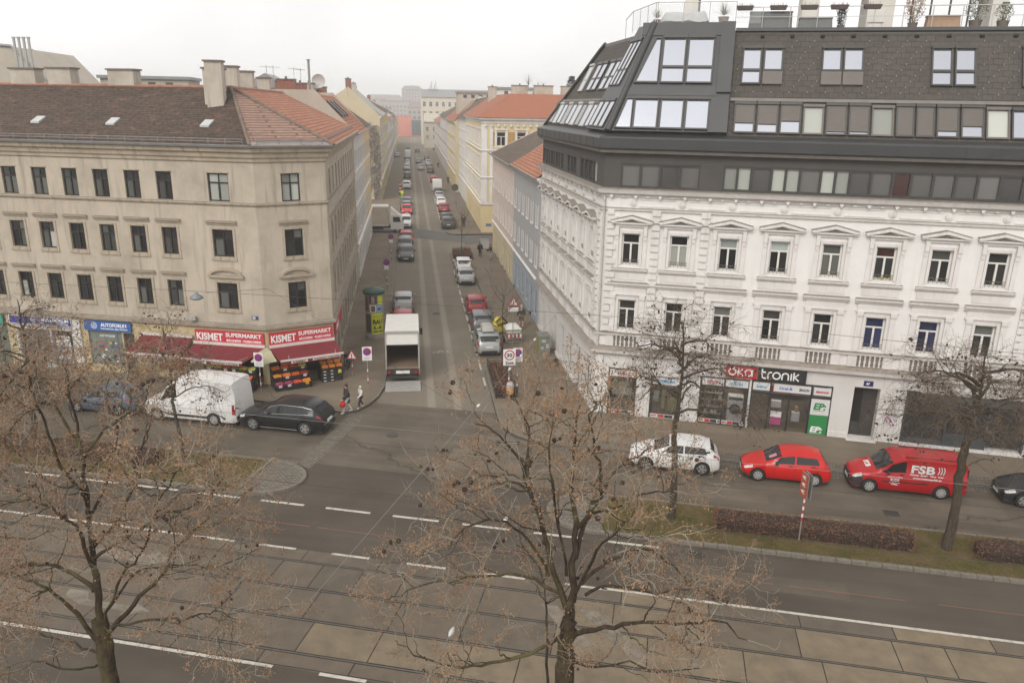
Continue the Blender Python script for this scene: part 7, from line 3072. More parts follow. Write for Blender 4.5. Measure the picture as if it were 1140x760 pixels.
def roofbox(t,c):
 b = MB()
 prof = [(0,0.02),(0.1,0.2),(0.5,0.30),(1.3,0.33),(1.7,0.28),(1.85,0.05)]
 vs,fs = [],[]
 for u,h in prof:
  x = 0.5 - u
  for y,k in ((-0.42,0),(-0.44,0.5),(-0.30,1),(0.30,1),(0.44,0.5),(0.42,0)):
   vs.append((x,y,1.54 + h * k))
 for i in range(5):
  for j in range(5):
   fs.append((i * 6 + j,i * 6 + j + 1,(i + 1) * 6 + j + 1,(i + 1) * 6 + j))
  fs.append((i * 6 + 5,i * 6,(i + 1) * 6,(i + 1) * 6 + 5))
 fs += [(5,4,3,2,1,0),(30,31,32,33,34,35)]
 b.add(vs,fs,0,True)
 b.build('roof_box',mat('roof_box_grey',(0.40,0.385,0.355),0.6,0.1,3),t,True)
 b = MB()
 for x in (0.2,-0.9):
  b.box(x - 0.03,x + 0.03,-0.72,0.72,1.49,1.53)
 b.build('roof_bar',BLKPL,t,True)

def spare(t,c):
 b = MB()
 b.lathe((-c.L / 2 - 0.10,0.32,1.02),((0.0,0.0),(0.24,0.0),(0.28,0.05),(0.28,0.10)),16,0,'x')
 b.build('rear_emblem',BLKPL,t,True)

left = [('hatch','dark_red',58.4,UP,'red hatchback hidden behind the open box truck'),
  ('mid','silver',64.3,UP,'silver hatchback parked in front of the red one by the box truck'),
  ('mid','charcoal',86.2,DOWN,'charcoal car facing the camera, first after the gap on the left kerb'),
  ('mpv','grey',91.3,DOWN,'grey people carrier between the charcoal car and a red one'),
  ('hatch','red',96.6,DOWN,'red hatchback just before the white truck that crosses the kerb'),
  ('mpv','white',110.4,DOWN,'white people carrier with a dark windscreen just past the white truck'),
  ('hatch','red',123.9,DOWN,'red hatchback at the end of the row past the crossing, left kerb'),
  ('mid','grey',129.5,UP,'grey car behind the second red hatchback on the left kerb'),
  ('sedan','blue_grey',135.2,UP,'blue-grey saloon on the left kerb just before the worker in the yellow vest'),
  ('suv','white',163.2,UP,'white car with a dark rear window parked past the worker in the yellow vest'),
  ('mid','black',187.0,UP,'black car parked two lengths past the worker, left kerb'),
  ('mpv','white',211.0,UP,'white people carrier parked far up the left kerb'),
  ('mid','silver',229.0,UP,'silver car in the far part of the left row'),
  ('suv','charcoal',243.0,UP,'charcoal car in the far part of the left row'),
  ('big_van','white',262.0,UP,'white van in the far part of the left row'),
  ('mid','blue_grey',281.0,UP,'dark bluish car near the far end of the left row'),
  ('mid','black',300.0,UP,'last dark car at the far end of the left row')]
for kd,c,y,h,lab in left:
 car(kd,c,lab,-0.72 + 0.08 * sin(y * 3),y,h,group=GL,cat='van' if 'van' in kd and kd != 'mpv' else 'car')
right = [('wagon','silver',52.4,UP,'silver estate with a grey roof box, nearest on the right kerb',roofbox),
   ('mid','grey',57.8,UP,'dark grey car between the estate with the roof box and a red car',None),
   ('hatch','dark_red',62.9,UP,'dark red hatchback third from the corner on the right kerb',None),
   ('sedan','silver',74.4,UP,'silver saloon parked behind the white hatchback near the crossing',None),
   ('hatch','white',79.6,UP,'white hatchback parked by the brown planter before the crossing',None),
   ('suv','olive',109.5,UP,'dark off-roader first past the crossing on the right',None),
   ('mid','charcoal',114.9,UP,'charcoal car right behind the dark off-roader',None),
   ('hatch','dark_red',126.6,UP,'red hatchback in the row past the crossing, right kerb',None),
   ('mid','white',134.9,UP,'white car after the red hatchback past the crossing, right kerb',None),
   ('sedan','silver',144.8,UP,'silver saloon before the white van on the right kerb',None),
   ('mid','black',150.9,UP,'black car close behind the white van on the right kerb',None),
   ('big_van','white',157.5,UP,'white van with a tall box body on the right kerb',None),
   ('hatch','red',176.0,UP,'small red car beyond the white van on the right kerb',None),
   ('mid','olive',203.0,UP,'dark car far up the right kerb',None),
   ('mid','brown',214.0,UP,'brown car far up the right kerb',None),
   ('mpv','silver',228.0,UP,'pale people carrier far up the right kerb',None),
   ('mid','brown',251.0,UP,'last brown car of the right kerb row',None)]
for kd,c,y,h,lab,ex in right:
 car(kd,c,lab,5.22 + 0.07 * sin(y * 2),y,h,group=GR,extra=ex,cat='van' if kd == 'big_van' else 'car')
car('mpv','beige','beige car driving up the middle of the side street',2.95,211.0,UP,name='moving_car')
car('mid','grey','dark grey car driving ahead of the beige one',2.6,236.0,UP,name='moving_car')
car('mid','charcoal','dark car driving far ahead near the end of the street',2.8,291.0,UP,name='moving_car')
car('sedan','black','black car standing across a yard entrance far up on the right pavement',11.0,306.0,0.0)
car('mid','silver','small pale car standing far up on the left pavement',-4.2,262.0,UP,z=0.12)

# --- trucks
TARP = mat('truck_tarp_white',(0.62,0.60,0.56),0.6,0.08,1.2)
TRKW = mat('truck_white',(0.68,0.66,0.62),0.45,0.06,1.5,coat=0.3)
WOODF = mat('truck_floor_wood',(0.22,0.155,0.105),0.7,0.25,3,stretch=(8,1,1))
ALUM = mat('lift_aluminium',(0.42,0.405,0.375),0.5,0.15,4,metal=0.3)

def truck_wheels(t,xs,R,hw,rim='steel'):
 ty,rm = wheel_meshes(R,rim)
 for x in xs:
  for sd in (-1,1):
   e = bpy.data.objects.new('wheel',ty)
   COL.objects.link(e)
   e.parent = t
   e.location = (x,sd * hw,R)
   e.rotation_euler = (0,0,0 if sd < 0 else pi)
   part('rim',rm,e)

def cab_mesh(x0,W,H,L):
 """a lorry cab: nose at +x from x0 to x0+L"""
 b = MB()
 prof = [(x0,0.45),(x0 + L - 0.05,0.45),(x0 + L,0.75),(x0 + L - 0.02,1.35),(x0 + L - 0.38,H - 0.12),(x0 + L - 0.55,H),(x0,H)]
 n = len(prof)
 y = W / 2
 vs = [(x,-y * (1 if z < 1.5 else 0.95),z) for x,z in prof] + [(x,y * (1 if z < 1.5 else 0.95),z) for x,z in prof]
 b.add(vs,[(i,(i + 1) % n,n + (i + 1) % n,n + i)[::-1] for i in range(n)] + [tuple(range(n)),tuple(range(2 * n - 1,n - 1,-1))])
 return b

# box truck, rear to the camera, open, with its tail lift lowered
t = thing('box_truck','white box truck seen from behind with its open empty load space and lowered tail lift','truck',(-0.70,45.05,0),pi / 2)
LB_,HB,WB = 4.0,2.40,2.06
b = MB()
zf,zt = 1.05,1.05 + HB - 0.15
b.box(0.35,0.35 + LB_,WB / 2 - 0.06,WB / 2,zf,zt)
b.box(0.35,0.35 + LB_,-WB / 2,-WB / 2 + 0.06,zf,zt)
b.box(0.35,0.35 + LB_,-WB / 2,WB / 2,zt,zt + 0.07)
b.box(0.35 + LB_ - 0.06,0.35 + LB_,-WB / 2 + 0.06,WB / 2 - 0.06,zf,zt)
b.build('box_body',TARP,t,True)
b = MB()
b.box(0.33,0.35 + LB_,-WB / 2 + 0.01,WB / 2 - 0.01,zf - 0.10,zf - 0.002)
b.box(0.34,0.35 + LB_ - 0.08,-WB / 2 + 0.07,WB / 2 - 0.07,zf,zf + 0.015)
b.build('load_floor',WOODF,t,True)
b = MB()
for sd in (-1,1):
 b.box(0.40,0.35 + LB_ - 0.1,sd * (WB / 2 - 0.075) - 0.012,sd * (WB / 2 - 0.075) + 0.012,zf + 0.02,zf + 1.9)
b.box(0.35 + LB_ - 0.12,0.35 + LB_ - 0.07,-WB / 2 + 0.08,WB / 2 - 0.08,zf + 0.02,zt - 0.02)
b.build('inner_lining',mat('truck_lining',(0.10,0.082,0.066),0.8,0.2,3),t,True)
b = MB()
b.box(0.30,0.42,-WB / 2 - 0.01,-WB / 2 + 0.07,0.6,zt + 0.05)
b.box(0.30,0.42,WB / 2 - 0.07,WB / 2 + 0.01,0.6,zt + 0.05)
b.box(0.30,0.42,-WB / 2 + 0.07,WB / 2 - 0.07,zt - 0.08,zt + 0.06)
b.build('rear_frame',ALUM,t,True)
b = MB()
b.box(0.36,1.2,-WB / 2 + 0.09,WB / 2 - 0.09,zt - 0.12,zt - 0.05)
b.add([(0.26,-WB / 2 + 0.08,zt - 0.78),(0.26,WB / 2 - 0.08,zt - 0.78),(0.38,WB / 2 - 0.08,zt - 0.06),(0.38,-WB / 2 + 0.08,zt - 0.06),
  (0.29,-WB / 2 + 0.08,zt - 0.78),(0.29,WB / 2 - 0.08,zt - 0.78),(0.41,WB / 2 - 0.08,zt - 0.06),(0.41,-WB / 2 + 0.08,zt - 0.06)],
  ((3,2,1,0),(4,5,6,7),(0,1,5,4),(2,3,7,6),(1,2,6,5),(3,0,4,7)))
b.build('rear_flap',TARP,t,True)
b = MB()
b.box(0.30,0.55,-WB / 2 + 0.02,WB / 2 - 0.02,0.58,0.94)
b.box(0.5,5.9,-0.42,0.42,0.55,0.77)
b.box(0.4,0.9,-0.9,0.9,0.3,0.5)
b.build('chassis',BLKPL,t,True)
b = MB()
b.hexa([(0.26,-WB / 2 - 0.03,0.10),(-1.2,-WB / 2 - 0.03,0.02),(-1.2,WB / 2 + 0.03,0.02),(0.26,WB / 2 + 0.03,0.10)][::-1] + [(0.26,-WB / 2 - 0.03,0.17),(-1.2,-WB / 2 - 0.03,0.05),(-1.2,WB / 2 + 0.03,0.05),(0.26,WB / 2 + 0.03,0.17)][::-1])
b.build('tail_lift',ALUM,t,True)
b = MB()
b.box(0.27,0.30,-0.42,0.42,0.66,0.84)
b.build('number_plate',PLATE,t,True)
for sd in (-1,1):
 b = MB()
 b.box(0.26,0.30,sd * 0.84 - 0.13,sd * 0.84 + 0.13,0.68,0.82)
 b.build('tail_light',LAMPR,t,True)
 b = MB()
 b.tube([(5.9,sd * 0.95,1.8),(5.9,sd * 1.15,1.85)],0.02,5)
 b.box(5.85,5.95,sd * 1.2 - 0.1,sd * 1.2 + 0.1,1.5,1.95)
 b.build('mirror',BLKPL,t,True)
cab_mesh(4.75,2.0,2.25,1.5).build('cab',TRKW,t,True)
truck_wheels(t,(1.5,5.35),0.40,0.86)

# white truck coming out of the yard on the left
t = thing('box_truck','white curtain-sided truck nosing out across the left pavement beyond the row of parked cars','truck',(-4.6,105.9,0.0),0.0)
b = MB()
b.box(-4.2,1.55,-1.22,1.22,1.05,3.35)
b.build('box_body',mat('tarp_cream',(0.50,0.45,0.37),0.7,0.1,1.0),t,True)
b = MB()
b.box(-4.25,1.6,-1.26,1.26,3.35,3.52)
b.box(-4.25,1.6,-1.26,1.26,0.92,1.05)
b.build('body_edge',TRKW,t,True)
b = MB()
b.box(-4.2,3.4,-0.45,0.45,0.55,0.92)
b.box(-3.2,0.9,-1.15,-1.05,0.4,0.9)
b.box(-3.2,0.9,1.05,1.15,0.4,0.9)
b.build('chassis',BLKPL,t,True)
cb = cab_mesh(1.85,2.25,2.35,1.75).build('cab',TRKW,t,True)
b = MB()
b.add([(1.85,-1.0,2.36),(3.0,-0.8,2.36),(3.0,0.8,2.36),(1.85,1.0,2.36),(1.9,-0.9,3.3),(1.95,0.9,3.3)],((0,1,4),(1,2,5,4),(2,3,5),(3,0,4,5),(0,3,2,1)))
b.build('wind_deflector',TRKW,t,True)
b = MB()
for sd in (-1,1):
 b.add([(2.2,sd * 1.135,1.45),(3.2,sd * 1.135,1.45),(3.05,sd * 1.10,2.1),(2.2,sd * 1.10,2.1)],((0,1,2,3),))
b.build('side_window',CGLASS,t,True)
b = MB()
b.add([(3.60,-1.0,1.42),(3.60,1.0,1.42),(3.26,0.95,2.18),(3.26,-0.95,2.18)],((0,1,2,3),))
b.build('windscreen',CGLASS,t,True)
truck_wheels(t,(-2.6,2.75),0.44,0.95)

# ------------------------------------------------------------------ trees
def bark_mat(name,c,moss,mossk):
 m,n,l,b = nt(name)
 b.inputs['Roughness'].default_value = 0.95
 b.inputs['Specular IOR Level'].default_value = 0.15
 tc = n.new('ShaderNodeTexCoord')
 mp = n.new('ShaderNodeMapping')
 mp.inputs['Scale'].default_value = (9,9,2.2)
 l.new(tc.outputs['Object'],mp.inputs['Vector'])
 nz = n.new('ShaderNodeTexNoise')
 nz.inputs['Scale'].default_value = 1.5
 nz.inputs['Detail'].default_value = 7
 nz.inputs['Roughness'].default_value = 0.7
 l.new(mp.outputs[0],nz.inputs['Vector'])
 rp = n.new('ShaderNodeValToRGB')
 rp.color_ramp.elements[0].position = 0.32
 rp.color_ramp.elements[1].position = 0.68
 rp.color_ramp.elements[0].color = (*[x * 0.5 for x in c],1)
 rp.color_ramp.elements[1].color = (*[x * 1.45 for x in c],1)
 l.new(nz.outputs['Fac'],rp.inputs['Fac'])
 n2 = n.new('ShaderNodeTexNoise')
 n2.inputs['Scale'].default_value = 0.9
 n2.inputs['Detail'].default_value = 6
 n2.inputs['Roughness'].default_value = 0.7
 l.new(tc.outputs['Object'],n2.inputs['Vector'])
 mr = n.new('ShaderNodeMapRange')
 mr.inputs['From Min'].default_value = 0.48
 mr.inputs['From Max'].default_value = 0.66
 mr.inputs['To Max'].default_value = mossk
 l.new(n2.outputs['Fac'],mr.inputs['Value'])
 mi = n.new('ShaderNodeMix')
 mi.data_type = 'RGBA'
 mi.inputs['B'].default_value = (*moss,1)
 l.new(mr.outputs[0],mi.inputs['Factor'])
 l.new(rp.outputs['Color'],mi.inputs['A'])
 l.new(mi.outputs['Result'],b.inputs['Base Color'])
 bp = n.new('ShaderNodeBump')
 bp.inputs['Strength'].default_value = 0.9
 bp.inputs['Distance'].default_value = 0.03
 l.new(nz.outputs['Fac'],bp.inputs['Height'])
 l.new(bp.outputs['Normal'],b.inputs['Normal'])
 MATS[name] = m
 return m

BARK = bark_mat('bark_dark',(0.058,0.043,0.031),(0.135,0.118,0.05),0.8)
BARK2 = bark_mat('bark_brown',(0.072,0.056,0.042),(0.10,0.088,0.05),0.4)
TWIG = mat('twig_pale',(0.165,0.125,0.082),0.9,0.3,2.0,col2=(0.37,0.325,0.25))
TWIGD = mat('twig_dark',(0.125,0.095,0.070),0.9,0.35,2.0)
SEED = mat('dry_seed_wings',(0.225,0.115,0.062),0.9,0.3,1.5,col2=(0.385,0.235,0.135))
BALL = mat('seed_ball',(0.045,0.026,0.018),0.95,0.3,6)
CAMR = Matrix(CAM_R)

def at_t(px,py,t,dt=0.0):
 """the point of the upright plane at distance t across the avenue that the photo shows at (px, py)"""
 v = CAMR @ Vector(((px - 570) / FPX,(py - 380) / FPX,1.0))
 k = (t + dt) / (v.x * AN.x + v.y * AN.y)
 return Vector((v.x * k,v.y * k,H + v.z * k))

class Grow:
 def __init__(s,seed):
  s.r = random.Random(seed)
  s.limb = MB()
  s.twig = MB()
  s.seed = MB()
  s.ball = MB()
  s.n = 0

 def leafcl(s,p,d,size=0.09,n=5):
  """a bunch of dry winged seeds hanging from a twig"""
  r = s.r
  for _ in range(n):
   q = p + Vector((r.gauss(0,size * 0.8),r.gauss(0,size * 0.8),r.gauss(-size * 0.45,size * 0.7)))
   a = Vector((r.gauss(0,0.6),r.gauss(0,0.6),-1)).normalized() * size * r.uniform(0.28,0.62)
   w = a.orthogonal().normalized()
   w.rotate(Matrix.Rotation(r.random() * 6.28,3,a.normalized()))
   w = w * size * r.uniform(0.10,0.24)
   s.seed.add((q,q + a * 0.5 + w,q + a,q + a * 0.5 - w),((0,1,2,3),))

 def curve(s,p,d,L,n,wob,lift):
  pts = [p.copy()]
  d = d.normalized()
  for i in range(n):
   d = (d + Vector((s.r.gauss(0,wob),s.r.gauss(0,wob),s.r.gauss(0,wob) + lift))).normalized()
   p = p + d * (L / n)
   pts.append(p.copy())
  return pts

 def twigs(s,p,d,L,r0,seeds,lift,depth=1,cfg=None):
  pts = s.curve(p,d,L,4,cfg['wob'],lift)
  rs = [r0 * (1 - 0.6 * i / 4) for i in range(5)]
  s.twig.tube(pts,rs,3,0,False,False)
  if depth > 0:
   k = s.r.choice(cfg['sub'])
   for _ in range(k):
    i = s.r.randint(1,4)
    a = (pts[i] - pts[i - 1]).normalized()
    side = a.orthogonal()
    side.rotate(Matrix.Rotation(s.r.random() * 6.28,3,a))
    s.twigs(pts[i],a * 0.55 + side * 0.8,L * s.r.uniform(0.45,0.75),r0 * 0.7,seeds,lift + s.r.uniform(-0.05,0.08),depth - 1,cfg)
  if s.r.random() < seeds:
   for i in range(1,5):
    for f in (0.0,0.5):
     s.leafcl(pts[i].lerp(pts[i - 1],f),d,cfg['cl'],s.r.randint(*cfg['cn']))

 def branch(s,pts,r0,r1,cfg,level=0):
  n = len(pts)
  # smooth the polyline
  P = [Vector(p) for p in pts]
  Q = []
  for i in range(n - 1):
   a,b_,c,e = P[max(i - 1,0)],P[i],P[i + 1],P[min(i + 2,n - 1)]
   for k in range(4):
    t = k / 4
    Q.append(0.5 * ((2 * b_) + (c - a) * t + (2 * a - 5 * b_ + 4 * c - e) * t * t + (3 * b_ - a - 3 * c + e) * t ** 3))
  Q.append(P[-1])
  m = len(Q)
  Q = [q + Vector((s.r.gauss(0,1),s.r.gauss(0,1),s.r.gauss(0,1))) * (0.012 + 0.010 * (1 - level)) for q in Q]
  rad = [(r0 + (r1 - r0) * (i / (m - 1)) ** 0.8) * (1 + 0.10 * s.r.gauss(0,1) * 0.6) for i in range(m)]
  (s.limb if level < 2 else s.twig).tube(Q,rad,8 if r0 > 0.08 else (5 if level == 0 else 4),0,level == 0)
  length = sum((Q[i + 1] - Q[i]).length for i in range(m - 1))
  cnt = int(length * cfg['dens'][level] + s.r.random())
  for _ in range(cnt):
   f = s.r.random() ** 0.7 * (1 - cfg['bare'][level]) + cfg['bare'][level]
   i = min(m - 2,int(f * (m - 1)))
   a = (Q[i + 1] - Q[i]).normalized()
   side = a.orthogonal()
   side.rotate(Matrix.Rotation(s.r.random() * 6.28,3,a))
   side.z = side.z * 0.6 + cfg['rise']
   d = (a * cfg['fwd'] + side).normalized()
   if level < cfg['levels']:
    L = cfg['len'][level] * s.r.uniform(0.55,1.15)
    q = s.curve(Q[i],d,L,4,cfg['wob'] * 0.8,cfg['lift'])
    s.branch(q,min(rad[i] * 0.55,cfg['rad'][level]),0.006,cfg,level + 1)
   else:
    s.twigs(Q[i],d,cfg['tw'] * s.r.uniform(0.5,1.2),0.0058,cfg['seeds'],cfg['tlift'] + s.r.uniform(-0.08,0.10),1,cfg)
  if s.r.random() < cfg['balls']:
   for _ in range(s.r.randint(1,3)):
    q = Q[-1] + Vector((s.r.gauss(0,0.12),s.r.gauss(0,0.12),-0.05))
    s.ball.ball(q,s.r.uniform(0.028,0.05),6,4)
  # the end carries on as a twig
  s.twigs(Q[-1],Q[-1] - Q[-2],cfg['tw'],0.007,cfg['seeds'],cfg['tlift'],1,cfg)

 def finish(s,name,label,base,bark,twigm,group=None):
  t = thing(name,label,'tree',base,0,group)
  tr = s.limb.build('trunk',bark,t)
  cr = s.twig.build('crown',twigm,t)
  if s.seed.f:
   o = s.seed.build('dry_seeds',SEED,cr)
   o['kind'] = 'stuff'
  if s.ball.f:
   o = s.ball.build('seed_balls',BALL,cr)
   o['kind'] = 'stuff'
  return t

BIG = dict(wob=0.26,sub=(1,2,2),cl=0.085,cn=(2,4),dens=(1.9,2.8,3.3),bare=(0.22,0.10,0.06),rise=0.10,fwd=0.75,levels=2,
   len=(1.1,0.6),rad=(0.019,0.009),lift=0.03,tw=0.44,seeds=0.33,tlift=0.05,balls=0.07)
TT = 12.5

def limb(pl,dts=None):
 """limb given by photo points in the tree's plane, with a depth offset for each"""
 dts = dts or [0] * len(pl)
 return [at_t(x,y,TT,d) for (x,y),d in zip(pl,dts)]

g = Grow(21)
base = at_t(629,760,TT)
root_ = Vector((base.x,base.y,0.14))
g.branch([root_,(root_ + base) / 2 + Vector((0.05,0.05,0)),base,at_t(629,720,TT),at_t(634,690,TT)],0.24,0.16,dict(BIG,dens=(0.2,4,6)),0)
for pts,dt,r0 in (
  (((634,695),(638,640),(640,580),(636,520),(640,460),(646,425)),(0,0,.1,.2,.2,.3),0.13),
  (((634,690),(618,640),(606,590),(592,540),(578,500),(556,470),(530,452)),(0,-.1,-.3,-.4,-.6,-.8,-.9),0.105),
  (((640,620),(655,568),(672,530),(700,500),(726,486)),(.1,.4,.7,1.0,1.2),0.085),
  (((606,590),(585,520),(590,470),(574,425),(560,410)),(-.3,.2,.6,.8,.9),0.06),
  (((640,590),(668,545),(664,490),(655,450),(668,420)),(.2,-.4,-.8,-1.0,-1.1),0.06),
  (((632,705),(672,698),(716,692),(760,695),(800,690),(830,712)),(0,-.3,-.6,-.8,-1,-1.1),0.085),
  (((634,700),(600,722),(556,735),(515,742),(470,730),(440,712)),(0,-.4,-.8,-1.0,-1.2,-1.3),0.07),
  (((622,660),(588,642),(545,640),(502,646),(462,655),(432,668)),(0,.3,.6,.9,1.1,1.2),0.06),
  (((644,650),(680,622),(716,612),(748,628),(770,650)),(.1,.4,.8,1,1.1),0.06),
  (((650,660),(690,652),(730,660),(775,655),(806,668)),(0,.8,1.3,1.6,1.8),0.055),
  (((612,640),(580,590),(545,575),(515,590),(497,610)),(0,-.5,-.8,-1,-1.1),0.05),
  (((655,565),(690,560),(722,540),(750,540)),(.4,-.1,-.3,-.4),0.05),
  (((592,540),(560,520),(530,520),(505,535)),(-.4,.1,.3,.5),0.045),
  (((632,640),(620,560),(612,500),(616,450)),(0,-.9,-1.3,-1.4),0.05),
  (((629,730),(660,742),(700,738),(744,748),(780,742)),(0,.6,1.1,1.4,1.6),0.05),
  (((610,790),(610,720),(607,670),(600,630),(575,605)),(.1,.3,.5,.7,.9),0.055),
  (((640,670),(664,610),(690,590),(700,575)),(0,-1.0,-1.5,-1.8),0.05)):
 pts = [(x,y if y > 600 else 600 - (600 - y) * 0.88) for x,y in pts]
 g.branch(limb(pts,dt),r0 * 0.68,0.010,BIG,0)
g.finish('street_tree','tall bare tree with brown seed tufts in the middle foreground, before the tram track',root_,BARK,TWIG)

g = Grow(33)
base = at_t(122,760,TT)
root_ = Vector((base.x,base.y,0.14))
g.branch([root_,(root_ + base) / 2 + Vector((0.04,0.06,0)),base,at_t(117,720,TT),at_t(110,690,TT)],0.23,0.18,dict(BIG,dens=(0.2,4,6)),0)
LEFT = dict(BIG,dens=(2.2,3.1,3.5),seeds=0.36)
for pts,dt,r0 in (
  (((112,700),(108,650),(103,610),(98,560),(90,500),(78,440),(70,400)),(0,0,.1,.2,.3,.3,.4),0.14),
  (((105,640),(92,600),(70,575),(40,558),(8,560),(-25,570)),(0,-.2,-.5,-.7,-.9,-1),0.075),
  (((105,655),(70,632),(35,628),(0,636),(-40,630)),(0,.2,.4,.6,.7),0.085),
  (((112,715),(78,675),(45,652),(14,638),(-20,634)),(0,-.3,-.6,-.9,-1.1),0.09),
  (((118,705),(150,672),(178,640),(206,600),(240,570),(280,545)),(0,.2,.4,.6,.8,.9),0.10),
  (((103,610),(130,580),(150,540),(152,515),(160,490),(168,472)),(.1,.5,.8,1,1.1,1.2),0.07),
  (((106,620),(140,600),(180,575),(212,566),(238,545),(250,530)),(0,-.5,-.8,-1,-1.1,-1.2),0.06),
  (((98,560),(70,520),(50,470),(38,440),(34,415)),(.2,-.3,-.6,-.8,-.9),0.065),
  (((100,575),(122,530),(130,480),(120,445),(122,420)),(.2,.7,1.1,1.3,1.4),0.06),
  (((95,540),(60,540),(25,510),(-10,480)),(.2,.6,.9,1.1),0.055),
  (((120,700),(165,690),(205,690),(240,680),(262,690)),(0,-.6,-.9,-1.2,-1.3),0.05),
  (((112,690),(150,640),(200,628),(240,630),(290,610)),(0,.8,1.2,1.4,1.6),0.05),
  (((92,510),(115,480),(140,462),(148,440)),(.3,-.2,-.5,-.7),0.05),
  (((110,725),(70,712),(30,705),(-15,715)),(0,.5,.8,1),0.055),
  (((108,740),(80,745),(40,735),(5,745)),(0,-.5,-.8,-1),0.05),
  (((90,500),(60,450),(20,420),(-15,400)),(.3,.8,1.1,1.3),0.05),
  (((116,690),(136,640),(160,610),(176,560),(192,535),(208,515)),(0,-.8,-1.2,-1.5,-1.7,-1.8),0.05)):
 g.branch(limb(pts,dt),r0 * 0.68,0.010,LEFT,0)
g.finish('street_tree','spreading bare tree with brown seed tufts in the left foreground',root_,BARK,TWIG)
# a neighbour reaching in from the left
g = Grow(37)
base = at_t(-150,760,TT)
root_ = Vector((base.x,base.y,0.14))
for pts,dt,r0 in ((((-150,800),(-140,700),(-120,620),(-90,560),(-60,500),(-40,450)),(0,) * 6,0.15),
     (((-130,660),(-80,600),(-30,540),(10,480),(40,450)),(0,.3,.6,.8,.9),0.08),
     (((-120,640),(-70,640),(-20,600),(30,600),(60,590)),(0,.9,1.4,1.6,1.8),0.07),
     (((-90,560),(-50,490),(0,440),(30,400)),(0,-.4,-.7,-1),0.06)):
 g.branch(limb(pts,dt),r0 * 0.68,0.010,BIG,0)
q = limb(((-150,800),))[0]
g.limb.tube([root_,(q.x,q.y,q.z)],[0.22,0.16],8)
g.finish('street_tree','bare tree outside the left edge whose seed-hung branches reach into the picture',root_,BARK,TWIG)

# trees on the far island: upright trunk, umbrella of thin drooping twigs
UMB = dict(wob=0.24,sub=(1,2,2),cl=0.07,cn=(2,4),dens=(2.6,4.2,3.6),bare=(0.25,0.12,0.05),rise=0.05,fwd=0.7,levels=2,
   len=(1.3,0.75),rad=(0.035,0.016),lift=-0.05,tw=0.62,seeds=0.03,tlift=-0.10,balls=0.35)

def isle_tree(seed,s,t,hgt,fork,label,spread=3.4,cfg=UMB,r0=0.20,lean=0.25,nl=11,twigm=None):
 g = Grow(seed)
 r = g.r
 p = av(s,t,0.14)
 top = p + Vector((lean,0.1,fork))
 g.branch([p,p.lerp(top,0.4) + Vector((0.05,0,0)),p.lerp(top,0.75) + Vector((-0.03,0.03,0)),top],r0,r0 * 0.68,dict(cfg,dens=(0.25,4,3)),0)
 tip = p + Vector((lean * 1.5,0.1,hgt))
 g.branch([top,top.lerp(tip,0.5) + Vector((0.08,-0.05,0)),tip],r0 * 0.6,0.02,cfg,0)
 for i in range(nl):
  a = 2 * pi * (i + r.uniform(-0.3,0.3)) / nl * 2.0
  z = fork + (hgt - fork) * (i / nl) * 0.8 + r.uniform(-0.2,0.2)
  R = spread * (1.0 - 0.5 * (i / nl)) * r.uniform(0.8,1.1)
  o = top.lerp(tip,(i / nl) * 0.8)
  d = Vector((cos(a),sin(a),0))
  rise = r.uniform(0.5,1.0)
  g.branch([o,o + d * R * 0.35 + Vector((0,0,rise * 0.5)),o + d * R * 0.7 + Vector((0,0,rise * 0.65)),o + d * R + Vector((0,0,rise * 0.3))],r0 * 0.42,0.015,cfg,0)
 g.finish('street_tree',label,p,BARK2,twigm or TWIGD)

isle_tree(51,1.25,29.5,8.6,4.7,'bare tree on the right grass island whose trunk crosses the white hatchback',2.9,r0=0.155,lean=-0.1)
isle_tree(52,11.9,29.5,8.2,4.6,'bare drooping tree on the right grass island in front of the red van',3.7,r0=0.20,lean=0.02,nl=13)
isle_tree(53,-21.4,29.6,6.6,3.2,'slender bare tree on the left grass island in front of the white van',2.2,cfg=dict(UMB,dens=(2.4,3.4,3.0),seeds=0.16,lift=0.03,tlift=0.03),r0=0.10,lean=-0.2,nl=9)
isle_tree(54,-29.5,29.5,7.4,3.6,'bare tree on the left grass island behind the left foreground tree',2.8,cfg=dict(UMB,dens=(2.2,3.2,3.0),seeds=0.12),r0=0.16,nl=9)
SAP = dict(UMB,dens=(1.6,2.4,2.2),lift=0.10,tlift=0.08,levels=1,rise=0.35,fwd=1.0,seeds=0.0,balls=0.0,len=(1.0,0.5))

def sapling(seed,x,y,hgt,label,spread=1.3,n=8):
 g = Grow(seed)
 p = Vector((x,y,0.12))
 g.branch([p,p + Vector((0.03,0,hgt * 0.5)),p + Vector((-0.02,0.02,hgt))],0.05,0.015,dict(SAP,dens=(0.3,2,2)),0)
 for i in range(n):
  a = 2 * pi * i / n * 1.6
  o = p + Vector((0,0,hgt * (0.42 + 0.5 * i / n)))
  d = Vector((cos(a),sin(a),0)) * spread * (1 - 0.5 * i / n)
  g.branch([o,o + d * 0.6 + Vector((0,0,0.6)),o + d + Vector((0,0,1.4))],0.022,0.008,SAP,0)
 g.finish('sapling',label,p,BARK2,TWIGD)

sapling(61,5.35,44.6,6.0,'thin bare young tree in the planted bed by the zone sign',1.7)
sapling(62,5.5,85.5,5.5,'thin bare young tree in the bed before the crossing',1.3)
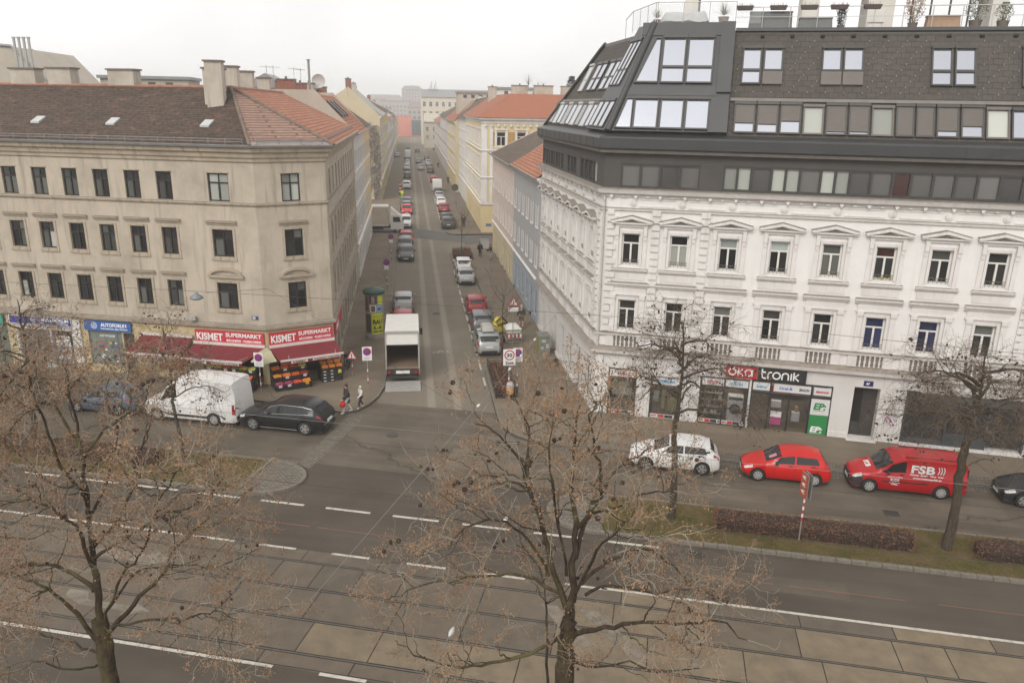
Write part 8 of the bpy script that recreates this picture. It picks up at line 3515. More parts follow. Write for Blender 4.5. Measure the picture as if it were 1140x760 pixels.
# tall poplars and a conifer beyond the roofs
for i,(x,y,z,h) in enumerate(((34,230,6,19.5),(37,232,6,17.5),(40,236,6,16.5))):
 g = Grow(70 + i)
 p = Vector((x,y,0))
 cfgp = dict(UMB,dens=(3.0,1.6,1.2),lift=0.16,tlift=0.16,levels=1,rise=0.8,fwd=1.0,seeds=0,balls=0,len=(2.6,1.2),tw=1.2)
 g.branch([p,p + Vector((0,0,h * 0.5)),p + Vector((0.2,0,h + z))],0.3,0.05,cfgp,0)
 g.finish('poplar',('tall','second','thin third')[i] + ' bare columnar tree rising behind the red hipped roof',p,BARK2,TWIGD)
t = thing('conifer','dark green conifer behind the red hipped roof beside the mansard','tree',(30.5,150,0))
b = MB()
b.tube([(0,0,0),(0,0,21.5)],[0.4,0.05],7)
b.build('trunk',BARK2,t,True)
b = MB()
r = random.Random(5)
for i in range(2600):
 h = r.random()
 R = (0.3 + 3.6 * (1 - h) ** 0.9) * r.random() ** 0.5
 a = r.random() * 2 * pi
 c = Vector((R * cos(a),R * sin(a),12 + 10.2 * h - 0.25 * R))
 u = Vector((cos(a),sin(a),r.uniform(-0.3,0.3))) * r.uniform(0.2,0.5)
 w = Vector((-sin(a),cos(a),r.uniform(-0.4,0.4))) * 0.16
 b.add((c - w,c + u,c + w,c - u * 0.4),((0,1,2,3),))
b.build('crown',mat('conifer_needles',(0.03,0.045,0.028),0.8,0.4,2),t,True)

# clipped brown hedges on the islands and in the beds
HEDGE = mat('winter_hedge',(0.130,0.060,0.036),0.95,0.4,5,col2=(0.235,0.120,0.072))

def hedge(label,a,c,w,h,dens=380,group=None,m=HEDGE,z0=0.14,seed=1):
 a,c = Vector((a[0],a[1],z0)),Vector((c[0],c[1],z0))
 d = c - a
 L = d.length
 ang = atan2(d.y,d.x)
 t = thing('hedge',label,'hedge',a,ang,group)
 r = random.Random(seed)
 b = MB()
 # ragged inner body
 nx = max(4,int(L / 0.25))
 ring = []
 for i in range(nx + 1):
  x = L * i / nx
  k = min(1,i * 0.5 + 0.55,(nx - i) * 0.5 + 0.55)
  for y,z in ((-w * .44,0),(-w * .47,h * .55),(-w * .36,h * .86),(0,h * .92),(w * .36,h * .86),(w * .47,h * .55),(w * .44,0)):
   ring.append((x + r.gauss(0,.03),y * k + r.gauss(0,.03),max(0,z * (0.9 + 0.1 * k) + r.gauss(0,.03) if z else 0)))
 fs = []
 for i in range(nx):
  for j in range(6):
   fs.append((i * 7 + j,(i + 1) * 7 + j,(i + 1) * 7 + j + 1,i * 7 + j + 1))
 fs += [tuple(range(7)),tuple(range(nx * 7 + 6,nx * 7 - 1,-1))]
 b.add(ring,fs)
 b.build('inner_growth',mat('hedge_inside',(0.035,0.022,0.015),0.95,0.3,6),t,True)
 b = MB()
 for i in range(int(dens * L * (w + 2 * h) / 2.5)):
  x = r.uniform(-0.04,L + 0.04)
  f = r.random()
  if f < 0.42:
   y,z = r.uniform(-w / 2,w / 2),h * r.uniform(0.84,1.02)
  elif f < 0.88:
   y,z = (-1 if r.random() < 0.75 else 1) * w * r.uniform(0.40,0.52),h * r.uniform(0.02,0.97)
  else:
   x = r.choice((r.uniform(-.06,.06),L + r.uniform(-.06,.06)))
   y,z = r.uniform(-w / 2,w / 2),h * r.uniform(0.02,0.95)
  u = Vector((r.gauss(0,1),r.gauss(0,1),r.gauss(0.4,1))).normalized() * r.uniform(0.03,0.075)
  v = u.orthogonal().normalized() * r.uniform(0.008,0.024)
  c0 = Vector((x,y,z))
  b.add((c0 - u,c0 + v,c0 + u,c0 - v),((0,1,2,3),))
 b.build('twigs',m,t,True)

hedge('long clipped brown hedge on the right grass island',xy(3.0,29.4),xy(10.6,29.4),1.0,0.62,620,seed=1)
hedge('brown hedge at the right edge of the grass island beyond the tree trunk',xy(12.9,29.4),xy(22,29.4),1.0,0.62,420,seed=2)
hedge('clipped brown hedge on the left grass island behind the foreground branches',xy(-34,29.3),xy(-22.6,29.3),1.0,0.65,320,seed=3)
# leaves and moss scraps in the grass
b = MB()
r = random.Random(44)
for i in range(2600):
 s = r.uniform(-1.2,22) if r.random() < 0.62 else r.uniform(-34,-17.8)
 t_ = r.uniform(28.0,30.75)
 p = av(s,t_,0.155 + r.uniform(0,0.012))
 a = r.random() * 6.28
 k = r.uniform(0.02,0.05)
 b.add([(p.x + k * cos(a),p.y + k * sin(a),p.z),(p.x - k * 0.5 * sin(a),p.y + k * 0.5 * cos(a),p.z + 0.01),(p.x - k * cos(a),p.y - k * sin(a),p.z),(p.x + k * 0.5 * sin(a),p.y - k * 0.5 * cos(a),p.z)],((0,1,2,3),))
o = b.build('fallen_leaves',mat('fallen_leaf',(0.20,0.115,0.065),0.9,0.4,9))
o['kind'] = 'stuff'
tag(o,'brown fallen leaves scattered over the two grass islands','leaves')
b = MB()
for i in range(15000):
 s = r.uniform(-1.2,20) if r.random() < 0.68 else r.uniform(-30,-17.8)
 t_ = r.uniform(28.0,30.8)
 p = av(s,t_,0.14)
 if mnoise.noise(Vector((p.x * 0.8,p.y * 0.8,0))) < -0.25:
  continue
 a = r.random() * 6.28
 h = r.uniform(0.03,0.085)
 k = 0.012
 b.add([(p.x + k * cos(a),p.y + k * sin(a),p.z),(p.x - k * cos(a),p.y - k * sin(a),p.z),(p.x + r.gauss(0,.03),p.y + r.gauss(0,.03),p.z + h)],((0,1,2),))
o = b.build('grass_blades',mat('grass_blade',(0.115,0.105,0.040),0.9,0.4,1.2,col2=(0.20,0.15,0.075)))
o['kind'] = 'stuff'
tag(o,'short faded winter grass growing on the two islands','grass')

# ------------------------------------------------------------------ street furniture
POLE = mat('galvanised_pole',(0.30,0.295,0.28),0.5,0.12,4,metal=0.4)
SWHITE = mat('sign_white',(0.72,0.71,0.69),0.5,0.04,6)
SRED = mat('sign_red_ring',(0.42,0.02,0.03),0.5,0.04,6)
SBLUE = mat('sign_blue_field',(0.035,0.05,0.32),0.5,0.04,6)
SBLACK = mat('sign_black',(0.02,0.02,0.02),0.5,0.04,6)
GREYB = mat('sign_back_grey',(0.26,0.26,0.25),0.5,0.08,6,metal=0.3)

def disc(b,x,z,r,y0,y1,mi=0,n=20,r_in=0.0):
 o = [(x + r * cos(2 * pi * i / n),z + r * sin(2 * pi * i / n)) for i in range(n)]
 if r_in <= 0:
  b.fplate(WORLD,o,-y1,-y0,mi)
 else:
  q = [(x + r_in * cos(2 * pi * i / n),z + r_in * sin(2 * pi * i / n)) for i in range(n)]
  for i in range(n):
   j = (i + 1) % n
   b.fplate(WORLD,[o[i],o[j],q[j],q[i]],-y1,-y0,mi)

def pole_mesh(t,h,r=0.03,bands=True):
 b = MB()
 b.cyl((0,0),r,0,h,8)
 b.build('pole',POLE,t,True)
 if bands:
  b = MB()
  for z,mi in ((0.42,0),(0.62,1),(1.0,0),(1.2,1)):
   b.cyl((0,0),r + 0.006,z,z + 0.16,8,mi)
  b.build('reflective_band',[SRED,SWHITE],t,True)

def no_parking(label,x,y,face,h=2.75,plate=True,z=0.12,extra=True,rr=0.235):
 """a post with a no-stopping roundel on a white board; face = direction it looks (radians, -y of the sign)"""
 t = thing('road_sign',label,'road sign',(x,y,z),face)
 pole_mesh(t,h)
 if plate:
  b = MB()
  b.box(-0.28,0.28,-0.05,-0.035,h - 0.85,h)
  b.build('board',SWHITE,t,True)
 b = MB()
 zc = h - 0.30
 disc(b,0,zc,rr * 1.0,-0.066,-0.052,0)
 disc(b,0,zc,rr * 0.80,-0.074,-0.067,1)
 for a in (pi / 4,):
  d = Vector((cos(a),sin(a)))
  e = Vector((-d.y,d.x)) * 0.026
  k = d * rr * 0.84
  c = Vector((0,zc))
  b.fplate(WORLD,[tuple(c - k - e),tuple(c + k - e),tuple(c + k + e),tuple(c - k + e)],0.075,0.080,0)
  d = Vector((-d.x,d.y))
  e = Vector((-d.y,d.x)) * 0.026
  k = d * rr * 0.84
  b.fplate(WORLD,[tuple(c - k - e),tuple(c + k - e),tuple(c + k + e),tuple(c - k + e)][::-1],0.0755,0.0805,0)
 b.build('roundel',[SRED,SBLUE],t,True)
 if plate and extra:
  b = MB()
  for i in range(3):
   b.box(-0.2,0.2 - 0.08 * (i == 2),-0.056,-0.051,h - 0.66 - 0.06 * i,h - 0.63 - 0.06 * i)
  b.build('small_print',mat('small_print_grey',(0.42,0.42,0.43),0.6,0.05,6),t,True)
 elif not plate:
  b = MB()
  b.box(-0.2,0.2,-0.05,-0.04,h - 0.95,h - 0.6)
  b.build('supplementary_plate',SWHITE,t,True)
 return t

no_parking('no-stopping sign on a white board beside the open box truck',-2.75,43.95,0.05)
no_parking('no-stopping sign on a white board tilted in front of the left fruit rack',-8.9,43.75,-0.25,2.6)
no_parking('round no-stopping sign on a grey pole halfway to the crossing, left pavement',-2.2,83.5,0.0,3.1,False,rr=0.3)
no_parking('round no-stopping sign on a grey pole just past the advertising column',-2.3,69.8,0.0,3.0,False,rr=0.3)
no_parking('no-stopping sign on a white board right of the speed limit zone sign',6.0,42.3,0.08,3.0)
# zone sign
t = thing('road_sign','speed limit 30 zone sign on a white board over the orange litter bin','road sign',(5.45,41.85,0.12),0.05)
pole_mesh(t,3.05,0.035)
b = MB()
b.box(-0.36,0.36,-0.055,-0.038,2.1,3.08)
b.build('board',SWHITE,t,True)
b = MB()
disc(b,0,2.72,0.30,-0.068,-0.056,0,24)
disc(b,0,2.72,0.235,-0.074,-0.069,1,24)
b.build('roundel',[SRED,SWHITE],t,True)
lettering('30',0.30,SBLACK,t,None,-0.175,-0.082,2.615,bold=0.008,wid=0.34,rot=(0,0,0))
lettering('Zone',0.26,SBLACK,t,None,-0.24,-0.062,2.17,bold=0.007,wid=0.48,rot=(0,0,0))

def litter_bin(label,x,y,z=0.12):
 t = thing('litter_bin',label,'litter bin',(x,y,z))
 b = MB()
 b.lathe((0,0,0.45),((0.0,0),(0.19,0.0),(0.21,0.06),(0.22,0.46),(0.21,0.48)),14)
 b.build('bin',mat('bin_orange',(0.58,0.26,0.07),0.5,0.12,4),t,True)
 b = MB()
 b.lathe((0,0,0.45),((0.225,0.16),(0.226,0.26)),14)
 b.lathe((0,0,0.45),((0.23,0.44),(0.24,0.48),(0.22,0.62),(0.12,0.74),(0.11,0.74),(0.09,0.6)),14)
 b.build('hood',mat('bin_grey',(0.42,0.42,0.40),0.5,0.1,4,metal=0.3),t,True)
 b = MB()
 b.lathe((0,0,0.45),((0.0,0.70),(0.11,0.70)),12)
 b.build('opening',SBLACK,t,True)

litter_bin('orange and grey litter bin hung below the speed limit zone sign',5.48,41.5)

def warning_triangle(t,zc,r=0.42,y=-0.05):
 b = MB()
 o = [(r * sin(2 * pi * i / 3),zc + r * cos(2 * pi * i / 3)) for i in range(3)][::-1]
 q = [(r * 0.68 * sin(2 * pi * i / 3),zc + r * 0.68 * cos(2 * pi * i / 3)) for i in range(3)][::-1]
 b.fplate(WORLD,o,-y,-y + 0.012,0)
 b.fplate(WORLD,q,-y + 0.013,-y + 0.018,1)
 b.fbox(WORLD,-0.028,0.028,-y + 0.019,-y + 0.023,zc - 0.05,zc + 0.16,2)
 b.fbox(WORLD,-0.028,0.028,-y + 0.019,-y + 0.023,zc - 0.14,zc - 0.09,2)
 b.build('triangle',[SRED,SWHITE,SBLACK],t,True)

t = thing('warning_sign','small red-edged warning triangle on a banded post by the right fruit crates','road sign',(-3.85,46.6,0.12),-0.15)
pole_mesh(t,1.4,0.025)
warning_triangle(t,1.35,0.42)
t = thing('warning_sign','large red-edged warning triangle above the white gritting trailer','road sign',(7.05,52.4,0.12),0.05)
pole_mesh(t,3.3,0.03,False)
warning_triangle(t,3.15,0.46)
b = MB()
b.box(-0.36,0.36,-0.06,-0.045,2.52,2.80)
b.build('supplementary_plate',SWHITE,t,True)

# works trailer
t = thing('works_trailer','white hopper trailer with a red and white striped tail board on the right pavement','trailer',(7.15,53.3,0.12),0.05)
t.scale = (0.68,0.68,0.78)
b = MB()
b.add([(-0.75,-0.75,1.0),(0.75,-0.75,1.0),(0.75,0.75,1.0),(-0.75,0.75,1.0),(-0.85,-0.85,1.35),(0.85,-0.85,1.35),(0.85,0.85,1.35),(-0.85,0.85,1.35),(-0.4,-0.3,1.75),(0.4,-0.3,1.75),(0.4,0.3,1.75),(-0.4,0.3,1.75)],
  ((3,2,1,0),(0,1,5,4),(1,2,6,5),(2,3,7,6),(3,0,4,7),(4,5,9,8),(5,6,10,9),(6,7,11,10),(7,4,8,11),(8,9,10,11)))
b.build('hopper',TRKW,t,True)
b = MB()
b.box(-0.86,0.86,-0.87,-0.86,1.28,1.36)
b.build('green_band',mat('band_green',(0.06,0.26,0.10),0.5,0.1,4),t,True)
b = MB()
for i in range(8):
 x = -0.85 + 0.21 * i
 b.fplate(WORLD,[(x,0.62),(x + 0.21,0.62),(x + 0.21,0.92),(x,0.92)],0.86,0.875,i % 2)
b.build('striped_board',[SRED,SWHITE],t,True)
b = MB()
for x in (-0.8,0.8):
 b.tube([(x,-0.8,0.15),(x,-0.8,1.0)],0.035,6)
 b.tube([(x,0.7,0.3),(x,0.7,1.0)],0.035,6)
 b.tube([(x,-0.8,0.45),(x,0.8,0.45)],0.035,6)
for z in (0.2,0.5):
 b.tube([(-0.8,-0.8,z),(0.8,-0.8,z)],0.03,6)
b.tube([(-0.6,-0.8,0.5),(-0.25,-0.75,0.98)],0.03,6)
b.tube([(0.6,-0.8,0.5),(0.25,-0.75,0.98)],0.03,6)
b.build('frame',ALUM,t,True)
ty,rm = wheel_meshes(0.28,'steel')
for sd in (-1,1):
 e = part('wheel',ty,t,(sd * 0.95,0.1,0.28),pi / 2 * (1 if sd > 0 else -1))
 part('rim',rm,e)
t = thing('covered_scooter','scooter under a crumpled yellow and black cover behind the hopper trailer','scooter',(6.5,55.6,0.12),0.3)
b = MB()
vs = []
nu,nv = 12,8
for i in range(nu + 1):
 u = i / nu
 for j in range(nv + 1):
  a = pi * j / nv
  hh = (0.75 + 0.55 * sin(pi * min(1,u * 1.3)) + 0.12 * sin(u * 11)) * (0.2 + 0.8 * sin(pi * min(0.97,max(0.03,u))) ** 0.4)
  ww = 0.38 + 0.05 * sin(u * 9 + j)
  vs.append((-0.75 + 1.5 * u + 0.03 * sin(j * 3),-ww * cos(a) * (0.5 + 0.5 * sin(pi * max(.05,min(.95,u)))),0.12 + hh * sin(a) ** 0.7 + 0.03 * sin(j * 5 + i * 3)))
b.add(vs,[(i * (nv + 1) + j,(i + 1) * (nv + 1) + j,(i + 1) * (nv + 1) + j + 1,i * (nv + 1) + j + 1) for i in range(nu) for j in range(nv)],0,True)
b.build('cover',mat('yellow_cover',(0.52,0.40,0.03),0.5,0.15,3,coat=0.2),t,True)
b = MB()
b.tube([(-0.5,-0.36,1.0),(0.0,-0.30,1.35),(0.45,-0.36,0.8)],0.06,5)
b.tube([(-0.4,-0.40,0.7),(0.1,-0.42,0.9),(0.6,-0.3,0.6)],0.05,5)
b.build('straps',SBLACK,t,True)
b = MB()
for x in (-0.55,0.55):
 b.lathe((x,-0.05,0.24),((0.12,0),(0.24,0.02),(0.24,0.08),(0.12,0.10)),14,0,'y')
b.build('wheels',TYRE,t,True)

# the striped guide board on the island, seen nearly edge-on
q = av(6.25,28.85,0.14)
t = thing('guide_board','red and white board seen almost edge-on on a banded post in the island hedge','road sign',q,AV - radians(72))
b = MB()
b.cyl((0,0),0.03,0,2.95,8)
b.build('pole',POLE,t,True)
b = MB()
for i in range(6):
 b.cyl((0,0),0.038,0.9 + 0.16 * i,1.06 + 0.16 * i,8,i % 2)
b.build('reflective_band',[SRED,SWHITE],t,True)
for y in (-0.08,0.08):
 b = MB()
 b.box(-0.28,0.28,y - 0.015,y + 0.015,1.95,2.95)
 b.build('board',GREYB,t,True)
b = MB()
ORR = mat('board_orange_red',(0.42,0.09,0.05),0.5,0.06,4)
b.box(-0.28,0.28,-0.10,-0.096,1.95,2.95,0)
for k in range(3):
 z = 2.08 + 0.3 * k
 b.fplate(WORLD,[(-0.2,z + 0.09),(-0.08,z + 0.02),(0.12,z + 0.02),(0.0,z + 0.09),(0.12,z + 0.16),(-0.08,z + 0.16)][::-1],0.101,0.104,1)
b.build('arrows',[ORR,SWHITE],t,True)

# advertising column
t = thing('advertising_column','round advertising column with a green cap and a yellow poster on the left pavement','advertising column',(-2.8,55.1,0.12))
R_ = 0.66
b = MB()
b.lathe((0,0,0),((R_ + 0.03,0),(R_ + 0.03,0.30),(R_ + 0.01,0.36),(R_,0.38),(R_,3.32)),32)
b.build('shaft',mat('column_paper',(0.30,0.26,0.22),0.8,0.35,2.2),t,True)
b = MB()
b.lathe((0,0,0),((R_,3.30),(R_ + 0.13,3.36),(R_ + 0.15,3.52),(R_ + 0.08,3.60),(0.5,3.72),(0.0,3.80)),32)
b.build('cap',mat('column_green',(0.035,0.075,0.055),0.5,0.12,3),t,True)

def curved(b,a0,a1,z0,z1,r,mi=0,n=8):
 for i in range(n):
  p,q = radians(a0 + (a1 - a0) * i / n),radians(a0 + (a1 - a0) * (i + 1) / n)
  b.add([(r * cos(p),r * sin(p),z0),(r * cos(q),r * sin(q),z0),(r * cos(q),r * sin(q),z1),(r * cos(p),r * sin(p),z1)],((0,1,2,3),),mi,True)

YEL = mat('poster_neon_yellow',(0.58,0.62,0.03),0.55,0.06,4)
b = MB()
curved(b,-105,-28,0.42,1.98,R_ + 0.006,0,12)
curved(b,-62,-25,2.62,3.25,R_ + 0.006,0)
b.build('yellow_poster',YEL,t,True)
b = MB()
curved(b,-112,-76,2.04,2.58,R_ + 0.006,0)
curved(b,-107,-81,2.09,2.53,R_ + 0.010,1)
curved(b,-72,-36,2.04,2.58,R_ + 0.006,2)
curved(b,-66,-44,2.18,2.36,R_ + 0.010,3)
curved(b,-120,-68,2.66,3.26,R_ + 0.006,4)
curved(b,-104,-84,2.72,3.2,R_ + 0.010,5)
curved(b,-150,-122,2.1,3.2,R_ + 0.006,1)
curved(b,-150,-110,0.5,1.9,R_ + 0.006,4)
b.build('posters',[SWHITE,mat('poster_brown',(0.16,0.08,0.05),0.6,0.4,8),mat('poster_sky',(0.22,0.42,0.62),0.6,0.2,6),SBLUE,mat('poster_dark',(0.075,0.055,0.05),0.6,0.4,7),mat('poster_pink',(0.36,0.22,0.19),0.6,0.3,8)],t,True)

def wrap_text(t,txt,size,z,a_mid,r,m,wid,bold):
 """letters bent round the column"""
 o = lettering(txt,size,m,t,None,0,0,0,bold=bold,wid=wid,rot=(0,0,0),depth=0.006)
 o.location = (0,0,0)
 for v in o.data.vertices:
  a = radians(a_mid) + (v.co.x - wid / 2) / r
  rr_ = r + 0.008 - v.co.y
  v.co = Vector((rr_ * cos(a),rr_ * sin(a),z + v.co.z))
 return o

wrap_text(t,'HALLO',0.30,1.62,-66,R_,mat('poster_olive_ink',(0.30,0.33,0.03),0.6,0.05,4),0.72,0.004)
wrap_text(t,'BAU',0.46,1.18,-66,R_,SBLACK,0.74,0.02)
wrap_text(t,'5.-8.',0.34,0.80,-66,R_,SBLACK,0.70,0.014)
wrap_text(t,'MESSE WIEN',0.17,0.55,-66,R_,SBLACK,0.72,0.006)

# planted beds with low fences
BEDH = mat('bed_twigs',(0.145,0.072,0.046),0.95,0.4,5,col2=(0.23,0.125,0.085))

def bed(label,pts,h,seed):
 cx = sum(p[0] for p in pts) / len(pts)
 cy = sum(p[1] for p in pts) / len(pts)
 t = thing('planted_bed',label,'planter',(cx,cy,0.12))
 P = [(p[0] - cx,p[1] - cy) for p in pts]
 b = MB()
 b.prism(P,0.0,0.06)
 b.build('soil',SOIL,t,True)
 b = MB()
 n = len(P)
 for i in range(n):
  a,c = Vector(P[i]),Vector(P[(i + 1) % n])
  L = (c - a).length
  m = max(1,int(L / 1.3))
  for k in range(m + 1):
   q = a.lerp(c,k / m)
   b.cyl((q.x,q.y),0.025,0,h + 0.12,6)
  for z in (h * 0.45,h + 0.08):
   b.tube([(a.x,a.y,z),(c.x,c.y,z)],0.02,5)
 b.build('low_fence',mat('fence_dark',(0.045,0.04,0.037),0.6,0.15,4),t,True)
 b = MB()
 r = random.Random(seed)
 x0,x1 = min(p[0] for p in P),max(p[0] for p in P)
 y0,y1 = min(p[1] for p in P),max(p[1] for p in P)
 n = 0
 while n < 2200:
  x,y = r.uniform(x0 + 0.06,x1 - 0.06),r.uniform(y0 + 0.06,y1 - 0.06)
  z = h * r.random() ** 0.45
  u = Vector((r.gauss(0,.6),r.gauss(0,.6),r.gauss(0.5,.6))).normalized() * r.uniform(0.05,0.13)
  v = u.orthogonal().normalized() * r.uniform(0.012,0.032)
  c0 = Vector((x,y,z * 0.9 + 0.06))
  b.add((c0 - u,c0 + v,c0 + u,c0 - v),((0,1,2,3),))
  n += 1
 b.build('shrubs',BEDH,t,True)
 b = MB()
 b.box(x0 + 0.1,x1 - 0.1,y0 + 0.1,y1 - 0.1,0.05,h * 0.55)
 b.build('inner_growth',MATS['hedge_inside'],t,True)

bed('fenced bed of brown shrubs at the corner under the speed limit zone sign',((4.72,42.0),(5.98,42.0),(5.98,47.7),(4.78,47.7)),0.55,1)
bed('smaller brown shrub bed left of the second one before the crossing',((4.6,84.2),(5.45,84.2),(5.45,88.6),(4.7,88.6)),0.6,2)
bed('smaller brown shrub bed right of the first one before the crossing',((5.65,84.6),(6.7,84.6),(6.7,88.9),(5.65,88.9)),0.6,3)

# utility cabinet by the white house
t = thing('utility_cabinet','grey cabinet with a yellow-green side standing against the white house','cabinet',(8.95,50.6,0.12))
b = MB()
b.box(-0.38,0.38,-0.6,0.6,0.0,1.25)
b.build('body',mat('cabinet_green',(0.24,0.25,0.07),0.6,0.2,3),t,True)
b = MB()
b.box(-0.34,0.40,-0.615,-0.602,0.06,1.2,0)
b.box(-0.42,0.42,-0.64,0.64,1.25,1.32,0)
for x,z,w,h in ((-0.2,0.9,0.28,0.2),(0.1,0.5,0.22,0.3),(-0.25,0.4,0.2,0.2)):
 b.box(x,x + w,-0.622,-0.616,z,z + h,1)
b.build('doors',[mat('cabinet_grey',(0.20,0.20,0.185),0.6,0.25,4),mat('cabinet_sticker',(0.42,0.42,0.38),0.6,0.3,6)],t,True)

def bicycle(label,x,y,rz,m,z=0.12,basket=False):
 t = thing('bicycle',label,'bicycle',(x,y,z),rz)
 for xx in (-0.52,0.52):
  b = MB()
  n = 22
  b.tube([(xx + 0.33 * cos(2 * pi * i / n),0,0.35 + 0.33 * sin(2 * pi * i / n)) for i in range(n + 1)],0.02,5)
  for i in range(8):
   b.tube([(xx,0,0.35),(xx + 0.33 * cos(pi * i / 4),0,0.35 + 0.33 * sin(pi * i / 4))],0.004,3,0,False)
  b.build('wheel',TYRE,t,True)
 b = MB()
 A,B_,C_,D_ = (-0.52,0,0.35),(-0.08,0,0.32),(-0.2,0,0.85),(0.38,0,0.86)
 for p,q in ((A,B_),(A,C_),(B_,C_),(C_,D_),(B_,D_),(D_,(0.52,0,0.35)),(D_,(0.34,0,1.0))):
  b.tube([p,q],0.02,5)
 b.build('frame',m,t,True)
 b = MB()
 b.tube([(0.30,-0.28,1.03),(0.36,-0.1,1.02),(0.36,0.1,1.02),(0.30,0.28,1.03)],0.015,5)
 b.build('handlebar',SBLACK,t,True)
 b = MB()
 b.ball((-0.22,0,0.93),0.12,8,5,0,(1.1,0.6,0.35))
 b.build('saddle',SBLACK,t,True)
 if basket:
  b = MB()
  b.box(0.42,0.78,-0.24,0.24,0.7,0.98)
  b.build('crate',SBLACK,t,True)

q = F_LA(-9.1,0.55,0)
bicycle('black bicycle leaning by the brown door next to the burgundy awning',q.x,q.y,F_LA.phi + 1.1,SBLACK)
bicycle('dark bicycle parked at the house corner right of the orange crates',-4.35,47.6,radians(75),SBLACK,basket=True)
bicycle('second dark bicycle right behind the one at the house corner',-4.15,48.9,radians(80),mat('bike_grey',(0.10,0.10,0.105),0.5,0.1,4))

# ------------------------------------------------------------------ the greengrocer's racks
CRATE = mat('crate_black',(0.028,0.026,0.026),0.6,0.15,5)
CRATEW = mat('crate_wood',(0.36,0.26,0.15),0.8,0.2,4)
TAG = mat('price_tag',(0.72,0.72,0.70),0.6,0.05,6)
TAGY = mat('price_tag_yellow',(0.66,0.55,0.06),0.6,0.05,6)
FR = {'oranges': (0.90,0.24,0.015),'tangerines': (0.92,0.32,0.02),'lemons': (0.85,0.64,0.06),'pears': (0.55,0.56,0.12),'green apples': (0.30,0.42,0.08),
  'red apples': (0.42,0.05,0.03),'tomatoes': (0.70,0.09,0.03),'cucumbers': (0.13,0.30,0.05),'peppers': (0.75,0.16,0.03),'radishes': (0.42,0.05,0.13),'potatoes': (0.36,0.24,0.12),'cabbages': (0.42,0.46,0.22)}
FRM = {k: mat('fruit_' + k.replace(' ','_'),c,0.45,0.25,14,coat=0.15) for k,c in FR.items()}
FMESH = {}

def crate_meshes(kind,w,d,tag_):
 key = (kind,w,d)
 if key not in FMESH:
  b = MB()
  h = 0.20
  b.box(-w / 2,w / 2,-d / 2,d / 2,0,0.02)
  for x0,x1,y0,y1 in ((-w / 2,w / 2,-d / 2,-d / 2 + 0.02),(-w / 2,w / 2,d / 2 - 0.02,d / 2),(-w / 2,-w / 2 + 0.02,-d / 2 + 0.02,d / 2 - 0.02),(w / 2 - 0.02,w / 2,-d / 2 + 0.02,d / 2 - 0.02)):
   b.box(x0,x1,y0,y1,0.02,h * 0.42)
   b.box(x0,x1,y0,y1,h * 0.55,h)
  cm = meshof(b,'crate',CRATE)
  r = random.Random(len(kind) * 13 + int(w * 100))
  b = MB()
  rad = {'cucumbers': 0.045,'cabbages': 0.09,'radishes': 0.04,'tangerines': 0.05}.get(kind,0.055)
  nx,ny = max(2,int(w / (rad * 1.7))),max(2,int(d / (rad * 1.7)))
  for i in range(nx):
   for j in range(ny):
    x = -w / 2 + 0.03 + (w - 0.06) * (i + 0.5) / nx + r.gauss(0,.008)
    y = -d / 2 + 0.03 + (d - 0.06) * (j + 0.5) / ny + r.gauss(0,.008)
    hump = 0.10 * (1 - (2 * x / w) ** 2) * (1 - (2 * y / d) ** 2)
    sq = (1,1,1) if kind != 'cucumbers' else (2.2,0.8,0.8)
    b.ball((x,y,0.15 + hump + r.gauss(0,.012)),rad * r.uniform(0.9,1.1),7,5,0,sq)
  b.box(-w / 2 + 0.025,w / 2 - 0.025,-d / 2 + 0.025,d / 2 - 0.025,0.02,0.14)
  fm = meshof(b,'fruit',FRM[kind])
  b = MB()
  b.box(-0.10,0.10,-d / 2 - 0.012,-d / 2 - 0.004,0.05,0.21)
  FMESH[key] = (cm,fm,meshof(b,'price_tag',TAG),meshof(b,'price_tag',TAGY))
 return FMESH[key]

def crate(label,kind,F,s,d,z,w=0.52,dp=0.38,tilt=0.0,tagm=0):
 q = F(s,d,z)
 t = thing('fruit_crate',label,'crate',q,F.phi,"crates on the greengrocer's racks")
 t.rotation_euler = (tilt,0,F.phi)
 cm,fm,t0,t1 = crate_meshes(kind,w,dp,tagm)
 part('crate',cm,t)
 part('fruit',fm,t)
 if tagm == 1:
  part('price_tag',t0,t)
 elif tagm == 2:
  part('price_tag',t1,t)

def rack(label,F,s0,s1,d_front,tiers,steps):
 """stepped display stand: tiers = list of (depth offset back from the front, height)"""
 t = thing('fruit_rack',label,'rack',F((s0 + s1) / 2,d_front - 0.5,0.12),0)
 b = MB()
 for bo,z in tiers:
  b.fbox(F,s0,s1,d_front - bo - 0.44,d_front - bo - 0.02,z - 0.04,z)
 b.build('shelf',CRATE,t)
 for s in (s0,s1 - 0.05):
  for bo,z in tiers:
   for k in (0.40,0.10):
    b = MB()
    b.fbox(F,s + 0.003,s + 0.047,d_front - bo - k,d_front - bo - k + 0.05,0.12,z - 0.04)
    b.build('leg',CRATE,t)
 b = MB()
 for bo,z in tiers:
  b.fbox(F,s0 + 0.06,s1 - 0.06,d_front - bo - 0.05,d_front - bo - 0.03,0.2 if z < 0.5 else z - 0.22,z - 0.05)
 b.build('front_board',CRATE,t)

ords = ('first from the left','second from the left','third from the left','fourth from the left','fifth from the left','sixth from the left')
tn = ('bottom','middle','top')
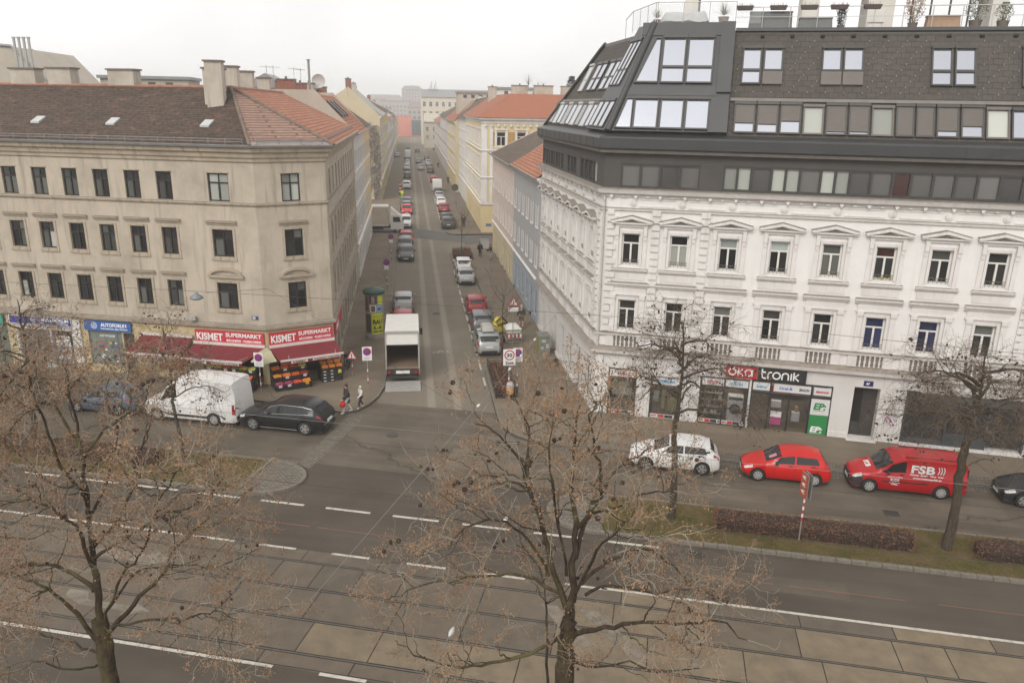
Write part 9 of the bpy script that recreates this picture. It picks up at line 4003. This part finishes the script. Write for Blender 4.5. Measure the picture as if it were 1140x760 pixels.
# left rack on the avenue side
T3 = ((0.0,0.34),(0.46,0.72),(0.92,1.12))
rack('black three-tier fruit rack on the avenue side behind the tilted no-stopping sign',F_LA,-3.55,-0.35,2.0,T3,3)
rows3 = (('cucumbers','cucumbers','green apples','lemons','potatoes','potatoes'),('red apples','tomatoes','tomatoes','tangerines','red apples','peppers'),('pears','lemons','peppers','green apples','lemons','pears'))
for k,((bo,z),kinds) in enumerate(zip(T3,rows3)):
 for i,kd in enumerate(kinds):
  crate('crate of %s, %s tier of the avenue-side rack, %s' % (kd,tn[k],ords[i]),kd,F_LA,-3.28 + 0.53 * i,2.0 - bo - 0.23,z + 0.06,tilt=0.22,tagm=(1,0,1,1,0,1)[i] if k != 1 else (i == 3) * 1)
# middle rack on the slanted corner
T4 = ((0.0,0.30),(0.44,0.66),(0.88,1.02),(1.3,1.36))
rack('black stepped fruit rack on the slanted corner between the two awning halves',F_LC,0.0,2.15,1.55,T4,4)
tn4 = ('bottom','second','third','top')
rows4 = (('radishes','radishes','tomatoes','oranges'),('tangerines','oranges','peppers','red apples'),('oranges','peppers','tomatoes','lemons'),('oranges','tangerines','peppers','lemons'))
for k,((bo,z),kinds) in enumerate(zip(T4,rows4)):
 for i,kd in enumerate(kinds):
  crate('crate of %s, %s tier of the slanted-corner rack, %s' % (kd,tn4[k],ords[i]),kd,F_LC,0.28 + 0.53 * i,1.55 - bo - 0.23,z + 0.06,tilt=0.24,tagm=(1,1,0,2)[i] if k == 0 else (1 if i % 2 else 0))
# stacked black crates with oranges on top, right of the entrance
for r_ in range(3):
 for c_ in range(3):
  crate('%s crate of oranges in the %s row on the black crate stack' % (('left','middle','right')[c_],('front','second','back')[r_]),'oranges' if (r_ + c_) % 2 == 0 else 'tangerines',F_LC,3.12 + 0.44 * c_,0.95 - 0.42 * r_,0.92 + 0.14 * r_,0.42,0.40,0.30,0)
t = thing('crate_stack','stack of empty black crates carrying the oranges right of the shop entrance','crate stack',F_LC(3.55,0.6,0.12),F_LC.phi,None)
b = MB()
for c_ in range(3):
 for k in range(4):
  x = -0.65 + 0.44 * c_
  b.box(x,x + 0.42,-0.52,0.55,0.01 + 0.2 * k,0.19 + 0.2 * k)
b.build('crates',CRATE,t,True)
b = MB()
for c_ in range(2):
 for k in range(4):
  x = -0.56 + 0.44 * c_
  b.box(x,x + 0.16,-0.53,-0.522,0.07 + 0.2 * k,0.12 + 0.2 * k)
b.build('grip_holes',TAG,t,True)
b = MB()
b.box(0.35,0.55,-0.54,-0.532,0.5,0.72)
b.build('price_tag',TAGY,t,True)

# barrier beacons by the worker
for i,y in enumerate((150.5,158.5)):
 t = thing('warning_beacon',('nearer','farther')[i] + ' red and white barrier post on the far left pavement by the worker','barrier',(-1.9 - 0.15 * i,y,0.12))
 b = MB()
 for k in range(5):
  b.box(-0.25,0.25,-0.04,0.04,0.15 + 0.28 * k,0.43 + 0.28 * k,k % 2)
 b.box(-0.35,0.35,-0.2,0.2,0,0.15,2)
 b.build('board',[SRED,SWHITE,CRATE],t,True)
t = thing('round_mirror','small dark round sign on a thin pole past the dark off-roader','road sign',(7.0,124,0.12))
pole_mesh(t,4.2,0.05,False)
b = MB()
disc(b,0,4.0,0.55,-0.06,-0.03)
b.build('disc',mat('dark_green_disc',(0.05,0.06,0.045),0.5,0.1,4),t,True)
t = thing('street_cabinet','low pale box at the pink house corner by the crossing','cabinet',(8.7,92.0,0.12))
b = MB()
b.box(-0.5,0.5,-0.3,0.3,0,1.0)
b.build('body',mat('pale_box',(0.42,0.42,0.40),0.6,0.1,4),t,True)
b = MB()
b.box(-0.54,0.54,-0.34,0.34,1.0,1.06)
b.build('lid',GREYB,t,True)

# ------------------------------------------------------------------ overhead wires
WIRE = mat('wire_dark',(0.05,0.047,0.044),0.6,0.05,4)
WIREP = mat('wire_pale',(0.22,0.21,0.195),0.5,0.05,4)
INSU = mat('insulator_white',(0.60,0.59,0.56),0.4,0.05,4)

def wire(label,pts,r=0.012,m=WIRE,sag=0.0,ins=(),group='overhead wires'):
 P = [Vector(p) for p in pts]
 t = thing('overhead_wire',label,'wire',P[0],0,group)
 b = MB()
 Q = []
 for i in range(len(P) - 1):
  n = 12
  for k in range(n):
   f = k / n
   q = P[i].lerp(P[i + 1],f)
   q.z -= sag * 4 * f * (1 - f)
   Q.append(q)
 Q.append(P[-1])
 b.tube(Q,r,4)
 b.build('cable',m,t)
 if ins:
  b = MB()
  for f in ins:
   k = f * (len(Q) - 1)
   i = min(len(Q) - 2,int(k))
   q = Q[i].lerp(Q[i + 1],k - i)
   d = (Q[i + 1] - Q[i]).normalized() * 0.14
   b.tube([q - d,q - d * 0.3,q,q + d * 0.3,q + d],[0.02,0.05,0.055,0.05,0.02],6)
  b.build('insulators',INSU,t)
 return t

def zpt(px,py,z):
 v = CAMR @ Vector(((px - 570) / FPX,(py - 380) / FPX,1.0))
 k = (z - H) / v.z
 return Vector((v.x * k,v.y * k,z))

wire('contact wire over the nearer tram track',[av(-60,19.4,5.5),av(60,19.4,5.5)],0.009)
wire('contact wire over the farther tram track',[av(-60,22.58,5.5),av(60,22.58,5.5)],0.009)
wire('pale carrying wire above the farther tram track, crossing the red van',[av(-60,22.58,6.15),av(60,22.58,6.15)],0.007,WIREP)
wire('span wire with white insulators crossing the middle of the junction',[zpt(345,668,6.3),zpt(640,325,7.4)],0.009,WIREP,0.05,(0.42,0.56,0.62,0.70))
wire('span wire with an insulator behind the middle foreground tree',[zpt(455,800,6.3),zpt(575,552,6.6)],0.010,WIREP,0.03,(0.3,0.85))
wire('long wire carrying the hanging lamp along the house fronts',[at_t(-60,311,37.6),at_t(218,324,37.6),at_t(560,344,37.2),at_t(815,361,36.6),at_t(1200,400,36.6)],0.010,WIRE)
wire('pale cable running from the hanging lamp down to the left',[at_t(216,328,37.6),at_t(30,418,31)],0.009,WIREP)
wire('wire crossing low in front of the yellow shop wall',[at_t(-50,382,36.2),at_t(205,403,36.2),at_t(340,440,34)],0.008,WIRE)
wire('stay wire from the anchor on the slanted corner to the left',[F_LC(0.25,0.02,6.05),at_t(230,326,37.6)],0.010)
wire('stay wire from the anchor on the slanted corner to the right',[F_LC(0.3,0.02,6.05),zpt(540,470,6.4)],0.008)
t = thing('hanging_lamp','grey saucer-shaped street lamp hanging from the wire before the beige corner house','street lamp',at_t(218,324,37.6))
b = MB()
b.lathe((0,0,-0.42),((0.0,0.34),(0.10,0.33),(0.14,0.22),(0.34,0.10),(0.36,0.0),(0.30,-0.02)),18)
b.build('shade',mat('lamp_shade_grey',(0.19,0.21,0.22),0.5,0.1,4),t,True)
b = MB()
b.lathe((0,0,-0.42),((0.30,-0.01),(0.22,-0.07),(0.0,-0.10)),14)
b.build('bowl',mat('lamp_bowl',(0.45,0.45,0.43),0.3,0.05,4),t,True)
b = MB()
b.tube([(0,0,-0.1),(0,0,0.02)],0.02,6)
b.build('hook',POLE,t,True)

# ------------------------------------------------------------------ people
SKIN = mat('skin',(0.48,0.29,0.21),0.6,0.06,8)

def skinned(name,joints,edges,radii,m,parent,sub=2):
 """grow one continuous surface over a skeleton of joints"""
 me = bpy.data.meshes.new(name)
 ks = list(joints)
 ix = {k: i for i,k in enumerate(ks)}
 me.from_pydata([joints[k] for k in ks],[(ix[a],ix[c]) for a,c in edges],[])
 o = bpy.data.objects.new(name,me)
 COL.objects.link(o)
 md = o.modifiers.new('skin','SKIN')
 md.use_smooth_shade = True
 if not me.skin_vertices:
  raise RuntimeError('no skin layer')
 lay = me.skin_vertices[0].data
 for k in ks:
  r = radii[k]
  lay[ix[k]].radius = r if isinstance(r,tuple) else (r,r)
 lay[0].use_root = True
 s = o.modifiers.new('sub','SUBSURF')
 s.levels = sub
 s.render_levels = sub
 dg = bpy.context.evaluated_depsgraph_get()
 dg.update()
 new = bpy.data.meshes.new_from_object(o.evaluated_get(dg))
 COL.objects.unlink(o)
 bpy.data.objects.remove(o)
 bpy.data.meshes.remove(me)
 new.name = name
 new.materials.clear()
 new.materials.append(m)
 for p in new.polygons:
  p.use_smooth = True
 r = bpy.data.objects.new(name,new)
 COL.objects.link(r)
 r.parent = parent
 return r

def person(label,x,y,heading,h=1.72,stride=0.5,top=None,legs=None,hair=None,shoe=None,coat=0.0,bag=None,hat=None,arm=(0.25,-0.2),z=0.12,elbow=0.3,shorts=False):
 """front is +x before turning; stride in metres between the feet"""
 t = thing('person',label,'person',(x,y,z),heading)
 k = h / 1.72
 hp,kn,an = 0.90 * k,0.49 * k,0.085 * k
 st = stride / 2
 J,E,R = {},[],{}

 def jt(n,p,r,a=None):
  J[n] = Vector(p)
  R[n] = r
  if a:
   E.append((a,n))
 jt('pelvis',(0,0,hp + 0.04 * k),(0.125 * k,0.10 * k))
 jt('waist',(0.01,0,1.08 * k),(0.115 * k,0.09 * k),'pelvis')
 jt('chest',(0.015,0,1.28 * k),(0.135 * k,0.10 * k),'waist')
 jt('neck',(0.02,0,1.45 * k),0.055 * k,'chest')
 jt('jaw',(0.045 * k,0,1.535 * k),(0.062 * k,0.066 * k),'neck')
 jt('head',(0.035 * k,0,1.62 * k),(0.078 * k,0.088 * k),'jaw')
 jt('crown',(0.025 * k,0,1.70 * k),0.05 * k,'head')
 jt('nose',(0.135 * k,0,1.595 * k),0.013 * k,'head')
 for sd,n,ph,sw in ((1,'l',1,arm[0]),(-1,'r',-1,arm[1])):
  jt('hip' + n,(0,sd * 0.09 * k,hp - 0.02),0.085 * k,'pelvis')
  fx = ph * st
  kx = fx * 0.55 + 0.06 * k
  lift = 0.05 * k if fx < 0 else 0.0
  jt('knee' + n,(kx if fx > 0 else fx * 0.35 + 0.05,sd * 0.095 * k,kn),0.058 * k,'hip' + n)
  jt('ankle' + n,(fx,sd * 0.095 * k,an + lift),0.038 * k,'knee' + n)
  jt('heel' + n,(fx - 0.03 * k,sd * 0.095 * k,0.045 * k + lift * 0.9),0.036 * k,'ankle' + n)
  jt('toe' + n,(fx + 0.17 * k,sd * 0.105 * k,0.03 * k),0.028 * k,'ankle' + n)
  jt('sh' + n,(0.01,sd * 0.19 * k,1.385 * k),0.06 * k,'chest')
  ex,wx_ = sw * 0.55,sw + elbow * 0.5
  jt('el' + n,(ex * 0.6,sd * 0.235 * k,1.12 * k),0.043 * k,'sh' + n)
  jt('wr' + n,(wx_ * 0.8,sd * 0.235 * k,0.88 * k + abs(elbow) * 0.12),0.028 * k,'el' + n)
  wv = J['wr' + n]
  dn = (wv - J['el' + n]).normalized()
  jt('pa' + n,wv + dn * 0.07 * k,(0.034 * k,0.018 * k),'wr' + n)
  fw = Vector((1,0,0.2)).normalized()
  for f in range(4):
   b0 = J['pa' + n] + fw * (0.024 - 0.016 * f) * k + dn * 0.015 * k
   L = (0.055,0.062,0.058,0.045)[f] * k
   jt('f%d' % f + n,b0 + dn * L * 0.6,0.0095 * k,'pa' + n)
   jt('g%d' % f + n,b0 + dn * L + Vector((0.0,-sd * 0.018,0)) * k,0.0075 * k,'f%d' % f + n)
  jt('th' + n,wv + dn * 0.045 * k + fw * 0.045 * k,0.010 * k,'pa' + n)
  jt('ti' + n,wv + dn * 0.085 * k + fw * 0.058 * k,0.008 * k,'th' + n)
 skinned('body',J,E,R,SKIN,t)
 # clothes follow the same joints, a little fuller
 g = 0.020 * k

 def sub(names,grow,nm,m,extra=()):
  j = {n: J[n] for n in names}
  r = {}
  for n in names:
   q = R[n]
   q = q if isinstance(q,tuple) else (q,q)
   r[n] = (q[0] + grow,q[1] + grow)
  e = [(a,c) for a,c in E if a in j and c in j]
  for n,p,rad,a in extra:
   j[n] = Vector(p)
   r[n] = rad
   e.append((a,n))
  return skinned(nm,j,e,r,m,t,2)
 leg = ['pelvis','hipl','hipr','kneel','kneer'] + ([] if shorts else ['anklel','ankler'])
 sub(leg,g * 0.9,'trousers',legs)
 ex = ()
 if coat > 0:
  ex = (('hem',(0.0,0,hp + 0.04 * k - coat),(0.20 * k,0.18 * k),'pelvis'),)
 sub(['pelvis','waist','chest','shl','shr','ell','elr','wrl','wrr'],g * (2.9 if coat > 0.2 else 1.5),'coat' if coat > 0 else 'jacket',top,ex)
 for n in 'lr':
  a,h_,to = J['ankle' + n],J['heel' + n],J['toe' + n]
  skinned('shoe',{'a': (a + h_) / 2 + Vector((0,0,0.01)),'h': h_,'t': to,'m': (h_ + to) / 2},[('h','a'),('h','m'),('m','t')],{'a': 0.048 * k,'h': 0.046 * k,'m': 0.046 * k,'t': 0.036 * k},shoe or SBLACK,t,1)
 hc = J['head']
 b = MB()
 b.ball((hc.x - 0.018 * k,0,hc.z + 0.03 * k),0.108 * k,12,8,0,(0.98,0.86,0.98))
 b.ball((hc.x - 0.05 * k,0,hc.z - 0.03 * k),0.082 * k,10,7,0,(0.7,0.95,1.0))
 b.build('hat' if hat else 'hair',hat or hair or SBLACK,t,True)
 b = MB()
 for sd in (1,-1):
  b.ball((hc.x + 0.083 * k,sd * 0.032 * k,hc.z + 0.005 * k),0.011 * k,6,4)
 b.build('eyes',SBLACK,t,True)
 return t,J

def cloth(n,c):
 return mat('cloth_' + n,c,0.9,0.15,8)

t,J = person('woman in a dark coat and pale trousers carrying a red bag, walking beside a child',-3.72,40.55,radians(200),1.68,0.52,cloth('dark',(0.035,0.030,0.028)),cloth('pale',(0.50,0.49,0.50)),mat('hair_brown',(0.06,0.035,0.025),0.8,0.2,8),SWHITE,coat=0.38,z=0.125)
w = J['wrl']
b = MB()
b.lathe((w.x,w.y,w.z - 0.42),((0.02,0),(0.15,0.02),(0.165,0.14),(0.13,0.27),(0.03,0.30)),12,0)
bag = thing('shopping_bag','red shopping bag held by the woman in the dark coat','bag',(0,0,0))
bag.location = (t.location.x,t.location.y,t.location.z)
bag.rotation_euler = t.rotation_euler
b.build('bag_body',cloth('bag_red',(0.45,0.025,0.02)),bag,True)
b = MB()
for dy in (-0.03,0.03):
 b.tube([(w.x - 0.07,w.y + dy,w.z - 0.15),(w.x,w.y + dy * 0.4,w.z - 0.055),(w.x + 0.07,w.y + dy,w.z - 0.15)],0.008,5)
b.build('handles',cloth('bag_red',(0.45,0.025,0.02)),bag,True)
person('child in a white jacket and white cap with dark trousers near the kerb corner',-3.02,41.25,radians(215),1.28,0.40,cloth('white',(0.60,0.58,0.55)),cloth('navy',(0.03,0.03,0.04)),None,SWHITE,hat=cloth('cap_white',(0.62,0.60,0.57)))
person('person in black standing behind the white hatchback at the planted beds',7.65,86.0,radians(-60),1.75,0.1,cloth('black',(0.02,0.02,0.022)),cloth('black',(0.02,0.02,0.022)),coat=0.35)
person('person in a dark jacket and grey trousers standing near the pink house before the crossing',8.75,84.6,radians(190),1.78,0.12,cloth('dark',(0.035,0.030,0.028)),cloth('grey',(0.30,0.30,0.32)),arm=(0.3,0.3),elbow=0.8)
person('person in dark clothes walking by the yellow corner house past the crossing',7.35,108.5,radians(95),1.78,0.5,cloth('dark',(0.035,0.030,0.028)),cloth('black',(0.02,0.02,0.022)))
t,J = person('man in a green jacket and brown shorts walking away beside the white house',8.3,56.9,radians(95),1.80,0.35,cloth('green',(0.035,0.055,0.045)),cloth('brown',(0.14,0.085,0.06)),None,None,hat=cloth('cap_grey',(0.45,0.44,0.42)),shorts=True)
person('worker in a bright yellow vest standing at the far left pavement edge',-1.55,142.6,radians(100),1.82,0.15,cloth('hivis',(0.55,0.68,0.04)),cloth('hivis_legs',(0.45,0.55,0.05)),coat=0.1)
person('person in dark clothes by the wall of the narrow yellow house',8.2,172.0,radians(90),1.76,0.4,cloth('dark',(0.035,0.030,0.028)),cloth('black',(0.02,0.02,0.022)))
person('distant person in dark clothes farther up the right pavement',7.6,215.0,radians(-90),1.76,0.4,cloth('dark',(0.035,0.030,0.028)),cloth('black',(0.02,0.02,0.022)))

# ------------------------------------------------------------------ the damp winter air
b = MB()
b.box(-950,950,-150,1500,-3.0,48.0)
hz = b.build('haze',bpy.data.materials.new('haze_air'),None)
hz['kind'] = 'stuff'
hm = hz.data.materials[0]
hm.use_nodes = True
hm.node_tree.nodes.clear()
ho = hm.node_tree.nodes.new('ShaderNodeOutputMaterial')
pv = hm.node_tree.nodes.new('ShaderNodeVolumePrincipled')
pv.inputs['Color'].default_value = (0.99,0.995,1.0,1)
pv.inputs['Density'].default_value = 0.00085
pv.inputs['Anisotropy'].default_value = 0.3
hm.node_tree.links.new(pv.outputs['Volume'],ho.inputs['Volume'])
